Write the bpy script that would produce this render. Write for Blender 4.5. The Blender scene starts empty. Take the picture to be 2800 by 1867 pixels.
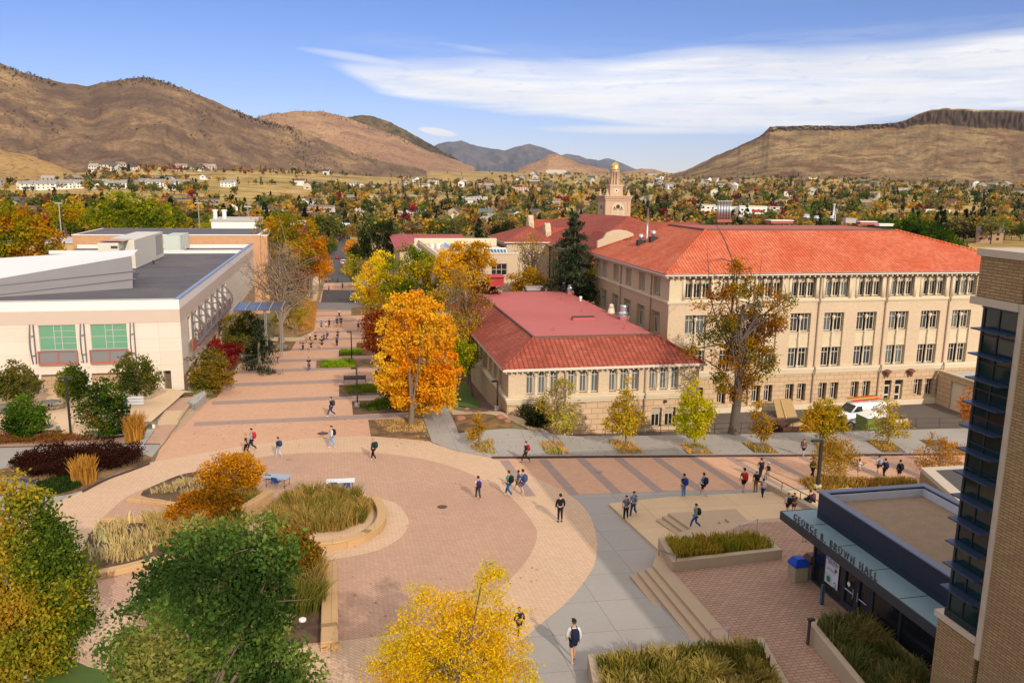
import bpy, bmesh, math, random
import numpy as np
from mathutils import Vector, Matrix
R_=math.radians
C=bpy.context.scene.collection
scene=bpy.context.scene
# ------------------------------------------------------------------ camera
F_=2257.06; PT,RL,YW=0.190719,0.0137004,0.2068186
def _rot():
    cy,sy=math.cos(YW),math.sin(YW); cp,sp=math.cos(PT),math.sin(PT); cr,sr=math.cos(RL),math.sin(RL)
    M=np.array([[cy,-sy,0],[0,0,-1],[sy,cy,0]])
    P=np.array([[1,0,0],[0,cp,-sp],[0,sp,cp]]); Q=np.array([[cr,-sr,0],[sr,cr,0],[0,0,1]])
    return Q@P@M
CM=_rot(); HC=20.0
cam=bpy.data.cameras.new('camera'); co=bpy.data.objects.new('camera',cam); C.objects.link(co)
cam.sensor_width=36; cam.lens=F_/2800*36; cam.clip_start=.5; cam.clip_end=60000
co.matrix_world=Matrix(((CM[0][0],-CM[1][0],-CM[2][0],0),(CM[0][1],-CM[1][1],-CM[2][1],0),(CM[0][2],-CM[1][2],-CM[2][2],HC),(0,0,0,1)))
scene.camera=co
# ------------------------------------------------------------------ light
SUN_EL=R_(27.0); SH_AZ=R_(102.0)      # shadows fall along SH_AZ (from +X, ccw)
sdir=Vector((-math.cos(SH_AZ)*math.cos(SUN_EL),-math.sin(SH_AZ)*math.cos(SUN_EL),math.sin(SUN_EL)))  # towards the sun
sl=bpy.data.lights.new('sun','SUN'); sl.energy=3.3; sl.angle=R_(0.6); sl.color=(1.0,.88,.72)
so=bpy.data.objects.new('sun',sl); C.objects.link(so); so.rotation_euler=sdir.to_track_quat('Z','Y').to_euler()
world=bpy.data.worlds.new('World'); scene.world=world; world.use_nodes=True
scene.view_settings.view_transform='Standard'; scene.view_settings.look='None'
scene.view_settings.exposure=0.22; scene.view_settings.gamma=1; scene.view_settings.use_curve_mapping=False
scene.cycles.max_bounces=6; scene.cycles.diffuse_bounces=3; scene.cycles.glossy_bounces=3; scene.cycles.transmission_bounces=4; scene.cycles.transparent_max_bounces=8
# ------------------------------------------------------------------ surveying helpers (photo point -> place)
KD=2800/2352
def ray(px,py):
    return CM.T@np.array([(px*KD-1400)/F_,(py*KD-933.5)/F_,1.])
PA,PB,PC=-0.0232,-0.0447,1.57
def plane(x,y): return PC+PA*x+PB*y
def G(px,py,dz=0.):
    d=ray(px,py); t=(PC+dz-HC)/(d[2]-PA*d[0]-PB*d[1]); return Vector((t*d[0],t*d[1],HC+t*d[2]))
def W(px,py,Y):
    d=ray(px,py); t=Y/d[1]; return Vector((t*d[0],Y,HC+t*d[2]))
def WX(px,py,X):
    d=ray(px,py); t=X/d[0]; return Vector((X,t*d[1],HC+t*d[2]))
def WZ(px,py,Z):
    d=ray(px,py); t=(Z-HC)/d[2]; return Vector((t*d[0],t*d[1],Z))
def azel(px,py):
    d=ray(px,py); return math.atan2(d[0],d[1]), d[2]/math.hypot(d[0],d[1])
def smooth(a,b,x):
    t=min(1,max(0,(x-a)/(b-a))); return t*t*(3-2*t)
def proj(p):
    v=CM@np.array([p[0],p[1],p[2]-HC])
    if v[2]<=0: return None
    return ((v[0]/v[2]*F_+1400)/KD,(v[1]/v[2]*F_+933.5)/KD)
# ------------------------------------------------------------------ world sky with cloud layer
def lin(h,k=1.0):
    if isinstance(h,str):
        h=h.lstrip('#'); c=[int(h[i:i+2],16)/255 for i in (0,2,4)]
    else: c=h
    return tuple(k*(x/12.92 if x<=.04045 else ((x+.055)/1.055)**2.4) for x in c)+(1.0,)
class NT:
    def __init__(s,t): s.t=t; s.n=t.nodes; s.l=t.links
    def new(s,k,**kw):
        n=s.n.new(k)
        for a,b in kw.items(): setattr(n,a,b)
        return n
    def link(s,a,b): s.l.new(a,b)
    def m(s,op,a,b=None,c=None,clamp=False):
        n=s.n.new('ShaderNodeMath'); n.operation=op; n.use_clamp=clamp
        for i,v in enumerate((a,b,c)):
            if v is None: continue
            if isinstance(v,(int,float)): n.inputs[i].default_value=v
            else: s.l.new(v,n.inputs[i])
        return n.outputs[0]
    def mix(s,f,a,b,bt='MIX'):
        n=s.n.new('ShaderNodeMix'); n.data_type='RGBA'; n.blend_type=bt
        for i,v in ((0,f),(6,a),(7,b)):
            if hasattr(v,'node') or hasattr(v,'is_linked'): s.l.new(v,n.inputs[i])
            elif i==0: n.inputs[0].default_value=v
            else: n.inputs[i].default_value=v
        return n.outputs[2]
    def ramp(s,f,pts,interp='LINEAR'):
        n=s.n.new('ShaderNodeValToRGB'); n.color_ramp.interpolation=interp
        e=n.color_ramp.elements
        while len(e)<len(pts): e.new(.5)
        for i,(p,c) in enumerate(pts):
            e[i].position=p; e[i].color=c if len(c)==4 else (*c,1)
        s.l.new(f,n.inputs[0]); return n.outputs[0]
    def noise(s,vec,scale,detail=4,rough=.55,dist=0):
        n=s.n.new('ShaderNodeTexNoise'); n.inputs['Scale'].default_value=scale; n.inputs['Detail'].default_value=detail
        n.inputs['Roughness'].default_value=rough; n.inputs['Distortion'].default_value=dist
        if vec is not None: s.l.new(vec,n.inputs['Vector'])
        return n.outputs[0]
    def mapv(s,vec,sc=(1,1,1),rot=(0,0,0),loc=(0,0,0)):
        n=s.n.new('ShaderNodeMapping'); n.inputs['Scale'].default_value=sc; n.inputs['Rotation'].default_value=rot; n.inputs['Location'].default_value=loc
        s.l.new(vec,n.inputs['Vector']); return n.outputs[0]
def sky():
    N=NT(world.node_tree); N.n.clear()
    out=N.new('ShaderNodeOutputWorld'); bg=N.new('ShaderNodeBackground'); bg.inputs[1].default_value=.15
    st=N.new('ShaderNodeTexSky'); st.sky_type='NISHITA'; st.sun_disc=False; st.sun_elevation=SUN_EL
    st.sun_rotation=math.atan2(sdir.x,sdir.y); st.altitude=1700; st.air_density=1.0; st.dust_density=.6; st.ozone_density=1.6
    tc=N.new('ShaderNodeTexCoord'); sep=N.new('ShaderNodeSeparateXYZ'); N.link(tc.outputs['Generated'],sep.inputs[0])
    x,y,z=sep.outputs
    az=N.m('ARCTAN2',x,y)                                   # radians, + to the right
    hyp=N.m('SQRT',N.m('ADD',N.m('MULTIPLY',x,x),N.m('MULTIPLY',y,y)))
    el=N.m('DIVIDE',z,hyp)
    zc=N.m('MAXIMUM',z,.03)
    # flat cloud deck coordinates
    cmb=N.new('ShaderNodeCombineXYZ'); N.link(az,cmb.inputs[0]); N.link(el,cmb.inputs[1])
    v=cmb.outputs[0]
    n1=N.noise(N.mapv(v,(1.6,13,1),(0,0,R_(-5))),2.2,6,.55,.6)
    n2=N.noise(N.mapv(v,(2.0,26,1),(0,0,R_(-6)),(3,1,0)),3.0,5,.6,.4)
    n3=N.noise(N.mapv(v,(9,40,1),(0,0,R_(-5)),(7,2,0)),3.0,4,.6,.2)
    nn=N.m('SUBTRACT',n1,.5); n2c=N.m('SUBTRACT',n2,.5)
    def bank(azs,pts_top,pts_bot,w_top,w_bot,wob=.05):
        # band whose upper/lower edges are given as float curves of azimuth
        def curve(pts):
            n=N.new('ShaderNodeFloatCurve'); c=n.mapping.curves[0]
            a0,a1=azs
            while len(c.points)<len(pts): c.points.new(.5,.5)
            for i,(a,e) in enumerate(pts): c.points[i].location=((a-a0)/(a1-a0),e*2)
            n.mapping.update(); N.link(N.m('DIVIDE',N.m('SUBTRACT',az,a0),a1-a0,clamp=True),n.inputs[1]); return N.m('MULTIPLY',n.outputs[0],.5)
        t=curve(pts_top); b=curve(pts_bot)
        eln=N.m('ADD',el,N.m('MULTIPLY',nn,wob)); 
        m1=N.m('DIVIDE',N.m('SUBTRACT',t,eln),w_top,clamp=True)
        m2=N.m('DIVIDE',N.m('SUBTRACT',eln,b),w_bot,clamp=True)
        g=N.m('DIVIDE',N.m('SUBTRACT',t,b),.02,clamp=True)
        return N.m('MULTIPLY',N.m('MULTIPLY',m1,m2),g)
    def cv(pts): return [azel(*p) for p in pts]
    a0=azel(600,200)[0]; a1=azel(2900,200)[0]
    top=cv([(735,140),(1000,128),(1300,128),(1600,100),(1900,96),(2150,80),(2352,50),(2900,30)])
    bot=cv([(735,152),(900,222),(1100,258),(1350,280),(1500,304),(1800,304),(2352,262),(2900,260)])
    a=bank((a0,a1),[(a0,top[0][1]-.01)]+top,[(a0,top[0][1]+.01)]+bot,.02,.010,.03)
    top2=cv([(690,88),(900,78),(1200,95),(1500,90),(1800,62),(2352,10),(2900,-60)])
    bot2=cv([(690,95),(900,135),(1200,150),(1500,160),(1800,150),(2352,110),(2900,60)])
    b=bank((a0,a1),[(a0,top2[0][1]-.01)]+top2,[(a0,top2[0][1]+.02)]+bot2,.06,.03,.05)
    stre=N.m('DIVIDE',N.m('SUBTRACT',n2,.36),.2,clamp=True)
    b=N.m('MULTIPLY',N.m('MULTIPLY',b,stre),.8)
    body=N.m('ADD',.86,N.m('MULTIPLY',n2c,1.3)); a=N.m('MULTIPLY',a,N.m('MINIMUM',body,1.0))
    gaps=N.m('DIVIDE',N.m('SUBTRACT',n3,.30),.12,clamp=True); a=N.m('MULTIPLY',a,N.m('ADD',.7,N.m('MULTIPLY',gaps,.3)))
    # low thin band and a small lens cloud over the far hills
    def lens(px,py,w,h,tilt,soft=.5):
        A,E=azel(px,py); da=N.m('SUBTRACT',az,A); de=N.m('SUBTRACT',N.m('SUBTRACT',el,E),N.m('MULTIPLY',da,tilt))
        u=N.m('DIVIDE',da,w); vv=N.m('DIVIDE',de,h)
        d=N.m('ADD',N.m('MULTIPLY',u,u),N.m('MULTIPLY',vv,vv)); d=N.m('ADD',d,N.m('MULTIPLY',nn,1.2))
        return N.m('DIVIDE',N.m('SUBTRACT',1.0,d),soft,clamp=True)
    c=lens(1005,303,.024,.0045,-.13)
    d=N.m('MULTIPLY',N.m('MULTIPLY',lens(1080,112,.05,.004,-.12,1.4),stre),.55)
    d2=N.m('MULTIPLY',lens(1500,298,.14,.006,.0,1.0),.75)
    d3=N.m('MULTIPLY',lens(860,140,.09,.006,-.12,1.0),.5)
    e1=N.m('MULTIPLY',N.m('MULTIPLY',N.m('DIVIDE',N.m('SUBTRACT',el,.19),.06,clamp=True),N.m('DIVIDE',N.m('SUBTRACT',az,.35),.3,clamp=True)),N.m('DIVIDE',N.m('SUBTRACT',n1,.42),.3,clamp=True))
    m=N.m('MAXIMUM',a,b); m=N.m('MAXIMUM',m,c); m=N.m('MAXIMUM',m,d); m=N.m('MAXIMUM',m,d2); m=N.m('MAXIMUM',m,d3); m=N.m('MAXIMUM',m,N.m('MULTIPLY',e1,.55))
    shade=N.m('ADD',.82,N.m('MULTIPLY',n1,.30))
    cc=N.new('ShaderNodeVectorMath',operation='SCALE'); cc.inputs[0].default_value=(6.0,6.0,6.2); N.link(shade,cc.inputs['Scale'])
    # the photo's sky is a saturated blue: grade the clear air a little
    hs=N.new('ShaderNodeHueSaturation'); hs.inputs['Saturation'].default_value=1.22; hs.inputs['Value'].default_value=1.0; N.link(st.outputs[0],hs.inputs['Color'])
    tn=N.new('ShaderNodeVectorMath',operation='MULTIPLY'); tn.inputs[1].default_value=(.56,.515,.70); N.link(hs.outputs[0],tn.inputs[0])
    col=N.mix(m,tn.outputs[0],cc.outputs[0])
    # unseen bright cloud deck added overhead and behind the camera to lift fill light
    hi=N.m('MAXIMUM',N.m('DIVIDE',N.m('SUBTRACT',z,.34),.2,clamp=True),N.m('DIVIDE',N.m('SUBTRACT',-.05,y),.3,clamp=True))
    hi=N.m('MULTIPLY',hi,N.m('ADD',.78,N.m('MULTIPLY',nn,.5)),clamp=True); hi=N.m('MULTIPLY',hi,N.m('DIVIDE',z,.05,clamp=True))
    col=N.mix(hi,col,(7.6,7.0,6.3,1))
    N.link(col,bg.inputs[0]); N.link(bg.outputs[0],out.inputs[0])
sky()
# ------------------------------------------------------------------ object helpers
def tag(o,label=None,cat=None,group=None,kind=None):
    if label: o['label']=label
    if cat: o['category']=cat
    if group: o['group']=group
    if kind: o['kind']=kind
    return o
def empty(name,loc=(0,0,0),rz=0,label=None,cat=None,group=None):
    o=bpy.data.objects.new(name,None); C.objects.link(o); o.location=loc; o.rotation_euler=(0,0,rz); o.empty_display_size=.3
    return tag(o,label,cat,group)
def copy_tree(o,parent=None):
    c=o.copy(); C.objects.link(c)
    if parent is not None: c.parent=parent
    for ch in list(o.children): copy_tree(ch,c)
    return c
class MB:
    def __init__(s): s.v=[]; s.f=[]; s.m=[]
    def add(s,vs,fs,m=0):
        o=len(s.v); s.v+= [tuple(v) for v in vs]; s.f+=[tuple(i+o for i in f) for f in fs]; s.m+=[m]*len(fs); return s
    def quad(s,a,b,c,d,m=0): return s.add([a,b,c,d],[(0,1,2,3)],m)
    def box(s,x0,x1,y0,y1,z0,z1,m=0):
        return s.add([(x0,y0,z0),(x1,y0,z0),(x1,y1,z0),(x0,y1,z0),(x0,y0,z1),(x1,y0,z1),(x1,y1,z1),(x0,y1,z1)],
            [(0,3,2,1),(4,5,6,7),(0,1,5,4),(1,2,6,5),(2,3,7,6),(3,0,4,7)],m)
    def obox(s,c,ax,ay,az,m=0):
        c=Vector(c);ax=Vector(ax);ay=Vector(ay);az=Vector(az)
        vs=[c+i*ax+j*ay+k*az for k in(-1,1) for j in(-1,1) for i in(-1,1)]
        return s.add(vs,[(0,2,3,1),(4,5,7,6),(0,1,5,4),(1,3,7,5),(3,2,6,7),(2,0,4,6)],m)
    def ext(s,poly,vec,m=0,cap=True):
        n=len(poly); p=[Vector(q) for q in poly]; v=Vector(vec)
        fs=[(i,(i+1)%n,n+(i+1)%n,n+i) for i in range(n)]
        if cap: fs+=[tuple(range(n-1,-1,-1)),tuple(range(n,2*n))]
        return s.add(p+[q+v for q in p],fs,m)
    def tube(s,pts,r,n=6,m=0,cap=True):
        pts=[Vector(p) for p in pts]; rs=r if isinstance(r,(list,tuple)) else [r]*len(pts)
        o=len(s.v); up=None
        for i,p in enumerate(pts):
            t=(pts[min(i+1,len(pts)-1)]-pts[max(i-1,0)]).normalized()
            if up is None: up=Vector((0,0,1)) if abs(t.z)<.9 else Vector((1,0,0))
            a=t.cross(up).normalized(); b=t.cross(a).normalized(); up=-b if False else up
            for k in range(n):
                q=2*math.pi*k/n; s.v.append(tuple(p+rs[i]*(math.cos(q)*a+math.sin(q)*b)))
        for i in range(len(pts)-1):
            for k in range(n):
                s.f.append((o+i*n+k,o+i*n+(k+1)%n,o+(i+1)*n+(k+1)%n,o+(i+1)*n+k)); s.m.append(m)
        if cap:
            s.f.append(tuple(o+k for k in range(n))); s.m.append(m)
            s.f.append(tuple(o+(len(pts)-1)*n+k for k in range(n-1,-1,-1))); s.m.append(m)
        return s
    def lathe(s,c,prof,n=16,m=0,sq=1.0):
        o=len(s.v); cx,cy,cz=c
        for r,z in prof:
            for k in range(n):
                q=2*math.pi*(k+.5)/n; s.v.append((cx+r*math.cos(q),cy+r*sq*math.sin(q),cz+z))
        for i in range(len(prof)-1):
            for k in range(n):
                s.f.append((o+i*n+k,o+i*n+(k+1)%n,o+(i+1)*n+(k+1)%n,o+(i+1)*n+k)); s.m.append(m)
        s.f.append(tuple(o+k for k in range(n-1,-1,-1))); s.m.append(m)
        s.f.append(tuple(o+(len(prof)-1)*n+k for k in range(n))); s.m.append(m)
        return s
    def mesh(s,name,mats,smooth=False):
        me=bpy.data.meshes.new(name); me.from_pydata(s.v,[],s.f)
        for m in (mats if isinstance(mats,(list,tuple)) else [mats]): me.materials.append(m)
        if any(s.m): me.polygons.foreach_set('material_index',s.m)
        if smooth: me.polygons.foreach_set('use_smooth',[True]*len(s.f))
        me.update(); return me
    def build(s,name,mats,parent=None,smooth=False,loc=None):
        o=bpy.data.objects.new(name,s.mesh(name,mats,smooth)); C.objects.link(o)
        if loc is not None: o.location=loc
        if parent is not None:
            o.parent=parent
            if loc is None: o.matrix_parent_inverse=parent_mat(parent).inverted()
        return o
def parent_mat(p):
    m=Matrix.Translation(p.location)@p.rotation_euler.to_matrix().to_4x4()@Matrix.Diagonal((*p.scale,1))
    if p.parent: m=parent_mat(p.parent)@p.matrix_parent_inverse@m
    return m
def child(o,parent):
    o.parent=parent; o.matrix_parent_inverse=parent_mat(parent).inverted(); return o
# ------------------------------------------------------------------ materials
MATS={}
def mat(name,col,rough=.8,var=.12,vs=3.0,metal=0,bump=0,spec=.3,col2=None,obj=False,detail=4):
    if name in MATS: return MATS[name]
    m=bpy.data.materials.new(name); m.use_nodes=True; N=NT(m.node_tree); b=N.n['Principled BSDF']
    c=lin(col) if isinstance(col,str) else (*col,1)
    b.inputs['Roughness'].default_value=rough; b.inputs['Metallic'].default_value=metal; b.inputs['Specular IOR Level'].default_value=spec
    if obj:
        oi=N.new('ShaderNodeObjectInfo'); base=oi.outputs['Color']
    else:
        rg=N.new('ShaderNodeRGB'); rg.outputs[0].default_value=c; base=rg.outputs[0]
    if var>0:
        geo=N.new('ShaderNodeNewGeometry'); n=N.noise(geo.outputs['Position'],vs,detail,.6)
        n2=N.noise(geo.outputs['Position'],vs*.13,3,.6)
        k=N.m('ADD',1-var,N.m('MULTIPLY',N.m('ADD',n,n2),var))
        vm=N.new('ShaderNodeVectorMath',operation='SCALE'); N.link(base,vm.inputs[0]); N.link(k,vm.inputs['Scale']); base=vm.outputs[0]
        if col2:
            f=N.ramp(n2,[(.42,(0,0,0)),(.6,(1,1,1))]); base=N.mix(f,base,lin(col2) if isinstance(col2,str) else (*col2,1))
        if bump: 
            bp=N.new('ShaderNodeBump'); bp.inputs['Strength'].default_value=bump; N.link(n,bp.inputs['Height']); N.link(bp.outputs[0],b.inputs['Normal'])
    N.link(base,b.inputs['Base Color'])
    MATS[name]=m; return m
def brickmat(name,c1,c2,mortar,bw,bh,axis='z',ms=.02,rough=.85,var=.18,off=.5,dirt=None,rot=0,ang=0,joint=None):
    "bricks laid out in world metres; axis = wall normal ('x','y') or 'z' for paving"
    if name in MATS: return MATS[name]
    m=bpy.data.materials.new(name); m.use_nodes=True; N=NT(m.node_tree); b=N.n['Principled BSDF']; b.inputs['Roughness'].default_value=rough
    b.inputs['Specular IOR Level'].default_value=.25
    geo=N.new('ShaderNodeNewGeometry'); sp=N.new('ShaderNodeSeparateXYZ'); N.link(geo.outputs['Position'],sp.inputs[0])
    cb=N.new('ShaderNodeCombineXYZ')
    if axis=='auto':
        sn=N.new('ShaderNodeSeparateXYZ'); N.link(geo.outputs['Normal'],sn.inputs[0])
        isx=N.m('GREATER_THAN',N.m('ABSOLUTE',sn.outputs[0]),.7)
        u=N.m('ADD',N.m('MULTIPLY',isx,sp.outputs[1]),N.m('MULTIPLY',N.m('SUBTRACT',1.0,isx),sp.outputs[0]))
        N.link(u,cb.inputs[0]); N.link(sp.outputs[2],cb.inputs[1])
    else:
        i,j={'z':(0,1),'y':(0,2),'x':(1,2)}[axis]; N.link(sp.outputs[i],cb.inputs[0]); N.link(sp.outputs[j],cb.inputs[1])
    v=N.mapv(cb.outputs[0],(1,1,1),(0,0,rot))
    br=N.new('ShaderNodeTexBrick'); br.offset=off; br.inputs['Scale'].default_value=1
    br.inputs['Brick Width'].default_value=bw; br.inputs['Row Height'].default_value=bh; br.inputs['Mortar Size'].default_value=ms
    br.inputs['Mortar Smooth'].default_value=.3; br.inputs['Bias'].default_value=0
    br.inputs['Color1'].default_value=lin(c1); br.inputs['Color2'].default_value=lin(c2); br.inputs['Mortar'].default_value=lin(mortar)
    N.link(v,br.inputs['Vector'])
    n=N.noise(geo.outputs['Position'],.35,5,.6); n1=N.noise(geo.outputs['Position'],4,3,.6)
    k=N.m('ADD',1-var,N.m('MULTIPLY',N.m('ADD',n,n1),var))
    vm=N.new('ShaderNodeVectorMath',operation='SCALE'); N.link(br.outputs['Color'],vm.inputs[0]); N.link(k,vm.inputs['Scale'])
    base=vm.outputs[0]
    if dirt:
        f=N.ramp(N.noise(geo.outputs['Position'],.11,5,.65),[(.5,(0,0,0)),(.72,(.5,.5,.5))]); base=N.mix(f,base,lin(dirt))
    N.link(base,b.inputs['Base Color']); MATS[name]=m; return m
# ------------------------------------------------------------------ terrain
def hg(x,y):
    z=plane(x,y)
    z+=1.15*math.exp(-((x-14.6)**2/20+(y-71.8)**2/26))*smooth(60,64,y)
    if x<-14.5 and 55<y<110:
        a=smooth(-15,-17.2,x); z=max(z,z*(1-a)-1.15*a)
    if y>66.9 and x>17 and y<112:
        t=-3.0-(x-20)*.01 if x<33 else -3.13-1.12*smooth(33,37,x)
        a=smooth(17,21,x)*smooth(66.9,67.6,y)*(1-smooth(106,112,y))
        z=z*(1-a)+t*a
    return z
COLS=[(-500,[(400,-9),(700,-1),(1000,10),(1300,22),(1700,40),(2200,60),(3500,90),(6000,120)]),
 (0,[(400,None,556),(700,None,486),(1000,None,452),(1300,None,434),(1700,None,418),(2100,None,404),(3500,70),(6000,120)]),
 (300,[(400,None,556),(700,None,488),(1000,None,453),(1250,None,433),(1500,None,410),(1700,None,396),(2000,None,382),(3500,85),(6000,120)]),
 (600,[(400,None,560),(700,None,502),(1000,None,463),(1300,None,441),(1700,None,417),(2100,None,400),(2500,None,386),(3500,85),(6000,120)]),
 (900,[(500,None,561),(800,None,505),(1100,None,464),(1500,None,442),(2100,None,423),(2900,None,404),(3800,None,388),(6000,90)]),
 (1200,[(500,None,561),(800,None,503),(1100,None,462),(1500,None,441),(2100,None,421),(2900,None,406),(3800,None,399),(6000,None,394)]),
 (1500,[(500,None,561),(800,None,503),(1100,None,464),(1500,None,443),(2100,None,423),(2900,None,409),(3800,None,402),(6000,None,397)]),
 (1800,[(400,None,574),(700,None,512),(1000,None,477),(1400,None,450),(1800,None,426),(2200,None,408),(3800,None,400),(6000,None,398)]),
 (2100,[(400,None,580),(700,None,516),(900,None,494),(1300,None,462),(1700,None,438),(2100,None,420),(3800,60),(6000,80)]),
 (2352,[(400,None,582),(700,None,522),(1000,None,490),(1400,None,458),(1900,None,434),(2300,None,424),(3800,60),(6000,80)]),
 (2900,[(400,-14),(700,-12),(1000,-6),(1400,4),(1900,20),(2300,34),(3800,70),(6000,90)])]
RG=[250,400,550,700,850,1000,1200,1400,1700,2000,2400,2900,3500,4500,6000]
_az=[];_tz=[]
for px,rows in COLS:
    A=azel(px,418)[0]; rr=[];zz=[]
    for q in rows:
        rr.append(q[0]); zz.append(q[1] if q[1] is not None else HC+q[0]*azel(px,q[2])[1])
    zp=plane(250*math.sin(A),250*math.cos(A)); rr=[250]+rr; zz=[zp]+zz
    _az.append(A); _tz.append(np.interp(RG,rr,zz))
_az=np.array(_az); _tz=np.array(_tz)
def far_z(az,r):
    k=min(max(np.searchsorted(_az,az),1),len(_az)-1); t=min(1,max(0,(az-_az[k-1])/(_az[k]-_az[k-1])))
    t=t*t*(3-2*t)
    i=min(max(np.searchsorted(RG,r),1),len(RG)-1); s=min(1,max(0,(r-RG[i-1])/(RG[i]-RG[i-1])))
    a=_tz[k-1][i-1]*(1-t)+_tz[k][i-1]*t; b=_tz[k-1][i]*(1-t)+_tz[k][i]*t
    return a*(1-s)+b*s
def gz(x,y):
    "open ground height anywhere"
    r=math.hypot(x,y); az=math.atan2(x,y)
    if r<200: return hg(x,y)
    f=far_z(az,r)
    if r<330:
        t=smooth(200,330,r); return hg(x,y)*(1-t)+f*t
    return f
from mathutils import noise as mn
def terrain():
    azs=[]; a=-math.pi
    while a<math.pi-1e-6:
        azs.append(a); a+= R_(.5) if -.55<a<.95 else R_(4)
    rs=[0,15,40,80,120,160,200,240,280,330,380,440,500,560,620,700,780,860,940,1020,1100,1200,1300,1400,1500,1600,1700,1850,2000,2200,2400,2700,3000,3500,4000,5000,7000,11000,20000]
    mb=MB(); n=len(azs)
    for r in rs:
        for a in azs:
            x,y=r*math.sin(a),r*math.cos(a)
            if abs(a)>1.6 and r>250: z=plane(0,0)-.02*min(r,3000)
            else: z=gz(x,y)
            if r>300: z+=mn.noise(Vector((x*.006,y*.006,3)))*min(4,(r-300)*.004)
            if -112<x<150 and 0<y<300 and r<300: z-=2.5*smooth(300,270,r)*min(1,smooth(-112,-95,x),) if x<0 else 2.5*smooth(300,270,r)*smooth(150,130,x)
            mb.v.append((x,y,z-.6))
    for i in range(len(rs)-1):
        for k in range(n):
            mb.f.append((i*n+k,(i+1)*n+k,(i+1)*n+(k+1)%n,i*n+(k+1)%n)); mb.m.append(0)
    m=bpy.data.materials.new('dry_grassland'); m.use_nodes=True; N=NT(m.node_tree); b=N.n['Principled BSDF']; b.inputs['Roughness'].default_value=.95; b.inputs['Specular IOR Level'].default_value=.05
    geo=N.new('ShaderNodeNewGeometry'); p=geo.outputs['Position']
    a=N.noise(p,.004,8,.6); c=N.noise(p,.02,8,.65); d=N.noise(p,.15,5,.6)
    base=N.ramp(c,[(.3,lin('#6a5c38')),(.48,lin('#a68a55')),(.62,lin('#c2a468')),(.8,lin('#8f7443'))])
    g=N.ramp(a,[(.5,(0,0,0)),(.62,(.5,.5,.5))]); base=N.mix(g,base,lin('#5f6234'))
    sc=N.new('ShaderNodeVectorMath',operation='SCALE'); N.link(base,sc.inputs[0]); N.link(N.m('ADD',.6,N.m('MULTIPLY',d,.7)),sc.inputs['Scale'])
    N.link(sc.outputs[0],b.inputs['Base Color'])
    o=mb.build('terrain',m,smooth=True); tag(o,kind='structure')
terrain()
M_mulch=mat('mulch',(.135,.078,.045),.95,.55,7,bump=1.0,col2=(.07,.042,.028))
M_leaf=mat('leaf_litter',(.25,.135,.05),.95,.45,7,bump=.5,col2=(.11,.07,.04))
M_conc=brickmat('concrete_walk','#a09993','#9a948e','#7d7873',3.0,3.0,'z',.02,.85,.14,0,dirt='#8f8881')
M_concd=brickmat('concrete_warm','#c9ad8c','#c4a786','#a58a6c',3.2,3.2,'z',.02,.85,.12,0,dirt='#b89a78')
M_pink=brickmat('pink_pavers','#be9a84','#b4907a','#9c7c68',.34,.17,'z',.016,.9,.16,dirt='#a88670',rot=R_(45))
M_mall=brickmat('mall_pavers','#cda386','#c3987c','#a8826a',.34,.17,'z',.016,.9,.16,dirt='#b9907a')
M_tan=brickmat('tan_pavers','#cfb094','#c7a78a','#ac8e74',.34,.17,'z',.016,.9,.14,dirt='#bb9a7c',rot=R_(45))
M_gray=brickmat('grey_pavers','#a38d84','#99847c','#85726a',.34,.17,'z',.016,.9,.16,dirt='#967f74')
M_patio=brickmat('patio_pavers','#aa8876','#9c7c6a','#78604f',.40,.20,'z',.02,.9,.2,rot=0)
M_sand=mat('decomposed_granite',(.60,.43,.28),.95,.14,3,bump=.1)
M_asph=mat('asphalt',(.075,.066,.062),.9,.25,1.2)
M_park=mat('parking_asphalt',(.14,.115,.10),.9,.25,1.0,col2=(.11,.09,.08))
M_lawn=mat('lawn',(.08,.13,.025),.9,.35,6,bump=.5)
M_lawn2=mat('dry_lawn',(.20,.16,.055),.9,.35,5,bump=.5)
M_sstone=mat('sandstone',(.50,.37,.23),.85,.14,2.0,bump=.05)
M_cwall=mat('concrete_wall',(.40,.31,.215),.85,.16,2.5,bump=.08)
M_curb=mat('rust_curb',(.075,.04,.035),.7,.2,4)
def base_ground():
    mb=MB(); xs=list(np.arange(-110,-30,8.))+list(np.arange(-30,80,1.))+list(np.arange(80,149,6.)); ys=list(np.arange(-10,55,5.))+list(np.arange(55,90,1.))+list(np.arange(90,300,6.))
    for y in ys:
        for x in xs:
            e=min(1,(x+110)/12,(148-x)/12,(299-y)/20); mb.v.append((x,y,hg(x,y)-1.6*(1-max(0,e))))
    n=len(xs)
    for j in range(len(ys)-1):
        for i in range(n-1): mb.f.append((j*n+i,j*n+i+1,(j+1)*n+i+1,(j+1)*n+i)); mb.m.append(0)
    tag(mb.build('ground',mat('campus_soil',(.19,.135,.075),.95,.35,4,col2=(.17,.16,.06)),smooth=True),kind='structure')
base_ground()
def crom(pts,n=6,closed=True):
    P=[Vector((p[0],p[1],0)) for p in pts]; out=[]; L=len(P)
    for i in range(L if closed else L-1):
        p0,p1,p2,p3=(P[(i-1)%L],P[i],P[(i+1)%L],P[(i+2)%L]) if closed else (P[max(i-1,0)],P[i],P[min(i+1,L-1)],P[min(i+2,L-1)])
        for k in range(n):
            t=k/n; out.append(.5*((2*p1)+(p2-p0)*t+(2*p0-5*p1+4*p2-p3)*t*t+(3*p1-p0-3*p2+p3)*t**3))
    if not closed: out.append(P[-1])
    return [(p.x,p.y) for p in out]
def wpts(dpts,zf=None):
    return [G(*p) if zf is None else WZ(p[0],p[1],zf) for p in dpts]
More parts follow.
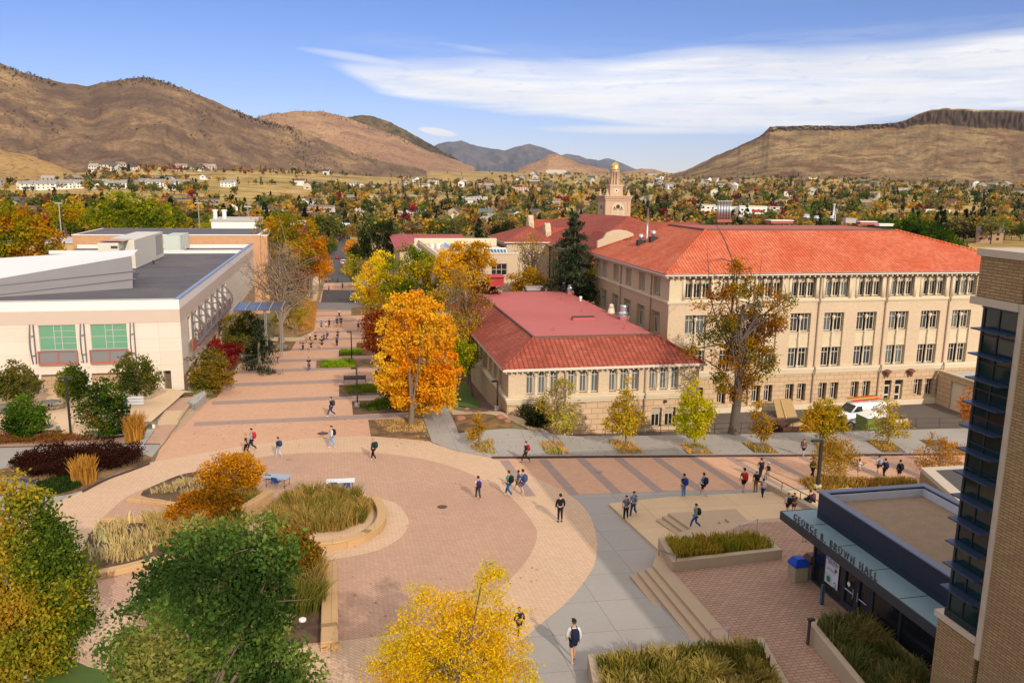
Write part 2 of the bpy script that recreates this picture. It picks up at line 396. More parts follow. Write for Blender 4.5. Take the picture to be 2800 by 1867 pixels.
def patch(name,pts,m,off,drape=False,kind='structure',hf=None,maxe=1.2,thick=None):
    "pts: world xy outline; flat on the ground plane, or draped over hg"
    bm=bmesh.new(); vs=[bm.verts.new((p[0],p[1],0)) for p in pts]
    try: f=bm.faces.new(vs)
    except Exception: bm.free(); return None
    bmesh.ops.triangulate(bm,faces=[f])
    if drape:
        for _ in range(7):
            es=[e for e in bm.edges if e.calc_length()>maxe]
            if not es: break
            bmesh.ops.subdivide_edges(bm,edges=es,cuts=1); bmesh.ops.triangulate(bm,faces=bm.faces[:])
    h=hf or (hg if drape else plane)
    for v in bm.verts: v.co.z=h(v.co.x,v.co.y)+off
    for f in bm.faces:
        if f.normal.z<0: f.normal_flip()
    if thick:
        r=bmesh.ops.extrude_face_region(bm,geom=bm.faces[:])
        for v in [g for g in r['geom'] if isinstance(g,bmesh.types.BMVert)]: v.co.z-=thick
        bmesh.ops.recalc_face_normals(bm,faces=bm.faces[:])
    bm.normal_update()
    me=bpy.data.meshes.new(name); bm.to_mesh(me); bm.free(); me.materials.append(m)
    o=bpy.data.objects.new(name,me); C.objects.link(o)
    if kind: o['kind']=kind
    return o
def gp(pts,sm=0): 
    p=crom(pts,sm) if sm else pts
    return [G(*q) for q in p]
# mall and plaza paving
mall=[(340,1100),(366,1034),(392,1000),(424,962),(456,926),(498.6,912),(516,883),(535,858),(552,830),(604,828),(613,811),(668,803),(680,780),(720,759),(723,725),(731,700),(738,672),(748,640),
      (822,640),(826,690),(850,705),(870,760),(960,800),(1000,860),(1000,905),(985,925),(992,1012),(1040,1030),(700,1120)]
patch('mall_paving',gp(mall),M_mall,.012)
patch('plaza_paving',gp([(657,1012),(757,1004.5),(849,1002),(993,1015),(1120,1049),(1220,1093),(1304,1134),(1352,1180),(1371,1240),(1368,1285),(1354,1318),(1310,1375),(1250,1427),(1150,1510),(1020,1600),(850,1670),(600,1690),(400,1620),(279,1550),(205,1532),(142,1503),(90,1440),(45,1350),(32,1290),(45,1228),(98.6,1172.6),(191,1127),(247,1096.6),(349,1061.6),(411,1051),(534,1029)],4),M_tan,.024)
patch('circle_paving',gp([(662,1043),(767,1039),(857,1040),(976.5,1055.5),(1079,1088),(1161,1133.5),(1211,1183),(1234,1228),(1211,1285.6),(1161,1339),(1090,1390),(1000,1435),(874,1460),(771,1473),(600,1500),(450,1480),(357,1446),(267,1405),(201,1355),(183,1318),(183,1280),(205,1228),(232,1195),(262,1165),(300,1137),(370,1109),(460,1080),(560,1056)],4),M_pink,.032)
patch('planter_walk',gp([(790,1134),(861,1142),(911,1158),(933,1183),(938.7,1203),(927,1228),(894,1253),(853,1269),(767,1285.6),(700,1290),(690,1200)],5),M_tan,.040)
def strip(pa,pb,wpx,off=.036,m=None,name='grey_paving_band'):
    w=wpx/2; patch(name,gp([(pa[0],pa[1]-w),(pb[0],pb[1]-w),(pb[0],pb[1]+w),(pa[0],pa[1]+w)]),m or M_gray,off)
for a,b,w in [((446,974),(992,951),9),((487,926),(1000,904),8),((512,885),(985,868),7.5),((533,855.5),(985,838),6.5),((608,830),(985,818),6),((664,803),(960,795),5),((672,782),(850,776),4),
              ((720,763),(850,759),4),((724,739),(845,736),3.5),((724,726),(840,723.5),3),((728,714),(835,712),2.8),((732,703),(830,701),2.5),((734,694),(830,692),2.2),((737,684),(828,682),2),((741,672),(825,670),1.8)]:
    strip(a,b,w,.020)
# planting beds along the mall (a bed is one sheet of soil, its plants come later)
BEDS={'A':[(846,965),(974,961),(992,1014),(930,1008),(852,1002)],'B':[(808,922),(965,914),(1005,925),(985,944),(811,953)],'C':[(779,885),(958,877),(975,902),(779,911)],
 'D':[(726,846),(727,828),(950,823),(985,842)],'E':[(778,818.5),(779,804),(915,800),(930,815)],'F':[(819,800),(819,788),(880,786),(900,797)],'G':[(807,725),(807,706),(870,703),(880,722)]}
for k,b in BEDS.items(): patch('planting_bed',gp(b),M_leaf if k in'ADG' else M_mulch,.045,thick=.2)
patch('planting_bed',gp([(985,800),(930,700),(1050,680),(1100,850),(1040,905),(1005,925),(965,880)]),M_leaf,.03)
patch('planting_bed',gp([(515,883),(535,858),(545,835),(604,830),(613,811),(560,760),(500,800),(440,880),(450,905),(497,913)]),M_leaf,.035)
patch('planting_bed',gp([(612,811),(625,782),(680,785),(668,805)]),M_leaf,.04)
patch('planting_bed',gp([(672,775),(722,757),(728,700),(738,665),(690,650),(640,700),(630,770)]),mat('orange_litter',(.34,.2,.085),.95,.4,6,bump=.4),.045)
patch('planting_bed',gp([(323,1138),(370,1109),(431,1087),(500,1085),(580,1120),(600,1170),(540,1220),(411,1157)],3),M_mulch,.045)
patch('planting_bed',gp([(232,1195),(205,1228),(187,1273),(183,1300),(191,1322),(300,1297),(374,1276),(520,1330),(560,1230),(480,1190),(349,1188)]),M_mulch,.045)
patch('planting_bed',gp([(560,1250),(640,1262),(748,1290),(746,1475),(600,1490),(480,1440),(470,1330)]),M_mulch,.05)
# ground west of the plaza
patch('sidewalk',gp([(-400,1036),(0,1028.7),(193,1024),(318,1021),(373,1020),(347,1053),(250,1097),(190,1130),(98,1175),(60,1215),(-100,1270),(-400,1330)]),M_conc,.02)
patch('planting_bed',gp([(15,1075),(60,1055),(120,1040),(200,1035),(280,1032),(325,1043),(347,1058),(250,1094),(190,1126),(130,1140),(85,1135),(83,1112),(40,1095),(0,1098),(-60,1090)],3),M_leaf,.045)
hpf=lambda x,y: max(plane(x,y),-1.12)
patch('patio',[WZ(*p,-1.1) for p in [(-500,985),(0,985),(200,990),(322,992),(340,975),(400,923),(424,901),(446,900),(300,880),(-500,905)]],M_sand,.03,True,hf=hpf,maxe=3)
patch('planting_bed',gp([(-400,1004),(0,992),(140,996),(200,1004),(300,988),(336,983),(318,1019),(193,1022),(0,1027),(-400,1034)]),mat('pink_gravel',(.42,.27,.20),.95,.4,8,bump=.4),.05,True,hf=hpf,maxe=3)
patch('ramp',gp([(331,1020),(355,983),(399,925),(447,921),(424,951),(407,983),(369,1021)]),M_pink,.06,True,hf=lambda x,y:max(plane(x,y),-1.1-.35*smooth(70,86,y)),maxe=2)
patch('patio_band',[WZ(*p,-1.1) for p in [(135,1000),(185,960),(215,960),(190,1003)]],M_concd,.05,True,hf=hpf,maxe=3)
patch('ramp_slab',gp([(359,984),(381,951.6),(423,951),(407,983)]),M_concd,.075,True,hf=lambda x,y:max(plane(x,y),-1.1-.35*smooth(70,86,y)),maxe=2)
patch('lawn',gp([(-200,1450),(60,1480),(142,1504),(205,1533),(279,1551),(400,1622),(400,1800),(-300,1800)]),M_lawn,.03)
# ground east: walks, lawn, street side
patch('concrete_walk',gp([(1300,1128),(1512,1129),(1705,1125),(1950,1118),(1965,1128),(1530,1150),(1400,1165),(1515,1268),(1580,1300),(1700,1470),(1700,1540),(1700,1900),(900,1900),(1100,1400),(1250,1250)]),M_conc,.016)
patch('sidewalk',gp([(960,930),(1005,922),(1028,940),(1035,957),(1053,1001),(1180,1001),(1255,1001.5),(1383,1002.5),(1700,997),(2000,990),(2500,975),(2500,1040),(1985,1046),(1400,1050),(1130,1052),(1040,1034),(992,1016)]),M_conc,.03,True,maxe=.8)
patch('promenade_paving',gp([(1130,1054),(1400,1051.5),(1985,1048),(2500,1042),(2500,1108),(1950,1118),(1705,1125),(1512,1128.6),(1290,1137)]),M_mall,.022)
xa=G(1245,1054.7).x; xb=G(1332.7,1053.5).x
print('stripe spacing',xa,xb,G(1309,1135),G(1254,1054))
for k in range(-1,13):
    x0=xa+(xb-xa)*k; y1=G(1245,1054.7).y-.1-(x0-xa)*.045; y0=y1-(8.6-.25*k*.3)
    patch('grey_paving_band',[(x0-.35,y1),(x0+.38,y1),(x0+.38+.15,y0),(x0-.35+.15,y0)],M_gray,.028)
mb=MB()
cp=[G(*p) for p in [(1130,1052.5),(1400,1050.5),(1700,1048.5),(1985,1046.5),(2500,1041)]]
for a,b in zip(cp,cp[1:]):
    n=Vector((-(b-a).y,(b-a).x,0)).normalized()*.11
    mb.ext([a-n-Vector((0,0,.05)),b-n-Vector((0,0,.05)),b+n-Vector((0,0,.05)),a+n-Vector((0,0,.05))],(0,0,.19))
tag(mb.build('kerb',M_curb),kind='structure')
patch('tan_path',gp([(1028,939),(1070,954),(1160,976),(1262,1001),(1215,1001),(1160,986),(1100,971),(1040,960)]),M_concd,.05,True)
patch('planting_bed',gp([(1037,959),(1053,999),(1178,999),(1150,986),(1100,973)]),M_leaf,.05,True)
patch('planting_bed',[(p[0],p[1]) for p in gp([(1030,938),(1070,952),(1160,974),(1264,1000.5),(1383,1002)])]+[(24,70.95),(14.6,70.95),(14.6,92),(12.8,92),(11.8,74)],mat('red_gravel',(.17,.10,.075),.95,.4,6,bump=.5),.05,True,maxe=.8)
patch('lawn',gp([(1018,925),(1020,902),(1034,887),(1072,884),(1103,933),(1098,945),(1080,942),(1057,936)],3),M_lawn,.09,True)
for q in [[(1065.5,1017.7),(1131,1016.5),(1140,1047),(1082,1039)],[(1230,1016.5),(1291.6,1018.5),(1314,1046.5),(1250.5,1047)],[(1392,1014),(1452,1016.5),(1480.7,1044.4),(1419,1045)],[(1552.6,1018.5),(1612,1020.6),(1639,1043),(1579,1043)],[(1700.8,1016.4),(1760,1017.7),(1791,1041),(1733.6,1041)],[(1859,1012),(1915,1014),(1950,1039),(1890,1039)],[(1986,1011),(2044,1012),(2083,1040),(2025,1039)],[(2110,1010),(2170,1011),(2210,1038),(2150,1038)]]:
    patch('planting_bed',gp(q),mat('fallen_leaves',(.42,.26,.08),.95,.5,7,bump=.5,col2=(.14,.09,.045)),.03)
# parking court below the walk
patch('parking_court',[(22,67.7),(110,67.7),(110,79.9),(36,79.9),(34,70.9),(24,70.9)],M_park,.03,True,maxe=1.5)
# street running north
st=[G(742,668),G(822,668)]
def street():
    mb=MB(); 
    def row(y,x0,x1,o): return [(x0,y,gz(x0,y)+o),(x1,y,gz(x1,y)+o)]
    ys=[185,200,215,230,245,260,280,300,325,350,380,410,450,500,560]
    prev=None
    for y in ys:
        c=WX_c(y); r=row(y,c-4.6,c+4.6,.08 if y<300 else .25)
        if prev: mb.quad(prev[0],prev[1],r[1],r[0])
        prev=r
    tag(mb.build('street',M_asph),kind='structure')
    patch('crossing_street',[(-45,170),(40,170),(40,184.9),(-45,184.9)],mat('street_grey',(.2,.18,.17),.9,.2,1),.03,True,maxe=6)
def WX_c(y):
    return .4-(y-160)*.004
street()
for s in (-1,1):
    mb=MB(); prev=None
    for y in [186,200,215,230,245,260,280,300,325,350,380,410]:
        c=WX_c(y)+s*6.8; r=[(c-1.2,y,gz(c,y)+.16),(c+1.2,y,gz(c,y)+.16)]
        if prev: mb.quad(prev[0],prev[1],r[1],r[0])
        prev=r
    tag(mb.build('street_sidewalk',M_concd),kind='structure')
# ------------------------------------------------------------------ hills
M_hill={}
def hillmat(name,ca,cb,cc,s=.01,veg='#4a4636',vegt=.6,redt=None):
    m=bpy.data.materials.new(name); m.use_nodes=True; N=NT(m.node_tree); b=N.n['Principled BSDF']; b.inputs['Roughness'].default_value=.95; b.inputs['Specular IOR Level'].default_value=.02
    geo=N.new('ShaderNodeNewGeometry'); p=geo.outputs['Position']
    a=N.noise(p,s*.6,10,.68,.6); d=N.noise(p,s*2,8,.7,.5); g=N.noise(p,s*16,7,.8)
    base=N.ramp(a,[(.36,lin(ca)),(.5,lin(cb)),(.66,lin(cc))])
    f=N.ramp(d,[(vegt-.08,(0,0,0)),(vegt+.07,(.7,.7,.7))]); base=N.mix(f,base,lin(veg))
    if redt:
        h=N.noise(N.mapv(p,(1,1,1),(0,0,0),(900,50,0)),s*1.1,8,.7,.8); f=N.ramp(h,[(.50,(0,0,0)),(.60,(.8,.8,.8))]); base=N.mix(f,base,lin(redt))
    f=N.ramp(g,[(.50,(0,0,0)),(.60,(.75,.75,.75))]); base=N.mix(f,base,lin('#423a2c'))
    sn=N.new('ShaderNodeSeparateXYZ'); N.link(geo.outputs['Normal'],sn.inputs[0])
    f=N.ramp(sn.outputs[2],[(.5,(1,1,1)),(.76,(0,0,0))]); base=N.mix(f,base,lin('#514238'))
    bp=N.new('ShaderNodeBump'); bp.inputs['Strength'].default_value=.6; bp.inputs['Distance'].default_value=4; N.link(N.m('ADD',d,N.m('MULTIPLY',g,.5)),bp.inputs['Height']); N.link(bp.outputs[0],b.inputs['Normal'])
    N.link(base,b.inputs['Base Color']); return m
def hill(name,sky_pts,r_ridge,r_foot,m,gully=.22,seed=0,rows=46,step=3.0,prof=1.25,cliff=None,foot_fn=None,rough=1.0,fade=None):
    A=[azel(*p) for p in sky_pts]; aa=[a for a,_ in A]; ee=[e for _,e in A]
    a0,a1=aa[0],aa[-1]; da=step/1896; n=int((a1-a0)/da)
    mb=MB(); zr=r_ridge if callable(r_ridge) else (lambda a:r_ridge); zf=r_foot if callable(r_foot) else (lambda a:r_foot)
    for j in range(rows+9):
        for i in range(n+1):
            a=a0+(a1-a0)*i/n; el=float(np.interp(a,aa,ee)); rr,rf=zr(a),zf(a)
            el+=mn.noise(Vector((a*90,seed,0)))*.0011+mn.noise(Vector((a*350,seed,5)))*.0005
            zt=HC+rr*el; 
            if j<=rows:
                t=j/rows; 
                if cliff: t=min(1,t)
                r=rf+(rr-rf)*t; x,y=r*math.sin(a),r*math.cos(a)
                zb=far_z(a,rf)-12; 
                if cliff:
                    # talus slope, then a dark rock band, then a flat top
                    ch=cliff(a)/rr*1.0*rr
                    tt=j/(rows-12) if j<=rows-12 else 1
                    if j<=rows-12:
                        r=rf+(rr-rf)*.93*tt; h=(tt**1.5)*(zt-zb-ch)+zb
                        w=math.sin(math.pi*min(1,tt))
                    else:
                        k=(j-(rows-12))/12; r=rf+(rr-rf)*(.93+.004*k+ .0*k)
                        r+=(mn.noise(Vector((a*420,k*2.,seed)))*14+mn.noise(Vector((a*1400,k*3.,seed)))*9)*math.sin(math.pi*min(1,k*.9+.1))
                        h=zt-ch*(1-k); w=0
                        if k>.9: r=rf+(rr-rf)*(.936+(k-.9)*.64)
                    z=h
                else:
                    w=math.sin(math.pi*t**.9)**.8 if t<1 else 0
                    p=t**prof; z=zb+(zt-zb)*p
                H=(zt-zb)
                sx=(a-a0)*rr/H if H>1 else 0
                g=0
                u=a*rr/260+seed*3.1; vv=r/900.
                for o,am in ((1,1),(2.1,.55),(4.3,.3),(9,.16),(18,.08)):
                    g+=am*(1-2*abs(mn.noise(Vector((u*o+vv*.6,vv*o*.8,seed+o)))))
                z+=(g-1.1)*gully*H*.22*w*rough
                x,y=r*math.sin(a),r*math.cos(a)
            else:
                k=(j-rows); r=rr+(rr-rf)*.16*k; z=zt-(zt-far_z(a,rf))*min(1,.0+.12*k*(1 if not cliff else .05*k))
                x,y=r*math.sin(a),r*math.cos(a)
            mb.v.append((x,y,z))
    w=n+1
    for j in range(rows+8):
        for i in range(n): mb.f.append((j*w+i,j*w+i+1,(j+1)*w+i+1,(j+1)*w+i)); mb.m.append(0)
    o=mb.build(name,m,smooth=True); tag(o,kind='structure'); return o
HILLS=[]
m1=hillmat('foothill_grass','#6a5646','#866c54','#a88a62',.006,'#574540',.50)
m1b=hillmat('rolling_grass','#98784e','#aa8858','#b89662',.006,'#8a6c46',.62)
m2=hillmat('buff_hill','#86695a','#a07c62','#b08e6c',.005,'#735a4c',.58)
m3=hillmat('wooded_hill','#3a3c2a','#54493a','#8a6f50',.009,'#2e3322',.5)
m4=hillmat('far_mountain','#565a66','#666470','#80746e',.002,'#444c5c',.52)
m6=hillmat('mesa_slope','#7c664c','#967c58','#a88e66',.007,'#4c4038',.54,redt='#644034')
H1=hill('hills',[(-700,150),(-400,90),(-150,110),(-50,135),(0,146),(60,170),(140,190),(200,198),(260,185),(330,176),(380,188),(450,215),(520,245),(560,262),(585,272),(679,295),(768,334),(840,363),(930,380),(980,392)],
   lambda a:3000,lambda a:1750+ 900*smooth(azel(250,400)[0],azel(900,400)[0],a),m1,.34,1.3,rows=80,step=2.4)
H1b=hill('hills',[(-500,300),(-200,322),(0,345),(80,360),(150,388),(200,408),(240,420)],1900,1350,m1b,.22,5.1,rows=30,step=3)
H2=hill('hills',[(500,300),(585,272),(620,262),(680,256),(740,256),(790,268),(850,290),(920,315),(980,345),(1030,362),(1062,374),(1090,384)],4300,3150,m2,.3,2.2,rows=46)
H3=hill('hills',[(760,290),(800,268),(830,265),(860,268),(900,283),(960,315),(1000,338),(1040,360),(1065,376)],4900,4350,m3,.25,3.7,rows=24)
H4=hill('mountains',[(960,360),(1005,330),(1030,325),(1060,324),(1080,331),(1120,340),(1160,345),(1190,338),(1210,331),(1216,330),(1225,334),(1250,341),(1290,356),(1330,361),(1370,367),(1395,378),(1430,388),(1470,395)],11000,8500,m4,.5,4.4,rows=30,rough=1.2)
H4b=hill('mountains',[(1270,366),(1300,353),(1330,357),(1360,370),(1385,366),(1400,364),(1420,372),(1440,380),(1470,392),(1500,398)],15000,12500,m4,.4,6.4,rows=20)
H5=hill('hills',[(1190,388),(1215,378),(1240,370),(1262,356),(1278,352),(1300,363),(1330,375),(1370,384),(1400,392)],4700,4200,m2,.35,7.4,rows=20,step=2)
H5b=hill('hills',[(1420,398),(1450,392),(1475,387),(1500,389),(1530,396),(1560,402)],5200,4800,m2,.25,7.9,rows=12,step=2)
def clf(a):
    x=[azel(q,300)[0] for q in (1550,1740,1765,1800,1950,2050,2120,2180,2352,2900)]
    return float(np.interp(a,x,[0,4,22,20,18,20,50,62,70,80]))
H6=hill('mesa',[(1530,404),(1570,394),(1600,381),(1640,362),(1680,345),(1720,328),(1742,318),(1758,303),(1768,293),(1850,290),(1950,291),(2020,287),(2060,283),(2085,275),(2110,262),(2140,253),(2180,250),(2352,255),(2700,262),(3000,270)],
   3300,lambda a:2050,m6,.16,8.8,rows=64,step=2.0,cliff=clf)
# ------------------------------------------------------------------ buildings
class Frame:
    "maps (u along wall, v into the wall, z) to world; side: 'S' faces -Y, 'W' faces -X, 'E' faces +X"
    def __init__(s,side,pos): s.side=side; s.pos=pos
    def P(s,u,v,z):
        if s.side=='S': return Vector((u,s.pos+v,z))
        if s.side=='W': return Vector((s.pos+v,u,z))
        if s.side=='N': return Vector((u,s.pos-v,z))
        return Vector((s.pos-v,u,z))
    def box(s,mb,u0,u1,v0,v1,z0,z1,m=0):
        a=s.P(u0,v0,z0); b=s.P(u1,v1,z1)
        mb.box(min(a.x,b.x),max(a.x,b.x),min(a.y,b.y),max(a.y,b.y),z0,z1,m)
    def rz(s): return {'S':0,'W':R_(-90),'E':R_(90),'N':R_(180)}[s.side]
def wall_open(mb,fr,u0,u1,z0,z1,ops,m=0,mr=None,back=None):
    "wall face with rectangular openings (ua,ub,za,zb,depth); reveals get material mr"
    us=sorted({u0,u1,*[o[0] for o in ops],*[o[1] for o in ops]}); zs=sorted({z0,z1,*[o[2] for o in ops],*[o[3] for o in ops]})
    us=[u for u in us if u0-1e-6<=u<=u1+1e-6]; zs=[z for z in zs if z0-1e-6<=z<=z1+1e-6]
    flip=fr.side in('W','N')
    def q(a,b,c,d,mm): 
        mb.quad(*( (d,c,b,a) if flip else (a,b,c,d)),mm)
    for i in range(len(us)-1):
        for j in range(len(zs)-1):
            cu=(us[i]+us[i+1])/2; cz=(zs[j]+zs[j+1])/2
            if any(o[0]<cu<o[1] and o[2]<cz<o[3] for o in ops): continue
            q(fr.P(us[i],0,zs[j]),fr.P(us[i+1],0,zs[j]),fr.P(us[i+1],0,zs[j+1]),fr.P(us[i],0,zs[j+1]),m)
    mr=m if mr is None else mr
    for a,b,c,d,dp in ops:
        P=fr.P
        q(P(a,0,c),P(a,0,d),P(a,dp,d),P(a,dp,c),mr); q(P(b,0,d),P(b,0,c),P(b,dp,c),P(b,dp,d),mr)
        q(P(a,0,d),P(b,0,d),P(b,dp,d),P(a,dp,d),mr); q(P(b,0,c),P(a,0,c),P(a,dp,c),P(b,dp,c),mr)
        if back is not None: q(P(a,dp,c),P(b,dp,c),P(b,dp,d),P(a,dp,d),back)
M_glass=mat('dark_glass',(.012,.014,.018),.08,0,spec=.6)
M_glassg=mat('grey_blind_glass',(.10,.12,.13),.2,.15,.6,spec=.5)
M_wfr=mat('cream_window_frame',(.62,.54,.42),.6,0)
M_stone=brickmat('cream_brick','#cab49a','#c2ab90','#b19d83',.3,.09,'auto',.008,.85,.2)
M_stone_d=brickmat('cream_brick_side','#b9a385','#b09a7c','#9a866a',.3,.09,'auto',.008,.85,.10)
M_rust_st=brickmat('rusticated_stone','#c4a888','#bb9f80','#8f785e',1.1,.52,'auto',.03,.85,.12)
M_trim=mat('cast_stone_trim',(.62,.52,.38),.8,.12,1.5)
M_orn=mat('carved_stone',(.58,.48,.33),.85,.35,9,bump=1.0)
M_gutter=mat('cream_gutter',(.60,.52,.44),.6,.06,2)
M_dn=mat('downspout',(.33,.22,.17),.6,.15,3)
M_metal=mat('galvanised_metal',(.55,.56,.58),.35,.08,2,metal=.8)
M_dark=mat('dark_bronze',(.035,.032,.032),.5,.1,3)
M_white=mat('white_paint',(.78,.76,.72),.5,.06,2)
def tilemat(name,base,light,dark,pitch=.36,row=.36,moss=None):
    "clay barrel tiles: ribs run down the slope"
    m=bpy.data.materials.new(name); m.use_nodes=True; N=NT(m.node_tree); b=N.n['Principled BSDF']; b.inputs['Roughness'].default_value=.8; b.inputs['Specular IOR Level'].default_value=.2
    geo=N.new('ShaderNodeNewGeometry'); sp=N.new('ShaderNodeSeparateXYZ'); N.link(geo.outputs['Position'],sp.inputs[0]); sn=N.new('ShaderNodeSeparateXYZ'); N.link(geo.outputs['Normal'],sn.inputs[0])
    isx=N.m('GREATER_THAN',N.m('ABSOLUTE',sn.outputs[0]),N.m('ABSOLUTE',sn.outputs[1]))
    u=N.m('ADD',N.m('MULTIPLY',isx,sp.outputs[1]),N.m('MULTIPLY',N.m('SUBTRACT',1.0,isx),sp.outputs[0]))
    ph=N.m('MULTIPLY',u,2*math.pi/pitch); rib=N.m('ADD',.5,N.m('MULTIPLY',N.m('SINE',ph),.5))
    rw=N.m('FRACT',N.m('DIVIDE',sp.outputs[2],row*.46))
    n=N.noise(geo.outputs['Position'],1.1,6,.65); n2=N.noise(geo.outputs['Position'],.25,4,.6)
    cb=N.new('ShaderNodeCombineXYZ'); N.link(N.m('FLOOR',N.m('DIVIDE',u,pitch)),cb.inputs[0]); N.link(N.m('FLOOR',N.m('DIVIDE',sp.outputs[2],row*.46)),cb.inputs[1])
    wn=N.new('ShaderNodeTexWhiteNoise'); wn.noise_dimensions='2D'; N.link(cb.outputs[0],wn.inputs['Vector'])
    base_=N.mix(N.ramp(n2,[(.35,(0,0,0)),(.65,(1,1,1))]),lin(base),lin(light))
    base_=N.mix(N.m('MULTIPLY',wn.outputs['Value'],.5),base_,lin(dark))
    f=N.ramp(rib,[(.02,(.6,.6,.6)),(.35,(0,0,0))]); base_=N.mix(f,base_,lin(dark,.45))
    f=N.ramp(rw,[(0,(.55,.55,.55)),(.16,(0,0,0))]); base_=N.mix(f,base_,lin(dark,.6))
    if moss:
        f=N.ramp(n,[(.52,(0,0,0)),(.7,(.7,.7,.7))]); base_=N.mix(f,base_,lin(moss))
    bp=N.new('ShaderNodeBump'); bp.inputs['Strength'].default_value=.7; bp.inputs['Distance'].default_value=.06; N.link(rib,bp.inputs['Height']); N.link(bp.outputs[0],b.inputs['Normal'])
    N.link(base_,b.inputs['Base Color']); return m
M_tile=tilemat('orange_clay_tile','#c8603f','#d57c5c','#9a422c')
M_tile2=tilemat('weathered_clay_tile','#9e4c3c','#b0604c','#70342a',pitch=.46,row=.42,moss='#74382c')
M_tile3=tilemat('old_red_tile','#9a4a3a','#aa5846','#76362a')
M_redroof=mat('red_membrane',(.36,.11,.09),.85,.14,.5,col2=(.32,.09,.075))
M_redroof2=mat('rose_membrane',(.45,.125,.12),.85,.12,.6,col2=(.41,.11,.10))
WCACHE={}
def window(parent,fr,u,z,w,h,d,muls=(.5,),trans=(.7,),glass=None,name='window',fm=None,t=.07):
    "timber window: frame bars (the window) and its panes (one child), standing depth d inside the wall"
    key=(round(w,2),round(h,2),tuple(muls),tuple(trans),glass.name if glass else '',fm.name if fm else '',t)
    if key not in WCACHE:
        a=MB(); 
        a.box(0,t,0,.09,0,h); a.box(w-t,w,0,.09,0,h); a.box(t,w-t,0,.09,0,t*1.2); a.box(t,w-t,0,.09,h-t,h)
        for q in muls: a.box(q*w-t*.4,q*w+t*.4,.01,.075,t*1.2,h-t)
        for q in trans: a.box(t,w-t,.015,.07,q*h-t*.4,q*h+t*.4)
        b=MB(); b.box(t*.5,w-t*.5,.045,.065,t*.5,h-t*.5)
        WCACHE[key]=(a.mesh('window',fm or M_wfr),b.mesh('pane',glass or M_glass))
    fm_,gm_=WCACHE[key]
    o=bpy.data.objects.new(name,fm_); C.objects.link(o)
    if fr.side=='S': loc=fr.P(u,d,z)
    elif fr.side=='W': loc=fr.P(u+w,d,z)
    else: loc=fr.P(u,d,z)
    o.location=loc; o.rotation_euler=(0,0,fr.rz()); child(o,parent)
    p=bpy.data.objects.new('pane',gm_); C.objects.link(p); p.parent=o
    return o
def hip_roof(parent,ex0,ey0,ex1,ey1,ez,tx0,ty0,tx1,ty1,tz,m_t,m_flat,th=.16,name='roof',ridge=None):
    a=MB()
    E=[Vector(p) for p in((ex0,ey0,ez),(ex1,ey0,ez),(ex1,ey1,ez),(ex0,ey1,ez))]; T=[Vector(p) for p in((tx0,ty0,tz),(tx1,ty0,tz),(tx1,ty1,tz),(tx0,ty1,tz))]
    for i in range(4):
        j=(i+1)%4; a.quad(E[i],E[j],T[j],T[i],0)
        a.quad(E[i]-Vector((0,0,th)),E[j]-Vector((0,0,th)),E[j],E[i],1)
    a.quad(E[3]-Vector((0,0,th)),E[2]-Vector((0,0,th)),E[1]-Vector((0,0,th)),E[0]-Vector((0,0,th)),1)
    a.quad(*T,2)
    o=a.build(name,[m_t,M_gutter,m_flat],parent)
    for i in range(4):
        MB().tube([E[i]+Vector((0,0,.03)),T[i]+Vector((0,0,.05))],.13,6).build('hip_tiles',m_t,o)
    return o
M_glassb=mat('half_lit_glass',(.035,.045,.06),.12,.3,.8,spec=.6)
RG3=lambda:random.choice([M_glass,M_glass,M_glassb,M_glassg])
random.seed(4)
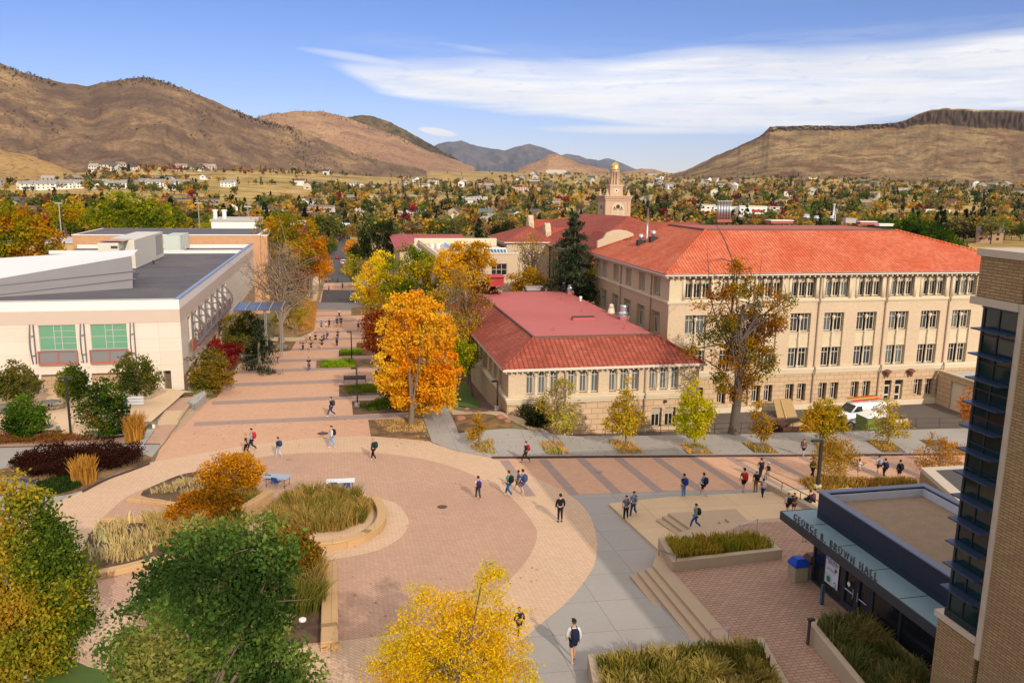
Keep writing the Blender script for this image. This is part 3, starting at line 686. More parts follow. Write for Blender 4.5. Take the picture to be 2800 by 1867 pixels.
# ---- long four-storey hall -------------------------------------------------
def hall():
    X0,X1,Y0,Y1=33.4,78.0,80.0,105.2; zb=-4.4; ze=10.75
    root=empty('university_hall',(X0,Y0,-4.25),label='long four-storey cream brick hall under a big orange tiled hip roof',cat='building')
    S=Frame('S',Y0); Wf=Frame('W',X0)
    cen=[36.49,40.6]+[44.66+4.0*k for k in range(9)]
    body=MB(); ops_t=[];ops_m=[];ops_g=[]
    for c in cen:
        if c>77: continue
        ops_t.append((c-1.42,c+1.62,8.18,10.45,.55))
        ops_m.append((c-1.15,c+1.25,.45,6.5,.55))
    gw=[]
    for c in cen:
        if c>58.5: continue
        for du in (-1.12,.33): gw.append((c+du,c+du+.98))
    gw+= [(63.55,64.6),(65.0,66.05)]
    for a,b in gw: ops_g.append((a,b,-3.3,-1.35,.5))
    ops_g+= [(59.75,60.65,-3.95,-1.35,.6),(61.1,62.1,-3.95,-1.35,.6)]
    wall_open(body,S,X0,X1,7.98,ze,ops_t,3,3); wall_open(body,S,X0,X1,.3,7.98,ops_m,0,0)
    wall_open(body,S,X0-.08,X1,-3.6,-.1,ops_g,1,1)
    # side wall
    sc=[83.5,88.1,92.6,97.1,101.6]; so=[];sm=[];sg=[]
    for c in sc:
        so.append((c-1.0,c+1.0,8.18,10.2,.4)); sm.append((c-1.25,c+1.25,3.9,6.5,.45)); sg.append((c-1.2,c+1.2,-.1+.5,3.0,.4))
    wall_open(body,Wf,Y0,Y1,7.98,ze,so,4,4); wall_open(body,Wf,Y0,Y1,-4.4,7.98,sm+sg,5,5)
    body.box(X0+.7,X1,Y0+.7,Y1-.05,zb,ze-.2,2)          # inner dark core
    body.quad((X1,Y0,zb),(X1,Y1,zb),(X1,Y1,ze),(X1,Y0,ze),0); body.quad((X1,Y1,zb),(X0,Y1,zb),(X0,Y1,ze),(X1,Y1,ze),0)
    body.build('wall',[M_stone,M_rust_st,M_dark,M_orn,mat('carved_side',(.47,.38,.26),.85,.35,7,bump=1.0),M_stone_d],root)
    tr=MB()
    for fr,a,b in ((S,X0-.18,X1),(Wf,Y0,Y1)):
        fr.box(tr,a,b,-.18,.0,7.84,8.02); fr.box(tr,a,b,-.10,.0,7.72,7.835)
    S.box(tr,X0-.25,X1,-.30,.0,.22,.5); S.box(tr,X0-.2,X1,-.2,-.0,-.02,.215); S.box(tr,X0-.12,X1,-.12,.0,-.2,-.025)
    S.box(tr,X0-.25,X1,-.28,.05,-4.4,-3.62); 
    tr.build('string_course',M_trim,root)
    # mullion columns, spandrels
    for c in cen:
        if c>77: continue
        sp=MB(); colm=MB(); S.box(sp,c-1.13,c+1.23,.22,.54,2.75,4.35)
        S.box(sp,c-1.2,c+1.3,-.04,.3,.36,.46)
        S.box(sp,c-1.13,c+1.23,.15,.5,4.28,4.38); S.box(sp,c-1.13,c+1.23,.15,.5,2.66,2.76)
        for z0,z1 in ((.46,6.2),):
            colm.lathe((c+.05,Y0+.12,z0),[(.17,0),(.17,.2),(.09,.3),(.11,1.2),(.08,2.1),(.16,2.25),(.12,2.6),(.18,3.2),(.10,3.7),(.16,3.9),(.09,4.1),(.08,5.2),(.17,5.4),(.2,5.74)],8)
        for dx in (-.4,.6):
            colm.lathe((c+dx,Y0+.2,8.2),[(.16,0),(.15,.2),(.09,.3),(.11,.9),(.08,1.5),(.18,1.7),(.2,2.1)],8)
        for dx in (-1.5,1.7):
            S.box(colm,c+dx-.16,c+dx+.16,-.08,.02,8.1,10.4)
        sp.build('spandrel',M_orn,root); colm.build('mullion_column',M_trim,root,smooth=True)
    for c in cen:
        if c>77: continue
        for k,dx in enumerate((-1.28,-.3,.70)):
            window(root,S,c+dx,8.25,.82,1.62,.42,(.5,),(),random.choice([M_glass,M_glass,M_glassg]))
        window(root,S,c-1.05,4.45,.92,2.0,.38,(.5,),(.74,),RG3()); window(root,S,c+.2,4.45,.95,2.0,.38,(.5,),(.74,),RG3())
        window(root,S,c-1.05,.52,.92,2.1,.38,(.5,),(.74,),RG3()); window(root,S,c+.2,.52,.95,2.1,.38,(.5,),(.74,),RG3())
    for c in cen:
        if c>77: continue
        lv=MB()
        for dx in (-1.28,-.3,.70):
            for k in range(4): S.box(lv,c+dx+.05,c+dx+.77,.36-.0*k,.46,9.93+.1*k,9.97+.1*k+.03)
        lv.build('louvre',M_wfr,root)
    for a,b in gw: window(root,S,a+.04,-3.25,b-a-.32,1.85,.35,(.5,),(.7,))
    for k,c in enumerate(sc):
        for dx in (-.8,.15): window(root,Wf,c+dx,8.25,.62,1.8,.3,(.5,),())
        for dx in (-1.1,.15): window(root,Wf,c+dx,4.0,.95,2.4,.34,(.5,),(.74,))
    for u in (59.85,61.2):
        d=MB(); S.box(d,u,u+.85,.3,.36,-3.95,-1.95); dd=d.build('door',M_wfr,root)
        g=MB(); S.box(g,u+.18,u+.67,.27,.31,-3.0,-2.1); S.box(g,u+.18,u+.67,.27,.31,-3.75,-3.2); S.box(g,u,u+.85,.3,.36,-1.9,-1.4); g.build('pane',M_glass,dd)
    # gutter with brackets
    g=MB(); g.box(X0-.85,X1,Y0-.85,Y0-.70,10.72,10.95); g.box(X0-.85,X0-.70,Y0-.70,Y1+.8,10.72,10.95)
    g.box(X0-.7,X1,Y0-.7,Y0-.0,10.70,10.76); g.box(X0-.7,X0,Y0,Y1+.8,10.70,10.76)
    k=X0-.6
    while k<X1: g.box(k,k+.16,Y0-.66,Y0-.02,10.48,10.695); k+=.62
    k=Y0+.3
    while k<Y1: g.box(X0-.66,X0-.02,k,k+.16,10.48,10.695); k+=.62
    g.build('gutter',M_gutter,root)
    hip_roof(root,32.55,79.15,79.0,106.0,10.98,40.4,87.15,64.4,97.6,15.02,M_tile,M_redroof,.10)
    cp=MB(); cp.box(40.3,64.5,87.02,87.15,14.9,15.12); cp.box(40.2,40.35,87.15,97.6,14.9,15.12); cp.box(64.45,64.6,87.15,97.6,14.9,15.12); cp.build('coping',mat('rust_coping',(.16,.085,.065),.8,.2,3),root)
    for i,(u,zt) in enumerate([(43.0,10.7),(50.7,10.7),(58.85,10.7),(66.85,10.7),(74.8,10.7)]):
        d=MB(); d.tube([(u,Y0-.12,10.5),(u,Y0-.12,8.15),(u,Y0-.32,7.95),(u,Y0-.32,7.7),(u,Y0-.12,7.5),(u,Y0-.12,.7),(u,Y0-.42,.45),(u,Y0-.42,-.15),(u,Y0-.15,-.4),(u,Y0-.15,-3.5)],.075,6); d.build('downspout',M_dn,root)
    for u in (84.9,95.0): 
        d=MB(); d.tube([(X0-.12,u,10.4),(X0-.12,u,-3)],.075,6); d.build('downspout',M_dn,root)
    for u in (59.75,62.75):
        l=MB(); l.lathe((u,Y0-.35,-.95),[(.05,0),(.12,.1),(.28,.55),(.42,.62),(.42,.78),(.2,.9)],10); l.box(u-.04,u+.04,Y0-.35,Y0,-.7,-.6); l.build('wall_lantern',mat('rust_metal',(.20,.075,.055),.6,.2,4),root)
    # things on the roof (fixed plant)
    c=MB()
    p=W(1662,508,93.)
    for i in range(9):
        x=46.2+ i*.0
    return root
hall()
def rooftop_things():
    zt=15.02
    def place(px,py): 
        q=WZ(px,py,zt); return q
    # row of tall exhaust stacks on a red plinth
    b=place(1662,510); r=empty('exhaust_stack_array',(b.x,b.y,zt),label='row of tall thin steel exhaust stacks on the big orange roof',cat='exhaust stacks')
    m=MB(); m.box(b.x-1.1,b.x+1.0,b.y-.4,b.y+.6,zt,zt+.35); m.build('plinth',M_redroof,r)
    for i in range(5):
        for j in range(2):
            s=MB(); x=b.x-.85+i*.42; y=b.y-.15+j*.4; s.lathe((x,y,zt+.35),[(.1,0),(.1,1.5),(.075,1.55),(.075,2.35),(.1,2.4),(.1,2.5)],8); s.build('stack',M_metal,r,smooth=True)
    for px,py,h,rad,lab in [(1700,505,.8,.3,'small capped steel vent right of the stack row on the big orange roof'),(1852,508,1.0,.5,'widest of the steel turbine vents on the big orange roof'),(1875,508,.8,.38,'steel vent close beside the widest turbine vent on the roof'),(1910,508,.8,.36,'steel vent at the foot of the tall white pipe on the roof')]:
        q=place(px,py); v=MB(); v.lathe((q.x,q.y,zt),[(rad*.8,0),(rad*.8,h*.45),(rad*1.1,h*.5),(rad*1.1,h*.6),(rad*.85,h*.65),(rad*.8,h*.95),(rad*.4,h)],14); tag(v.build('roof_vent',M_metal,smooth=True),lab,'vent','steel vents on the big roof')
    q=place(1913,508); v=MB(); v.tube([(q.x,q.y,zt),(q.x,q.y,zt+2.4)],.14,10); v.tube([(q.x+.35,q.y,zt),(q.x+.35,q.y,zt+1.9),(q.x+.6,q.y,zt+1.5)],.05,6); v.lathe((q.x,q.y,zt+2.35),[(.2,0),(.2,.12)],10); tag(v.build('exhaust_pipe',M_white,smooth=True),'tall white exhaust pipe rising from the big orange roof','pipe')
    for px,py,w,d,h,m,lab,nm in [(1790,513,3.2,1.5,.35,M_redroof,'long low red rooftop duct box beside the turbine vents','duct_box'),(1950,512,1.6,.8,.55,M_metal,'grey square rooftop air unit right of the white pipe','air_unit'),(1990,516,2.4,.9,.35,M_redroof,'low red duct box near the right end of the flat roof','duct_box'),(2030,519,2.0,1.0,.2,M_white,'pale flat hatch at the far right end of the flat roof','roof_hatch')]:
        q=place(px,py); v=MB(); v.box(q.x-w/2,q.x+w/2,q.y-d/2,q.y+d/2,zt,zt+h,0); v.box(q.x-w/2-.08,q.x+w/2+.08,q.y-d/2-.08,q.y+d/2+.08,zt+h+.003,zt+h+.1,1); tag(v.build(nm,[m,M_white if m is M_redroof else m]),lab,'roof equipment')
    # flue and two turbine ventilators on the left slope
    sl=lambda x:10.98+(x-32.55)*(4.04/7.85)
    q=Vector((38.2,96.5,sl(38.2))); v=MB(); v.tube([q,q+Vector((0,0,3.6))],.11,8); v.lathe((q.x,q.y,q.z+2.4),[(.13,0),(.13,1.2)],8)
    p=W(1484,545,97.); q=Vector((37.2,p.y,sl(37.2)))
    v=MB(); v.tube([q-Vector((0,0,.2)),q+Vector((0,0,3.7))],.12,8); tag(v.build('flue_pipe',M_metal,smooth=True),'thin pale flue pipe standing on the left slope of the orange roof','pipe')
    for px,lab in ((1472,'black based roof ventilator left of the thin flue pipe'),(1490,'black based roof ventilator right of the thin flue pipe')):
        p=W(px,552,96.); x=p.x; z=sl(x); y=96. if px<1480 else 94.5
        r=empty('roof_ventilator',(x,y,z),label=lab,cat='vent',group='black based ventilators on the orange slope')
        v=MB(); v.box(x-.45,x+.45,y-.4,y+.4,z-.4,z+.45); v.build('base',M_dark,r); v=MB(); v.lathe((x,y,z+.45),[(.2,0),(.2,.15),(.33,.25),(.36,.5),(.25,.7),(.05,.78)],12); v.build('turbine',M_metal,r,smooth=True)
rooftop_things()
# ---- low wing with weathered tile roof --------------------------------------
def wing():
    X0,X1,Y0,Y1=14.62,33.05,71.0,107.0; ze=3.35
    root=empty('low_wing_building',(X0,Y0,-3.0),label='single storey cream stone building with weathered red tile roof in front of the long hall',cat='building')
    S=Frame('S',Y0); Wf=Frame('W',X0); b=MB(); ops=[]; gops=[(28.45,29.5,-2.65,-.75,.35),(29.8,30.9,-2.65,-.75,.35)]
    trip=[(16.3,19.2),(20.22,23.12),(24.16,27.06),(28.1,31.0)]
    for a,c in trip: ops.append((a,c,.95,3.15,.45))
    wall_open(b,S,X0,X1,.78,ze,ops,0,0); wall_open(b,S,X0-.1,X1,-3.4,.4,gops,1,1)
    sops=[]; y=73.6
    while y<104: sops.append((y,y+1.9,.98,3.0,.35)); y+=2.75
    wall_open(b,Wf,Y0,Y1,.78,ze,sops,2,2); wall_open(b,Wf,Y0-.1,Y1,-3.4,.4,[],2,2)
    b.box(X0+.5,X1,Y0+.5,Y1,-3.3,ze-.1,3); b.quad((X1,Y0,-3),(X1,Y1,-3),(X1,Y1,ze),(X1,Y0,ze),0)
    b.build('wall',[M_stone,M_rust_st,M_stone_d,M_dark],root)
    t=MB(); S.box(t,X0-.3,X1,-.3,.05,.62,.8); S.box(t,X0-.2,X1,-.2,.05,.4,.615); Wf.box(t,Y0+.05,Y1,-.3,.05,.62,.8); Wf.box(t,Y0+.05,Y1,-.2,.05,.4,.615)
    S.box(t,X0-.14,X1,-.14,.02,.2,.34); t.build('string_course',M_trim,root)
    for a,c in trip:
        cm=MB()
        w=(c-a-.64*3)/2
        for k in (1,2):
            u=a+.64*k+w*(k-.5); cm.lathe((u,Y0+.14,.95),[(.19,0),(.17,.15),(.13,.2),(.12,1.7),(.2,1.85),(.24,2.18)],8)
            S.box(cm,u-w*.42,u+w*.42,.25,.44,.95,3.15)
        for k in range(3):
            window(root,S,a+k*(.64+w),1.02,.64,2.08,.32,(.5,),(.77,),M_glassg,t=.06)
        cm.build('mullion_column',M_trim,root)
    for a,_,_,_,_ in gops: 
        window(root,S,a+.05,-2.6,.95-.1,1.25,.25,(.5,),()); l=MB()
        for k in range(6): S.box(l,a+.06,a+.95,.2,.28,-1.28+.08*k,-1.24+.08*k)
        l.build('louvre',M_wfr,root)
    for s in sops:
        for dx in (.1,1.0): window(root,Wf,s[0]+dx,1.02,.78,1.9,.25,(.5,),(.77,),M_glassg)
    g=MB(); g.box(X0-.62,X1+.5,Y0-.62,Y0-.5,3.32,3.52); g.box(X0-.62,X0-.5,Y0-.5,Y1,3.32,3.52); g.box(X0-.5,X1+.4,Y0-.5,Y0,3.29,3.35); g.box(X0-.5,X0,Y0,Y1,3.29,3.35)
    k=X0-.35
    while k<X1: g.box(k,k+.13,Y0-.42,Y0-.02,3.12,3.285); k+=.5
    g.build('gutter',M_gutter,root)
    hip_roof(root,14.0,70.4,33.3,109.,3.56,17.85,74.7,29.85,107.2,5.6,M_tile2,M_redroof2,.06)
    c=MB(); c.box(17.72,29.98,74.55,74.7,5.45,5.72); c.box(17.7,17.85,74.7,107.2,5.45,5.72); c.build('coping',mat('rust_coping',(.16,.085,.065),.8,.2,3),root)
    for u in (19.9,27.65):
        d=MB(); d.tube([(u,Y0-.12,3.3),(u,Y0-.12,1.0),(u,Y0-.36,.8),(u,Y0-.36,.45),(u,Y0-.2,.3),(u,Y0-.2,-2.7)],.07,6); d.build('downspout',M_dn,root)
    l=MB(); l.box(29.6,29.85,Y0-.3,Y0-.1,-.2,0); l.build('wall_lamp',M_dark,root)
    # porch block on the west side with a white buttress
    pz=W(1080,834,94).z; p=MB(); p.box(10.9,14.45,94,98,-5,pz-.25,0); p.box(10.7,14.45,93.8,98.2,pz-.247,pz,1)
    p.build('porch',[M_rust_st,M_trim],root)
    z=5.6
    def P(px,py): return WZ(px,py,z)
    def N6(x,y): return ((1200+x/2.936)/KD,(600+y/2.936)/KD)
    for (x,y,r,h,lab) in [(1480,800,.55,1.35,'largest steel mushroom fan near the right edge of the rose roof'),(1006,575,.45,1.1,'taller of two steel fans at the far corner of the rose roof'),(1053,595,.42,1.0,'nearer of two steel fans at the far corner of the rose roof')]:
        q=P(*N6(x,y)); rt=empty('roof_fan',(q.x,q.y,z),label=lab,cat='roof fan',group='steel fans on the rose roof')
        a=MB(); a.box(q.x-r*.9,q.x+r*.9,q.y-r*.9,q.y+r*.9,z,z+.28); a.build('base',M_redroof2,rt)
        a=MB(); a.box(q.x-r,q.x+r,q.y-r,q.y+r,z+.283,z+.36); a.lathe((q.x,q.y,z+.36),[(r*.75,0),(r*.95,.15),(r,.3),(r*.8,.42),(r*.72,.5),(r*.72,h-.3),(r*.8,h-.28),(r*.74,h-.2),(r*.2,h-.15)],16); a.build('hood',M_metal,rt,smooth=False)
    q=P(*N6(1383,752)); a=MB(); a.lathe((q.x,q.y,z),[(.45,0),(.4,.1),(.36,.5),(.28,.55),(.33,.6),(.25,.8),(.3,.85),(.15,1.05)],14); tag(a.build('cream_roof_vent',M_wfr,smooth=True),'cream stepped roof vent left of the largest steel fan','vent')
    q=P(*N6(1160,805)); rt=empty('skylight',(q.x,q.y,z),label='long low skylight on a red kerb in the middle of the rose roof',cat='skylight')
    a=MB(); a.box(q.x-1.25,q.x+1.25,q.y-.4,q.y+.4,z,z+.3); a.build('kerb',M_redroof2,rt); a=MB(); a.box(q.x-1.2,q.x+1.2,q.y-.36,q.y+.38,z+.303,z+.36); a.build('glazing',M_dark,rt)
    q=P(*N6(757,568)); a=MB(); a.box(q.x-1,q.x+1,q.y-.5,q.y+.5,z,z+.5); a.box(q.x-1.2,q.x+1.2,q.y-.7,q.y+.7,z+.503,z+.6); tag(a.build('roof_hatch',M_metal),'flat pale metal hatch at the far edge of the rose roof','roof hatch')
    for (x,y) in ((925,893),(1490,880),(980,645),(1155,738),(1195,680),(860,580)):
        q=P(*N6(x,y)); a=MB(); a.tube([q,q+Vector((0,0,.35))],.07,6); a.lathe((q.x,q.y,z+.3),[(.12,0),(.12,.08)],6); tag(a.build('vent_pipe',M_redroof2),'little red vent pipe on the rose flat roof','pipe','little vent pipes on the rose roof')
    q=P(*N6(1137,655)); a=MB(); a.lathe((q.x,q.y,z),[(.12,0),(.12,.35),(.2,.37),(.2,.55),(.1,.6)],10); tag(a.build('vent_pipe',M_white),'small white capped vent near the far right of the rose roof','pipe')
wing()
# ---- west building: pale panels with a dark flat roof --------------------------
def west():
    X1,Y0,Y1=-15.9,87.0,146.0; zt=8.02; X0=-46
    M_pan=brickmat('pale_precast','#d4c8bc','#cec1b3','#aea194',6.0,1.36,'auto',.015,.8,.07,off=0)
    M_pinkp=mat('pink_precast',(.53,.425,.36),.8,.09,1); M_wht=mat('white_fascia',(.74,.70,.68),.7,.05,1)
    M_bf=brickmat('tan_block','#b59a80','#a98f75','#8c7560',.8,.4,'auto',.03,.85,.14)
    M_memb=brickmat('roof_membrane','#56535a','#5f5b60','#6a676a',14,1.1,'z',.03,.85,.35,dirt='#7a706a')
    M_blue=mat('blue_coping',(.20,.26,.42),.5,.05,1)
    root=empty('student_centre',(X1,Y0,-1.1),label='pale panelled flat-roofed building with green blinds and curved steel struts',cat='building')
    S=Frame('S',Y0); E=Frame('E',X1); b=MB()
    wins=[(-29.0,-25.66),(-24.32,-20.98)]
    ops=[(a,c,1.75,5.65,.35) for a,c in wins]; low=[(-34,-29.5+.0,-1.3,.7,.9),(-29.15,-25.9,-1.3,.72,.5),(-24.55,-19.0,-1.3,.70,.5)]; dr=[(-17.8,-17.1,-1.2,.75,1.0)]
    wall_open(b,S,X0,X1,5.65,7.03,[],1); wall_open(b,S,X0,X1,7.03,zt,[],2)
    wall_open(b,S,X0,X1,-1.3,5.65,ops+low+dr,0,0)
    # inside of the recesses: coursed block, dark door bay
    for a,c,z0,z1,d in low: S.box(b,a,c,d,d+.1,z0,z1,3)
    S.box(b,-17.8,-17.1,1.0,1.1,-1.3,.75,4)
    arc=[93.3,98.0,102.8,107.7,112.6,117.6]
    eops=[(90.9+0*i,92.9,2.9,5.5,.3) for i in range(1)]+[(y+.3,y+4.0,2.0,5.5,.35) for y in arc]
    wall_open(b,E,Y0,162,5.65,7.03,[],1); wall_open(b,E,Y0,162,7.03,zt,[],2); wall_open(b,E,Y0,162,.2,5.65,eops,0,0)
    lw=[(88.8,91.4,-2.4,.2-.001,.9)]+[(93.5+4.9*i,96.9+4.9*i,-2.4,.2-.001,1.2) for i in range(5)]
    wall_open(b,E,Y0,162,-2.4,.2,[(o[0],o[1],o[2],.199,o[4]) for o in lw],3,3)
    for o in lw: E.box(b,o[0],o[1],o[4],o[4]+.1,-2.4,.2,3)
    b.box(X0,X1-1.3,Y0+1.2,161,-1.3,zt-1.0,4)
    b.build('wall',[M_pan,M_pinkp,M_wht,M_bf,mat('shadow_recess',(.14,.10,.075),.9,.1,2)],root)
    rf=MB(); rf.quad((X0,Y0+.3,zt-.45),(X1-.3,Y0+.3,zt-.45),(X1-.3,Y1,zt-.45),(X0,Y1,zt-.45),0); rf.quad((X0,Y1+.35,zt-.75),(X1-.3,Y1+.35,zt-.75),(X1-.3,161,zt-.75),(X0,161,zt-.75),0)
    rf.build('roof',M_memb,root)
    p=MB(); p.box(X0,X1-.003,Y0+.003,Y0+.3,zt-.6,zt+.0,0); p.box(X1-.3,X1-.003,Y0+.3,162,zt-.9,zt+.0,0); p.box(X0,X1-.3,Y1,Y1+.35,zt-.9,zt+.0,0); p.box(X0,X1-.3,161,161.4,zt-.9,zt-.1,0)
    p.box(X1-.38,X1+.06,Y0-.06,162,zt+.003,zt+.10,1); p.box(X0,X1-.38,Y0-.06,Y0+.34,zt+.003,zt+.07,2); p.box(X0,X1-.38,Y1-.05,Y1+.4,zt+.003,zt+.10,0)
    p.build('parapet',[M_wht,M_blue,mat('grey_coping',(.42,.40,.43),.5,.05,1)],root)
    # brick block at the far end
    f=MB(); f.box(-47,-14.6,162.0,182,-7,zt+1.5,0); f.box(-14.6,-13.4,163.2,182,-7,zt+1.3,0); f.box(-47.1,-14.5,161.9,182.1,zt+1.5,zt+1.65,1); f.box(-46.5,-15.1,162.5,181.5,zt+1.65,zt+1.67,2); f.box(-14.5,-13.3,163.1,182,zt+1.3,zt+1.45,1)
    f.build('brick_block',[brickmat('orange_tan_brick','#c49a78','#b98e6b','#a5805f',.4,.14,'auto',.01,.85,.12),M_wht,M_memb],root)
    # windows with green blinds
    M_green=mat('green_blind',(.135,.31,.195),.45,.2,.5,spec=.4); M_alu=mat('window_aluminium',(.55,.56,.54),.4,.03,2,metal=.3); M_rdrail=mat('terracotta_rail',(.36,.125,.095),.6,.08,2); M_mesh=mat('grey_mesh',(.20,.19,.20),.7,.1,4)
    M_strut=mat('grey_painted_steel',(.13,.12,.135),.5,.08,3)
    for a,c in wins:
        w=c-a; h=2.46; w_=MB(); z=3.18; v0=.12
        S.box(w_,a,c,v0,v0+.1,z-.08,z); 
        for q in (0,.40,.605,1): S.box(w_,a+q*w-(.03 if q else 0),a+q*w+(.03 if q<1 else 0)+.0,v0,v0+.09,z,z+h)
        S.box(w_,a,a+.40*w,v0+.01,v0+.08,z+h*.49,z+h*.51)
        for q in (.25,.5,.75): S.box(w_,a+.40*w,c,v0+.01,v0+.08,z+h*q-.02,z+h*q+.02)
        S.box(w_,a,c,v0,v0+.09,z+h-.05,z+h)
        wo=w_.build('window',M_alu,root); g=MB(); S.box(g,a+.01,c-.01,v0+.04,v0+.06,z,z+h-.02); g.build('blind',M_green,wo)
        S.box(MB(),0,1,0,1,0,1)
        r=MB(); S.box(r,a-.15,c+.12,-.42,-.30,3.05,3.15); S.box(r,a-.15,c+.12,-.36,-.28,1.75,2.0)
        for q in (a-.15,(a+c)/2-.06,c): S.box(r,q,q+.12,-.40,-.29,2.0,3.05)
        ro=r.build('balcony_rail',M_rdrail,root); k=MB(); S.box(k,a,c,-.34,-.31,2.0,3.05); k.build('infill_mesh',M_mesh,ro)
        fl=MB(); S.box(fl,a-.1,c+.1,-.3,.3,1.68,1.748); fl.build('balcony_floor',M_pinkp,root)
        gl=MB(); S.box(gl,a,c,.2,.24,1.78,3.1); gl.build('lower_glazing',M_glassg,root)
    def strut(fr,u,out=.45,z0=1.85,z1=5.75,w=.1,gap=.3):
        s=MB()
        fr.box(s,u-w/2,u+w/2,-.16,-.04,z0+.1,z1) if fr is E else fr.box(s,u+gap-w/2,u+gap+w/2,-.16,-.04,z0,z1)
        n=14; pts=[]
        for i in range(n+1):
            t=i/n; z=z0+(z1-z0)*t; v=-.10-out*math.sin(math.pi*t)
            pts.append(fr.P(u,v,z))
        for a_,b_ in zip(pts,pts[1:]): s.tube([a_,b_],w*.6,6,cap=False)
        for t in (.22,.72):
            v=-.10-out*math.sin(math.pi*t); z=z0+(z1-z0)*t; s.tube([fr.P(u,v,z),fr.P(u+(gap if fr is S else 0),-.1,z)],w*.4,6)
        return s
    for u in (-29.7,-25.15,-20.57): strut(S,u).build('steel_strut',M_strut,root)
    for y in arc: 
        strut(E,y,out=1.25,z0=1.8,z1=5.75,w=.2).build('steel_strut',M_strut,root)
    for y in arc:
        r=MB(); E.box(r,y+.2,y+4.6,-.55,-.47,2.0,3.2); ro=r.build('balcony_rail',M_mesh,root); r=MB(); E.box(r,y+.2,y+4.6,-.58,-.44,3.2,3.3); E.box(r,y+.2,y+4.6,-.58,-.44,1.86,2.0); r.build('rail_cap',M_rdrail,ro)
        fl=MB(); E.box(fl,y+.2,y+4.6,-.5,.3,1.78,1.858); fl.build('balcony_floor',M_pinkp,root)
        w_=MB(); 
        for q in (0,1.2,2.4,3.55): E.box(w_,y+.35+q,y+.42+q,.2,.28,2.0,5.4)
        wo=w_.build('window',M_alu,root); g=MB(); E.box(g,y+.35,y+3.95,.24,.27,2.0,5.4); g.build('pane',mat('amber_glass',(.42,.33,.24),.2,.1,.5),wo)
    w_=MB(); E.box(w_,90.95,91.02,.18,.26,2.9,5.5); E.box(w_,91.9,91.97,.18,.26,2.9,5.5); wo=w_.build('window',M_alu,root); g=MB(); E.box(g,90.95,92.85,.22,.25,2.9,5.5); g.build('pane',M_glassg,wo)
    r=MB(); E.box(r,90.7,93.2,-.45,-.38,1.9,3.1); r.build('balcony_rail',M_rdrail,root)
    # grey metal canopy structure crossing the roof at the left
    D=lambda px,py,Y: W(px,py,Y)
    q=MB()
    A=W(-60,760,84.5); 
    top=[(-80,672),(295,596)]; bot=[(-80,735),(152,690),(300,660)]
    P1=WZ(-90,672,9.4); P2=WZ(296,600,9.4)
    # sloped fascia: three folded bands from roof edge down to the eave
    L0=[W(-120,660,93),W(302,588,101.5)]; L1=[W(-120,668,92.6),W(305,622,101)]; L2=[W(-120,690,91.8),W(305,640,100.6)]; L3=[W(-120,736,90.2),W(305,664,100)]
    M_fas=mat('grey_fascia',(.19,.18,.19),.5,.1,.6)
    for a_,b_ in ((L0,L1),(L1,L2),(L2,L3)): q.quad(a_[0],a_[1],b_[1],b_[0],0)
    q.quad(W(-120,660,93),W(302,588,101.5),WZ(290,583,L0[1].z+.1)+Vector((0,6,0)),W(-120,600,120),1)
    for a_ in (L1,L2): q.tube([a_[0]+Vector((0,-.05,0)),a_[1]+Vector((.3,-.05,0))],.05,5,2)
    q.quad(L3[0],L3[1],L3[1]+Vector((-1,1.5,-.6)),L3[0]+Vector((0,1.5,-.6)),2)
    q.build('metal_canopy_roof',[M_fas,mat('white_membrane',(.72,.72,.72),.6,.05,1),M_mesh],root)
    return root
west()
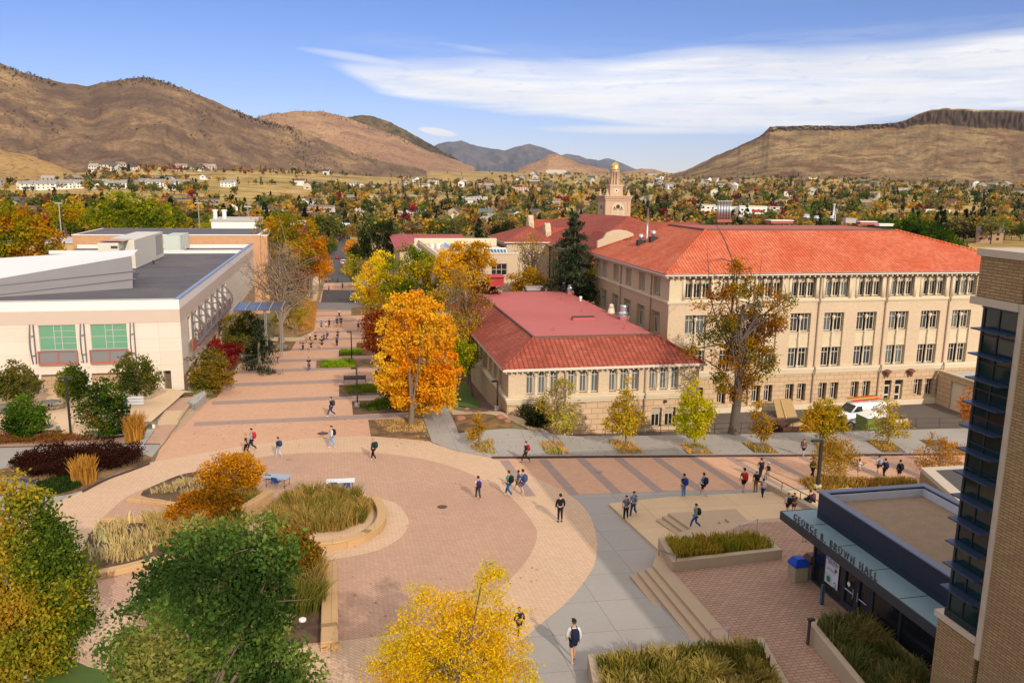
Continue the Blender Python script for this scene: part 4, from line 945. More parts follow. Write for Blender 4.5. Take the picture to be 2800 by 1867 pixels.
def west_roof_things():
    z=7.57
    def N4(x,y): return (x/2.6133/KD,(600+y/2.6133)/KD)
    M_hv=mat('cream_unit_paint',(.60,.57,.50),.5,.08,1); M_hg=mat('pale_green_unit',(.47,.52,.47),.5,.08,1)
    r=empty('rooftop_air_handler',(-32,112,z),label='long cream louvred air handler with a red stained top on the flat roof',cat='air unit')
    a=WZ(*N4(700,282),z); bq=WZ(*N4(905,282),z)
    x0,x1,y0,y1=a.x,bq.x,a.y-2,a.y+19
    x0=WZ(*N4(703,262),z).x; 
    y0=118.; xl=W(*N4(702,240),y0).x; xr=W(*N4(850,240),y0).x; zt=W(*N4(702,168),y0).z
    m=MB(); m.box(xl,xr,y0,y0+3,z+.1,zt); m.box(xl+.01,xr+1.3,y0+3,y0+22,z+.1,zt+.15); m.build('housing',M_hv,r)
    l=MB(); l.box(xr+1.3,xr+1.36,y0+16,y0+21,z+.8,zt-.1); l.box(xr+.0,xr+.06,y0+.4,y0+2.8,z+.9,zt-.8); l.build('louvre',mat('louvre_grey',(.33,.32,.29),.6,.3,6),r)
    l=MB(); l.box(xl+1.6,xr-.1,y0-.05,y0,zt-.75,zt-.4); l.build('nameplate',mat('plum_plate',(.07,.05,.09),.5,.05,1),r)
    l=MB(); l.box(xl+.1,xr+.6,y0+.1,y0+5,zt+.16,zt+.2); l.build('stained_lid',mat('rust_stained_lid',(.5,.38,.32),.7,.2,1.5,col2=(.34,.14,.10)),r)
    y0=150; xl=W(*N4(1172,210),y0).x; xr=W(*N4(1290,210),y0).x; zt=W(*N4(1172,118),y0).z
    r=empty('rooftop_air_unit',(xl,y0,z-.3),label='pale green boxy air unit standing near the tan brick block on the roof',cat='air unit')
    m=MB(); m.box(xl,xr,y0,y0+9,z,zt); m.build('housing',M_hg,r); m=MB()
    for k in range(6): m.box(xr,xr+.06,y0+.5+k*1.4,y0+.6+k*1.4,z+.1,zt-.1)
    m.build('panel_rib',M_hv,r)
    a=WZ(*N4(1115,243),z); m=MB(); m.box(a.x-1.1,a.x+1.1,a.y-1.2,a.y+1.2,z,z+.35); tag(m.build('roof_hatch',M_white),'white low hatch lying on the dark flat roof','roof hatch')
    for (x,y) in ((1098,320),(1020,272),(967,295)):
        a=WZ(*N4(x,y),z); m=MB(); m.tube([a,a+Vector((0,0,.5))],.12,6); m.lathe((a.x,a.y,z+.4),[(.22,0),(.15,.15)],8); tag(m.build('vent_pipe',M_dark),'small black vent pipe on the dark flat roof','pipe','black vent pipes on the dark flat roof')
    for (x,y) in ((1080,195),(1628,185)):
        a=WZ(*N4(x,y),z-.3); m=MB(); m.lathe((a.x,a.y,z-.3),[(.5,0),(.5,.3),(.3,.35),(.3,.8),(.42,.85),(.42,1.1),(.1,1.2)],12); tag(m.build('roof_fan',M_metal,smooth=True),'round steel exhaust fan near the tan brick parapet','roof fan','steel fans by the brick parapet')
west_roof_things()
# ------------------------------------------------------------------ east terrace, steps, planters
ZP=.12
M_step=mat('tan_step_concrete',(.42,.30,.20),.85,.14,2.5,bump=.05)
def slabpoly(mb,pts,z0,z1,m=0,mt=None):
    n=len(pts); a=sum(pts[i][0]*pts[(i+1)%n][1]-pts[(i+1)%n][0]*pts[i][1] for i in range(n))
    if a<0: pts=pts[::-1]
    o=len(mb.v); mb.v+=[(p[0],p[1],z0) for p in pts]+[(p[0],p[1],z1) for p in pts]
    for i in range(n): mb.f.append((o+i,o+(i+1)%n,o+n+(i+1)%n,o+n+i)); mb.m.append(m)
    mb.f.append(tuple(o+n+i for i in range(n))); mb.m.append(m if mt is None else mt)
    mb.f.append(tuple(o+i for i in range(n-1,-1,-1))); mb.m.append(m)
def terrace():
    # first level follows the fall of the ground
    patch('lower_terrace',gp([(1397,1161),(1530,1146),(1955,1124),(2000,1150),(2000,1230),(1700,1235),(1512,1268)]),M_concd,.16,thick=.8)
    A=WZ(1503,1302,ZP); B=WZ(1640,1462,ZP)
    d=(B-A).normalized(); nrm=Vector((-d.y,d.x,0)); 
    if nrm.x>0: nrm=-nrm
    A2=A-d*.25; B2=B+d*1.2
    mb=MB()
    for k in range(1,5):
        o=nrm*(.42*(5-k)); z=ZP-.15*(5-k)
        slabpoly(mb,[A2+o,B2+o,B2+o-nrm*.44,A2+o-nrm*.44],-2.5,z)
    tag(mb.build('terrace_steps',M_step),kind='structure')
    L3=[A2,B2]+[WZ(1700,1570,ZP),WZ(1900,1800,ZP),WZ(2300,1800,ZP),WZ(2250,1200,ZP),WZ(1990,1170,ZP),WZ(1790,1188,ZP),WZ(1684,1198,ZP),WZ(1592,1212,ZP),WZ(1560,1222,ZP),WZ(1510,1262,ZP)]
    mb=MB(); slabpoly(mb,[(p.x,p.y) for p in L3],-2.6,ZP); tag(mb.build('upper_terrace',M_step),kind='structure')
    pv=[A-nrm*.75-d*.3,B-nrm*.75+d*1.0]+[WZ(1720,1570,ZP),WZ(1900,1790,ZP),WZ(2300,1790,ZP),WZ(2250,1210,ZP),WZ(1990,1180,ZP),WZ(1800,1196,ZP),WZ(1703,1203,ZP)]
    patch('terrace_paving',[(p.x,p.y) for p in pv],M_patio,.012,hf=lambda x,y:ZP)
    # middle level with its three risers up from the lower terrace
    z2=ZP-.45; E0=WZ(1534,1178,z2); E1=WZ(1612,1232,z2); d2=(E1-E0).normalized(); n2=Vector((-d2.y,d2.x,0)); 
    if n2.x>0: n2=-n2
    mb=MB(); far=[WZ(1690,1168,z2),WZ(1720,1198,z2),WZ(1660,1240,z2)]
    slabpoly(mb,[E0,E1+d2*.6]+[far[2],far[1],far[0]],-2.5,z2)
    for k in (1,2):
        o=n2*(.42*k); slabpoly(mb,[E0+o,E1+d2*.6+o,E1+d2*.6+o-n2*.44,E0+o-n2*.44],-2.5,z2-.15*k)
    F0=WZ(1650,1196,z2+.15); F1=WZ(1690,1226,z2+.15)
    for k in (0,1):
        o=Vector((.42*k,0,0)); slabpoly(mb,[F0+o,F1+o+Vector((0,-.8,0)),F1+o+Vector((.44,-.8,0)),F0+o+Vector((.44,0,0))],-2.4,z2+.15*(k+1))
    tag(mb.build('middle_steps',M_step),kind='structure')
terrace()
def planter(label,outer,h,zb,th=.35,hf=None,soil=.12,group=None):
    "concrete planter: outer outline in world, a wall ring and a soil fill"
    n=len(outer); cx=sum(p[0] for p in outer)/n; cy=sum(p[1] for p in outer)/n
    a=sum(outer[i][0]*outer[(i+1)%n][1]-outer[(i+1)%n][0]*outer[i][1] for i in range(n))
    if a<0: outer=outer[::-1]
    inner=[]
    for i in range(n):
        p0,p1,p2=[Vector((q[0],q[1])) for q in (outer[i-1],outer[i],outer[(i+1)%n])]
        e1=(p1-p0).normalized(); e2=(p2-p1).normalized(); m1=Vector((-e1.y,e1.x)); m2=Vector((-e2.y,e2.x)); b=(m1+m2).normalized()
        inner.append(p1+b*th/max(.4,b.dot(m1)))
    r=empty('planter',(cx,cy,zb),label=label,cat='planter',group=group)
    mb=MB()
    for i in range(n):
        j=(i+1)%n; o0,o1=outer[i],outer[j]; i0,i1=inner[i],inner[j]
        V=lambda q,z:(q[0],q[1],z)
        mb.quad(V(o0,zb-.6),V(o1,zb-.6),V(o1,zb+h),V(o0,zb+h)); mb.quad(V(o0,zb+h),V(o1,zb+h),V(i1,zb+h),V(i0,zb+h)); mb.quad(V(i1,zb+.1),V(i0,zb+.1),V(i0,zb+h),V(i1,zb+h))
    mb.build('wall',M_cwall,r)
    s=MB(); s.add([(p[0],p[1],zb+h-soil) for p in inner],[tuple(range(n))]); s.build('soil',M_mulch,r)
    return r,[(p.x,p.y) for p in inner],zb+h-soil
# planter one: beside the steps, planter two: front of picture, planter three: against the hall
h1=.55; zt1=ZP+h1
PL1=[WZ(1512,1234,zt1),WZ(1545,1290,zt1),WZ(1797,1262,zt1),WZ(1745,1222,zt1)]
pl1=planter('long concrete planter of green grasses between the two flights of steps',[(p.x,p.y) for p in PL1],h1,ZP)
PL2=[WZ(1350,1502,.75),WZ(1372,1620,.75),WZ(1830,1600,.75),WZ(1752,1462,.75)]
pl2=planter('concrete planter of tall grasses at the bottom edge beside the walker in white',[(p.x,p.y) for p in PL2],.75,.0)
PL3=[WZ(1853,1424,ZP+.8),WZ(2030,1640,ZP+.8),WZ(2200,1640,ZP+.8),WZ(2160,1560,ZP+.8),WZ(1990,1410,ZP+.8)]
pl3=planter('deep concrete planter of dark grasses under the glass wall of the entrance',[(p.x,p.y) for p in PL3],.8,ZP,.3)
# ------------------------------------------------------------------ glass entrance pavilion + tower
def N5(x,y): return ((2100+x/3.0325)/KD,(1350+y/3.0325)/KD)
def N4b(x,y): return ((1900+x/2.0444)/KD,(1100+y/2.0444)/KD)
def N6b(x,y): return ((2350+x/3.358)/KD,(1400+y/3.358)/KD)
def pavilion():
    Xg=WZ(*N5(615,935),ZP).x
    c=WX(*N4b(682,640),Xg); zc=c.z; Yn=c.y; zt=WX(*N4b(693,500),Xg).z
    zcan=zc; tip=WZ(*N4b(480,607),zcan); Xc=tip.x; Yc=tip.y; Xr=WZ(*N4b(1290,463),zt).x
    print('pav',Xg,zc,Yn,zt,Xc,Yc,Xr)
    M_blu=brickmat('dark_blue_panel','#232a3c','#20273a','#10141f',3.6,1.3,'auto',.02,.45,.08,off=0)
    M_can=mat('blue_green_canopy',(.17,.25,.29),.45,.12,2); M_fr=mat('charcoal_frame',(.030,.036,.048),.4,.08,2); M_cop=mat('slate_blue_coping',(.14,.16,.24),.45,.06,2)
    root=empty('entrance_pavilion',(Xg,Yn,ZP),label='low dark blue entrance pavilion with a gravel roof and lettering along its canopy',cat='building')
    Ys=20.5; m=MB()
    m.box(Xg,Xg+.25,Ys,Yn,zc-.02,zt,0); m.box(Xg+.25,Xr,Yn-.25,Yn,ZP,zt,0); m.box(Xr-.25,Xr,Ys,Yn-.25,ZP,zt,0)
    m.build('wall',M_blu,root)
    r=MB(); r.box(Xg+.25,Xr-.25,Ys,Yn-.25,zt-.55,zt-.45); r.build('roof',mat('gravel_roof',(.26,.18,.12),.95,.45,14,bump=.7),root)
    fl=MB(); fl.box(Xg+.25,Xr-.25,Yn-.36,Yn-.253,zt-.45,zt-.08); fl.box(Xr-.36,Xr-.253,Ys,Yn-.36,zt-.45,zt-.08); fl.build('flashing',mat('pale_flashing',(.50,.52,.60),.4,.25,3),root)
    k=MB(); k.box(Xg-.06,Xg+.3,Ys,Yn+.06,zt+.003,zt+.07); k.box(Xg+.3,Xr+.06,Yn-.3,Yn+.06,zt+.003,zt+.07); k.box(Xr-.3,Xr+.06,Ys,Yn-.3,zt+.003,zt+.07); k.build('coping',M_cop,root)
    cn=MB(); cn.box(Xc,Xg+.6,Ys,Yc,zcan-.06,zcan,0); cn.box(Xc-.03,Xc+.03,Ys,Yc,zcan-.42,zcan+.01,1); cn.box(Xc+.03,Xg+.6,Yc-.04,Yc+.02,zcan-.42,zcan+.012,1)
    y=Yc-1.9
    while y>Ys: cn.box(Xc+.04,Xg,y,y+.03,zcan+.003,zcan+.012,1); y-=2.45
    cn.quad((Xg+.5,Ys,zcan-.42),(Xc,Ys,zcan-.42),(Xc,Yc,zcan-.42),(Xg+.5,Yc,zcan-.42),1)
    cn.build('canopy',[M_can,M_fr],root)
    # lettering standing on the canopy edge
    cu=bpy.data.curves.new('sign_lettering','FONT'); cu.body='GEORGE R. BROWN HALL'; cu.size=.50; cu.extrude=.03; cu.space_character=1.52; cu.space_word=1.1
    to=bpy.data.objects.new('tmp',cu); C.objects.link(to); bpy.context.view_layer.update()
    me=bpy.data.meshes.new_from_object(to.evaluated_get(bpy.context.evaluated_depsgraph_get())); bpy.data.objects.remove(to)
    a=WZ(*N4b(560,655),zcan); b=WZ(*N4b(1022,1000),zcan); xs=[v.co.x for v in me.vertices]; s=(a.y-b.y)/(max(xs)-min(xs))
    for v in me.vertices:
        x,y,z=v.co; v.co=(z, -(x-min(xs))*s, y)
    me.materials.clear(); me.materials.append(mat('steel_letters',(.10,.11,.13),.35,.05,4,metal=.4)); me.name='sign_lettering'
    o=bpy.data.objects.new('sign_lettering',me); C.objects.link(o); o.location=(Xc+.07,a.y,zcan+.02); child(o,root)
    # glass front
    g=MB(); z0,z1=ZP+.12,zcan-.42
    g.box(Xg+.03,Xg+.06,Ys,Yn-.1,z0,z1); g.box(Xg+.03,Xg+1.6,Yn-.1,Yn-.07,z0,z1); g.build('glass_wall',M_glass,root)
    fr=MB(); fr.box(Xg-.02,Xg+.1,Ys,Yn,ZP-.3,z0,0)
    for yy,w in [(Yn-.06,.12),(WX(*N5(465,720),Xg).y,.10),(WX(*N5(622,800),Xg).y,.12),(WX(*N5(740,850),Xg).y,.10),(WX(*N5(860,860),Xg).y,.2),(WX(*N5(1090,1100),Xg).y,.12),(22.9,.1)]:
        fr.box(Xg-.03,Xg+.09,yy-w/2,yy+w/2,z0,z1,0)
    fr.build('frame',M_fr,root)
    ya=WX(*N5(622,800),Xg).y-.06; yb=WX(*N5(740,850),Xg).y; yc=WX(*N5(860,860),Xg).y+.1
    for i,(p,q) in enumerate(((yb+.05,ya),(yc,yb-.05))):
        d=MB(); d.box(Xg-.05,Xg+.02,p,p+.09,z0,z0+2.3); d.box(Xg-.05,Xg+.02,q-.09,q,z0,z0+2.3); d.box(Xg-.05,Xg+.02,p+.09,q-.09,z0,z0+.25); d.box(Xg-.05,Xg+.02,p+.09,q-.09,z0+2.15,z0+2.3)
        do=d.build('door',M_fr,root); h=MB(); h.tube([(Xg-.12,(p+.12) if i==0 else q-.12,z0+.8),(Xg-.12,(p+.12) if i==0 else q-.12,z0+1.25)],.025,6); h.tube([(Xg-.06,p+.15,z0+.95),(Xg-.06,q-.15,z0+.95)],.03,6); h.build('handle',M_metal,do)
    st=MB(); 
    p=WX(*N5(680,745),Xg); st.lathe((0,0,0),[(.11,0),(.11,.01)],14); o=st.build('door_sticker',M_white,root,loc=None); o.rotation_euler=(0,R_(-90),0); o.location=(Xg-.06,p.y,p.z); o.matrix_parent_inverse=parent_mat(root).inverted()
    # poster taped inside the glass, a flat printed sheet
    P0=WX(*N5(490,480),Xg-.02); P1=WX(*N5(597,550),Xg-.02); P2=WX(*N5(578,800),Xg-.02); P3=WX(*N5(475,722),Xg-.02)
    y0,y1=P0.y,P1.y; zt_=P0.z; zb_=P3.z
    ps=empty('window_poster',(Xg-.02,y0,zb_),label='tall white poster with bold dark lettering and a green disc in the entrance glass',cat='poster')
    q=MB(); q.box(Xg-.03,Xg-.02,y1,y0,zb_,zt_); q.build('sheet',mat('poster_paper',(.62,.63,.70),.6,.03,3),ps)
    dk=mat('poster_ink',(.05,.04,.10),.6,0); gn=mat('poster_green',(.02,.16,.11),.6,0); pg=mat('poster_pale_green',(.42,.52,.48),.6,0); H=zt_-zb_; Wd=y0-y1
    def txt(body,cy,cz,size,m,name='lettering'):
        cu=bpy.data.curves.new('t','FONT'); cu.body=body; cu.size=size; cu.align_x='CENTER'; to=bpy.data.objects.new('t',cu); C.objects.link(to); bpy.context.view_layer.update()
        me=bpy.data.meshes.new_from_object(to.evaluated_get(bpy.context.evaluated_depsgraph_get())); bpy.data.objects.remove(to)
        for v in me.vertices: x,y,z=v.co; v.co=(Xg-.036,y0-cy*Wd-x,zb_+cz*H+y)
        me.materials.clear(); me.materials.append(m); o=bpy.data.objects.new(name,me); C.objects.link(o); child(o,ps)
    txt("BLASTER'S",.5,.80,.23,dk); txt('BREW',.55,.69,.30,dk)
    for k,(w_,cz_) in enumerate(((.5,.62),(.66,.53),(.72,.48),(.5,.40))):
        q=MB(); q.box(Xg-.036,Xg-.034,y0-(.46+w_/2)*Wd,y0-(.46-w_/2)*Wd,zb_+cz_*H,zb_+(cz_+.018)*H); q.build('ink_line',dk if k in(1,2) else pg,ps)
    q=MB(); q.box(Xg-.034,Xg-.031,y0-.56*Wd,y0-.03*Wd,zb_+.03*H,zb_+.36*H); q.build('panel',pg,ps)
    for cyy,czz,r_,m_ in ((.3,.17,.16,gn),(.80,.60,.10,gn)):
        q=MB(); n=20; q.add([(Xg-.037,y0-cyy*Wd+r_*math.cos(2*math.pi*k/n),zb_+czz*H+r_*math.sin(2*math.pi*k/n)) for k in range(n)],[tuple(range(n))]); q.build('disc_emblem',m_,ps)
    q=MB(); cy_,cz_=y0-.8*Wd,zb_+.14*H; n=14
    for k in range(n-2):
        a0=2*math.pi*k/n-.6; a1=2*math.pi*(k+1)/n-.6; q.quad(*[(Xg-.037,cy_+rr*math.cos(a),cz_+rr*math.sin(a)) for rr,a in((.12,a0),(.12,a1),(.08,a1),(.08,a0))])
    q.box(Xg-.038,Xg-.036,cy_-.13,cy_+.13,cz_-.2,cz_-.15); q.build('ring_emblem',dk,ps)
    return Xg,Yn,zcan,Xc,Yc,zt
PAV=pavilion()
def tower():
    X=21.4; Yc=24.4; Y0=-14
    M_tb=brickmat('tower_brick','#a58a66','#92795a','#6e5a42',.44,.105,'auto',.018,.85,.14); M_pre=mat('precast_band',(.48,.40,.32),.8,.1,2,bump=.03)
    M_gl=mat('tinted_curtain_glass',(.006,.022,.026),.05,.1,.5,spec=.32); M_bl=mat('blue_sunshade',(.035,.055,.11),.35,.08,2,metal=.3); M_mul=mat('curtain_mullion',(.012,.02,.03),.3,0)
    root=empty('brick_tower',(X,Yc,ZP),label='tall tan brick tower at the right edge with a dark glass corner and blue fins',cat='building')
    ys=22.4; gz0,gz1=4.95,16.05
    b=MB()
    # lower block under the glass, side wall, upper block (solid volumes butted together)
    b.box(X+.004,X+14,ys,Yc-.08,-1.5,4.42,0); b.box(X+.004,X+14,Y0,ys-.22,-1.5,17.75,0); b.box(X+.004,X+14,ys,Yc-.06,16.36,17.75,0)
    b.box(X+1.2,X+14,ys,Yc-1.4,4.6,16.05,2)
    b.build('wall',[M_tb,M_pre,M_dark],root)
    t=MB(); t.box(X-.10,X+14.1,ys,Yc+.02,4.423,4.66,0); t.box(X-.06,X+14,Y0,ys,4.3,4.3+.01,0) if False else None
    t.box(X-.10,X+14.1,ys,Yc+.10,16.10,16.357,0); t.box(X-.05,X+.3,ys-.22,ys,3.9,16.357,0); t.box(X-.08,X+14.1,Y0,Yc+.06,17.753,18.0,0)
    t.box(X-.03,X+14,ys+.0,Yc-.05,1.2,1.55,0)
    t.build('precast_trim',M_pre,root)
    g=MB(); g.box(X+.02,X+.06,ys,Yc-.5,4.66,16.08); g.box(X+.06,X+6,Yc-.55,Yc-.5,4.66,16.08); g.build('curtain_glass',M_gl,root)
    m=MB(); n=12; sp=(15.35-5.9)/10.
    zs=[WX(*q,X-.35).z for q in []]
    for k in range(13):
        z=4.66+ (16.08-4.66)*k/12.; m.box(X-.01,X+.017,ys,Yc-.5,z-.03,z+.03)
    for y in (23.2,): m.box(X-.013,X+.017,y-.03,y+.03,4.7,16.08)
    m.box(X-.02,X+.1,Yc-.56,Yc-.46,4.66,16.08); m.box(X-.04,X+.2,ys,Yc-.4,4.663,4.95)
    m.build('mullion',M_mul,root)
    # horizontal blue fins carried past the corner
    tips=[N4b(1475,120),N4b(1462,250),N4b(1445,380),N4b(1432,510),N4b(1418,640),N4b(1403,768),N4b(1390,890),N4b(1380,1015)]
    def N1(x,y): return ((2350+x/5.2267)/KD,(700+y/5.2267)/KD)
    def N8(x,y): return ((2250+x/5.2267)/KD,(980+y/5.2267)/KD)
    tips=[N1(1725,715),N1(1570,1020),N1(1530,1375),N8(2010,255),N8(1970,600)]+tips
    for i,(px,py) in enumerate(tips):
        z=W(px,py,Yc-.5).z; xo=X-.42 if i else X-.06
        f=MB(); f.box(xo,X+.01,ys,Yc-.45,z-.05,z); f.build('sunshade_fin',M_bl,root)
    # floor slabs and pale furniture glimpsed inside
    f=MB()
    f.build if False else None
    # lower annex wall behind with a flat top
    return root
tower()
def annex():
    # tan walled planter/roof box behind the pavilion
    z=2.3
    a=W(2115,1073,47); 
    zt=a.z; P=[WZ(2115,1073,zt),WZ(2420,1058,zt),WZ(2420,1160,zt),WZ(2205,1152,zt)]
    print('annex',a,P)
    r=empty('brick_annex',(P[0].x,P[0].y,-1),label='low brick block with a broad pale stone coping behind the pavilion',cat='building')
    m=MB(); slabpoly(m,[(p.x,p.y) for p in P],-3,zt-.28); m.build('wall',MATS['tower_brick'],r)
    m=MB(); slabpoly(m,[(p.x,p.y) for p in P],zt-.277,zt); m.build('coping',MATS['precast_band'],r)
    c=Vector((sum(p.x for p in P)/4,sum(p.y for p in P)/4,0)); m=MB(); slabpoly(m,[((p.x-c.x)*.8+c.x,(p.y-c.y)*.8+c.y) for p in P],zt-.1,zt+.004); m.build('roof',mat('dark_roof',(.08,.07,.07),.9,.2,1),r)
annex()
# retaining wall with a handrail, running from the promenade to the pavilion
def rwall():
    a=G(1756,1103,.55); b=G(1885,1172,.55); c=Vector((b.x+4,b.y-6.5,b.z)); 
    m=MB(); d=(b-a).normalized(); n=Vector((-d.y,d.x,0))*.22
    m.ext([a-n,b-n,b+n,a+n],(0,0,-1.6)); o=m.build('retaining_wall',M_cwall); tag(o,'low tan concrete wall with a step light beside the group of walkers','wall')
    r=empty('handrail',(a.x,a.y,a.z),label='dark pipe handrail standing along the low tan wall by the walkers',cat='handrail')
    m=MB(); 
    L=(b-a).length; pts=[a+d*(L*t)+Vector((0,0,.55)) for t in (0,.33,.66,1)]
    m.tube(pts,.03,6); m.build('rail',M_dark,r)
    for p in pts: q=MB(); q.tube([p-Vector((0,0,.55)),p],.025,6); q.build('post',M_dark,r)
rwall()
# curved seat wall, low plaza walls and the round grass planter
def ringwall(name,label,pts,w,h,m,cat='wall',closed=False,base=None,jo=True):
    "wall along a centre line (world), standing h above the plaza plane"
    mb=MB(); P=[Vector((p[0],p[1],0)) for p in pts]; L=len(P); o=len(mb.v)
    for i,p in enumerate(P):
        a=P[i-1] if (i>0 or closed) else P[i]; b=P[(i+1)%L] if (i<L-1 or closed) else P[i]
        t=(b-a).normalized(); n=Vector((-t.y,t.x,0))*w/2; z=plane(p.x,p.y)
        hh=h[i] if isinstance(h,(list,tuple)) else h
        mb.v+=[tuple(p-n+Vector((0,0,z-.3))),tuple(p-n+Vector((0,0,z+hh-.03))),tuple(p-n*.9+Vector((0,0,z+hh))),tuple(p+n*.9+Vector((0,0,z+hh))),tuple(p+n+Vector((0,0,z+hh-.03))),tuple(p+n+Vector((0,0,z-.3)))]
    for i in range(L if closed else L-1):
        j=(i+1)%L
        for k in range(5): mb.f.append((o+i*6+k,o+j*6+k,o+j*6+k+1,o+i*6+k+1)); mb.m.append(0)
    if not closed:
        mb.f.append(tuple(o+k for k in range(6))); mb.m.append(0); mb.f.append(tuple(o+(L-1)*6+k for k in range(5,-1,-1))); mb.m.append(0)
    ob=mb.build(name,m); 
    bm=bmesh.new(); bm.from_mesh(ob.data); bmesh.ops.recalc_face_normals(bm,faces=bm.faces[:]); bm.to_mesh(ob.data); bm.free()
    return tag(ob,label,cat)
M_seat=brickmat('sandstone_seat','#bd9b70','#b38f66','#8f7350',1.6,.5,'auto',.015,.85,.1)
def rc(px,py,h=.5): p=G(px,py,h); return (p.x,p.y)
ringwall('round_planter_wall','rounded sandstone wall curving round the big clump of plaza grass',crom([rc(862,1140),rc(876,1168),rc(870,1198),rc(836,1222),rc(790,1237),rc(735,1243),rc(690,1240)],6,False),.55,.5,M_seat)
ringwall('curved_seat_wall','short curved sandstone seat wall beside the folding tables',crom([rc(558,1163,.9),rc(590,1143,.9),rc(620,1125,.9)],6,False),.5,.9,M_seat)
ringwall('low_plaza_wall','straight sandstone wall running down the right side of the lower bed',[rc(757,1287,.35),rc(757,1380,.4),rc(757,1474,.45)],.75,[.3,.4,.5],M_seat)
ringwall('low_plaza_wall','northernmost low sandstone wall edging the upper mulch bed',[rc(296,1143,.25),rc(350,1147,.3),rc(430,1157,.35)],.45,.28,M_seat)
ringwall('low_plaza_wall','short sandstone wall at the top of the wide mulch bed',[rc(234,1189,.25),rc(290,1188,.3),rc(360,1187,.35)],.4,.28,M_seat)
ringwall('low_plaza_wall','long sandstone wall along the near side of the wide mulch bed',[rc(190,1322,.3),rc(290,1300,.35),rc(395,1270,.4)],.55,.38,M_seat)
ringwall('bed_edging','dark rust steel edging curving along the purple shrub bed',crom([rc(190,1126,.15),rc(245,1098,.15),rc(300,1078,.15),rc(343,1062,.15)],4,False),.12,.16,M_curb)
# gray stone ledges and ramp walls by the west patio
M_ledge=brickmat('pale_stone_ledge','#a5a19d','#9d9995','#77736f',1.2,1.2,'z',.03,.85,.12)
for q,lab,z,h in [([(431,921.5),(459,901),(470,897),(473,905),(447,929)],'pale grey stone ledge at the corner of the white building',-1.1,.1),([(318,1020),(338,984),(355,986),(331,1020)],'pale grey stone ledge beside the tawny ornamental grass',-1.05,.12)]:
    m=MB(); P=[WZ(p[0],p[1],z+h) for p in q]; slabpoly(m,[(p.x,p.y) for p in P],-3,z+h); tag(m.build('stone_ledge',M_ledge),lab,'ledge')
m=MB(); P=[G(*p,.1) for p in [(447,920),(453,922),(374,1023),(368,1021)]]; slabpoly(m,[(p.x,p.y) for p in P],-3.,-1.02)
m=MB(); 
a=[G(447,920),G(452,921),G(373,1023),G(368,1022)]
m.add([tuple(p+Vector((0,0,-.5))) for p in a]+[tuple(p+Vector((0,0,.02+max(0,(-1.1-p.z))*.75+.06))) for p in a],[(0,1,5,4),(1,2,6,5),(2,3,7,6),(3,0,4,7),(4,5,6,7)]); tag(m.build('ramp_kerb_wall',M_step),'sloping pale kerb wall along the ramp down to the mall','wall')
for k in range(3):
    a=[G(455+9*k,921-1.5*k),G(463+9*k,919.5-1.5*k),G(392+12*k,1000-2*k-6*k),G(384+12*k,1002-2*k-6*k)]
    mb=MB(); zt=.26-.08*k
    mb.add([tuple(p+Vector((0,0,-.4))) for p in a]+[tuple(a[0]+Vector((0,0,zt))),tuple(a[1]+Vector((0,0,zt))),tuple(a[2]+Vector((0,0,.03))),tuple(a[3]+Vector((0,0,.03)))],[(0,1,5,4),(1,2,6,5),(2,3,7,6),(3,0,4,7),(4,5,6,7)])
    tag(mb.build('ramp_steps',M_step),kind='structure')
# ------------------------------------------------------------------ buildings behind
def ox(x,y): return ((1040+x/3.92)/KD,(640+y/3.92)/KD)
def hip_simple(parent,pts,ez,ridge,mt,name='roof',th=.2):
    "pts: 4 eave corners xy (ccw from SW), ridge: two points (x,y,z)"
    a=MB(); E=[Vector((p[0],p[1],ez)) for p in pts]; r0,r1=Vector(ridge[0]),Vector(ridge[1])
    if abs(r1.y-r0.y)>=abs(r1.x-r0.x):
        a.add([E[0],E[1],r0],[(0,1,2)]); a.quad(E[1],E[2],r1,r0); a.add([E[2],E[3],r1],[(0,1,2)]); a.quad(E[3],E[0],r0,r1)
    else:
        a.quad(E[0],E[1],r1,r0); a.add([E[1],E[2],r1],[(0,1,2)]); a.quad(E[2],E[3],r0,r1); a.add([E[3],E[0],r0],[(0,1,2)])
    for i in range(4):
        j=(i+1)%4; a.quad(E[i]-Vector((0,0,th)),E[j]-Vector((0,0,th)),E[j],E[i],1)
    a.quad(E[3]-Vector((0,0,th)),E[2]-Vector((0,0,th)),E[1]-Vector((0,0,th)),E[0]-Vector((0,0,th)),1)
    return a.build(name,[mt,M_gutter],parent)
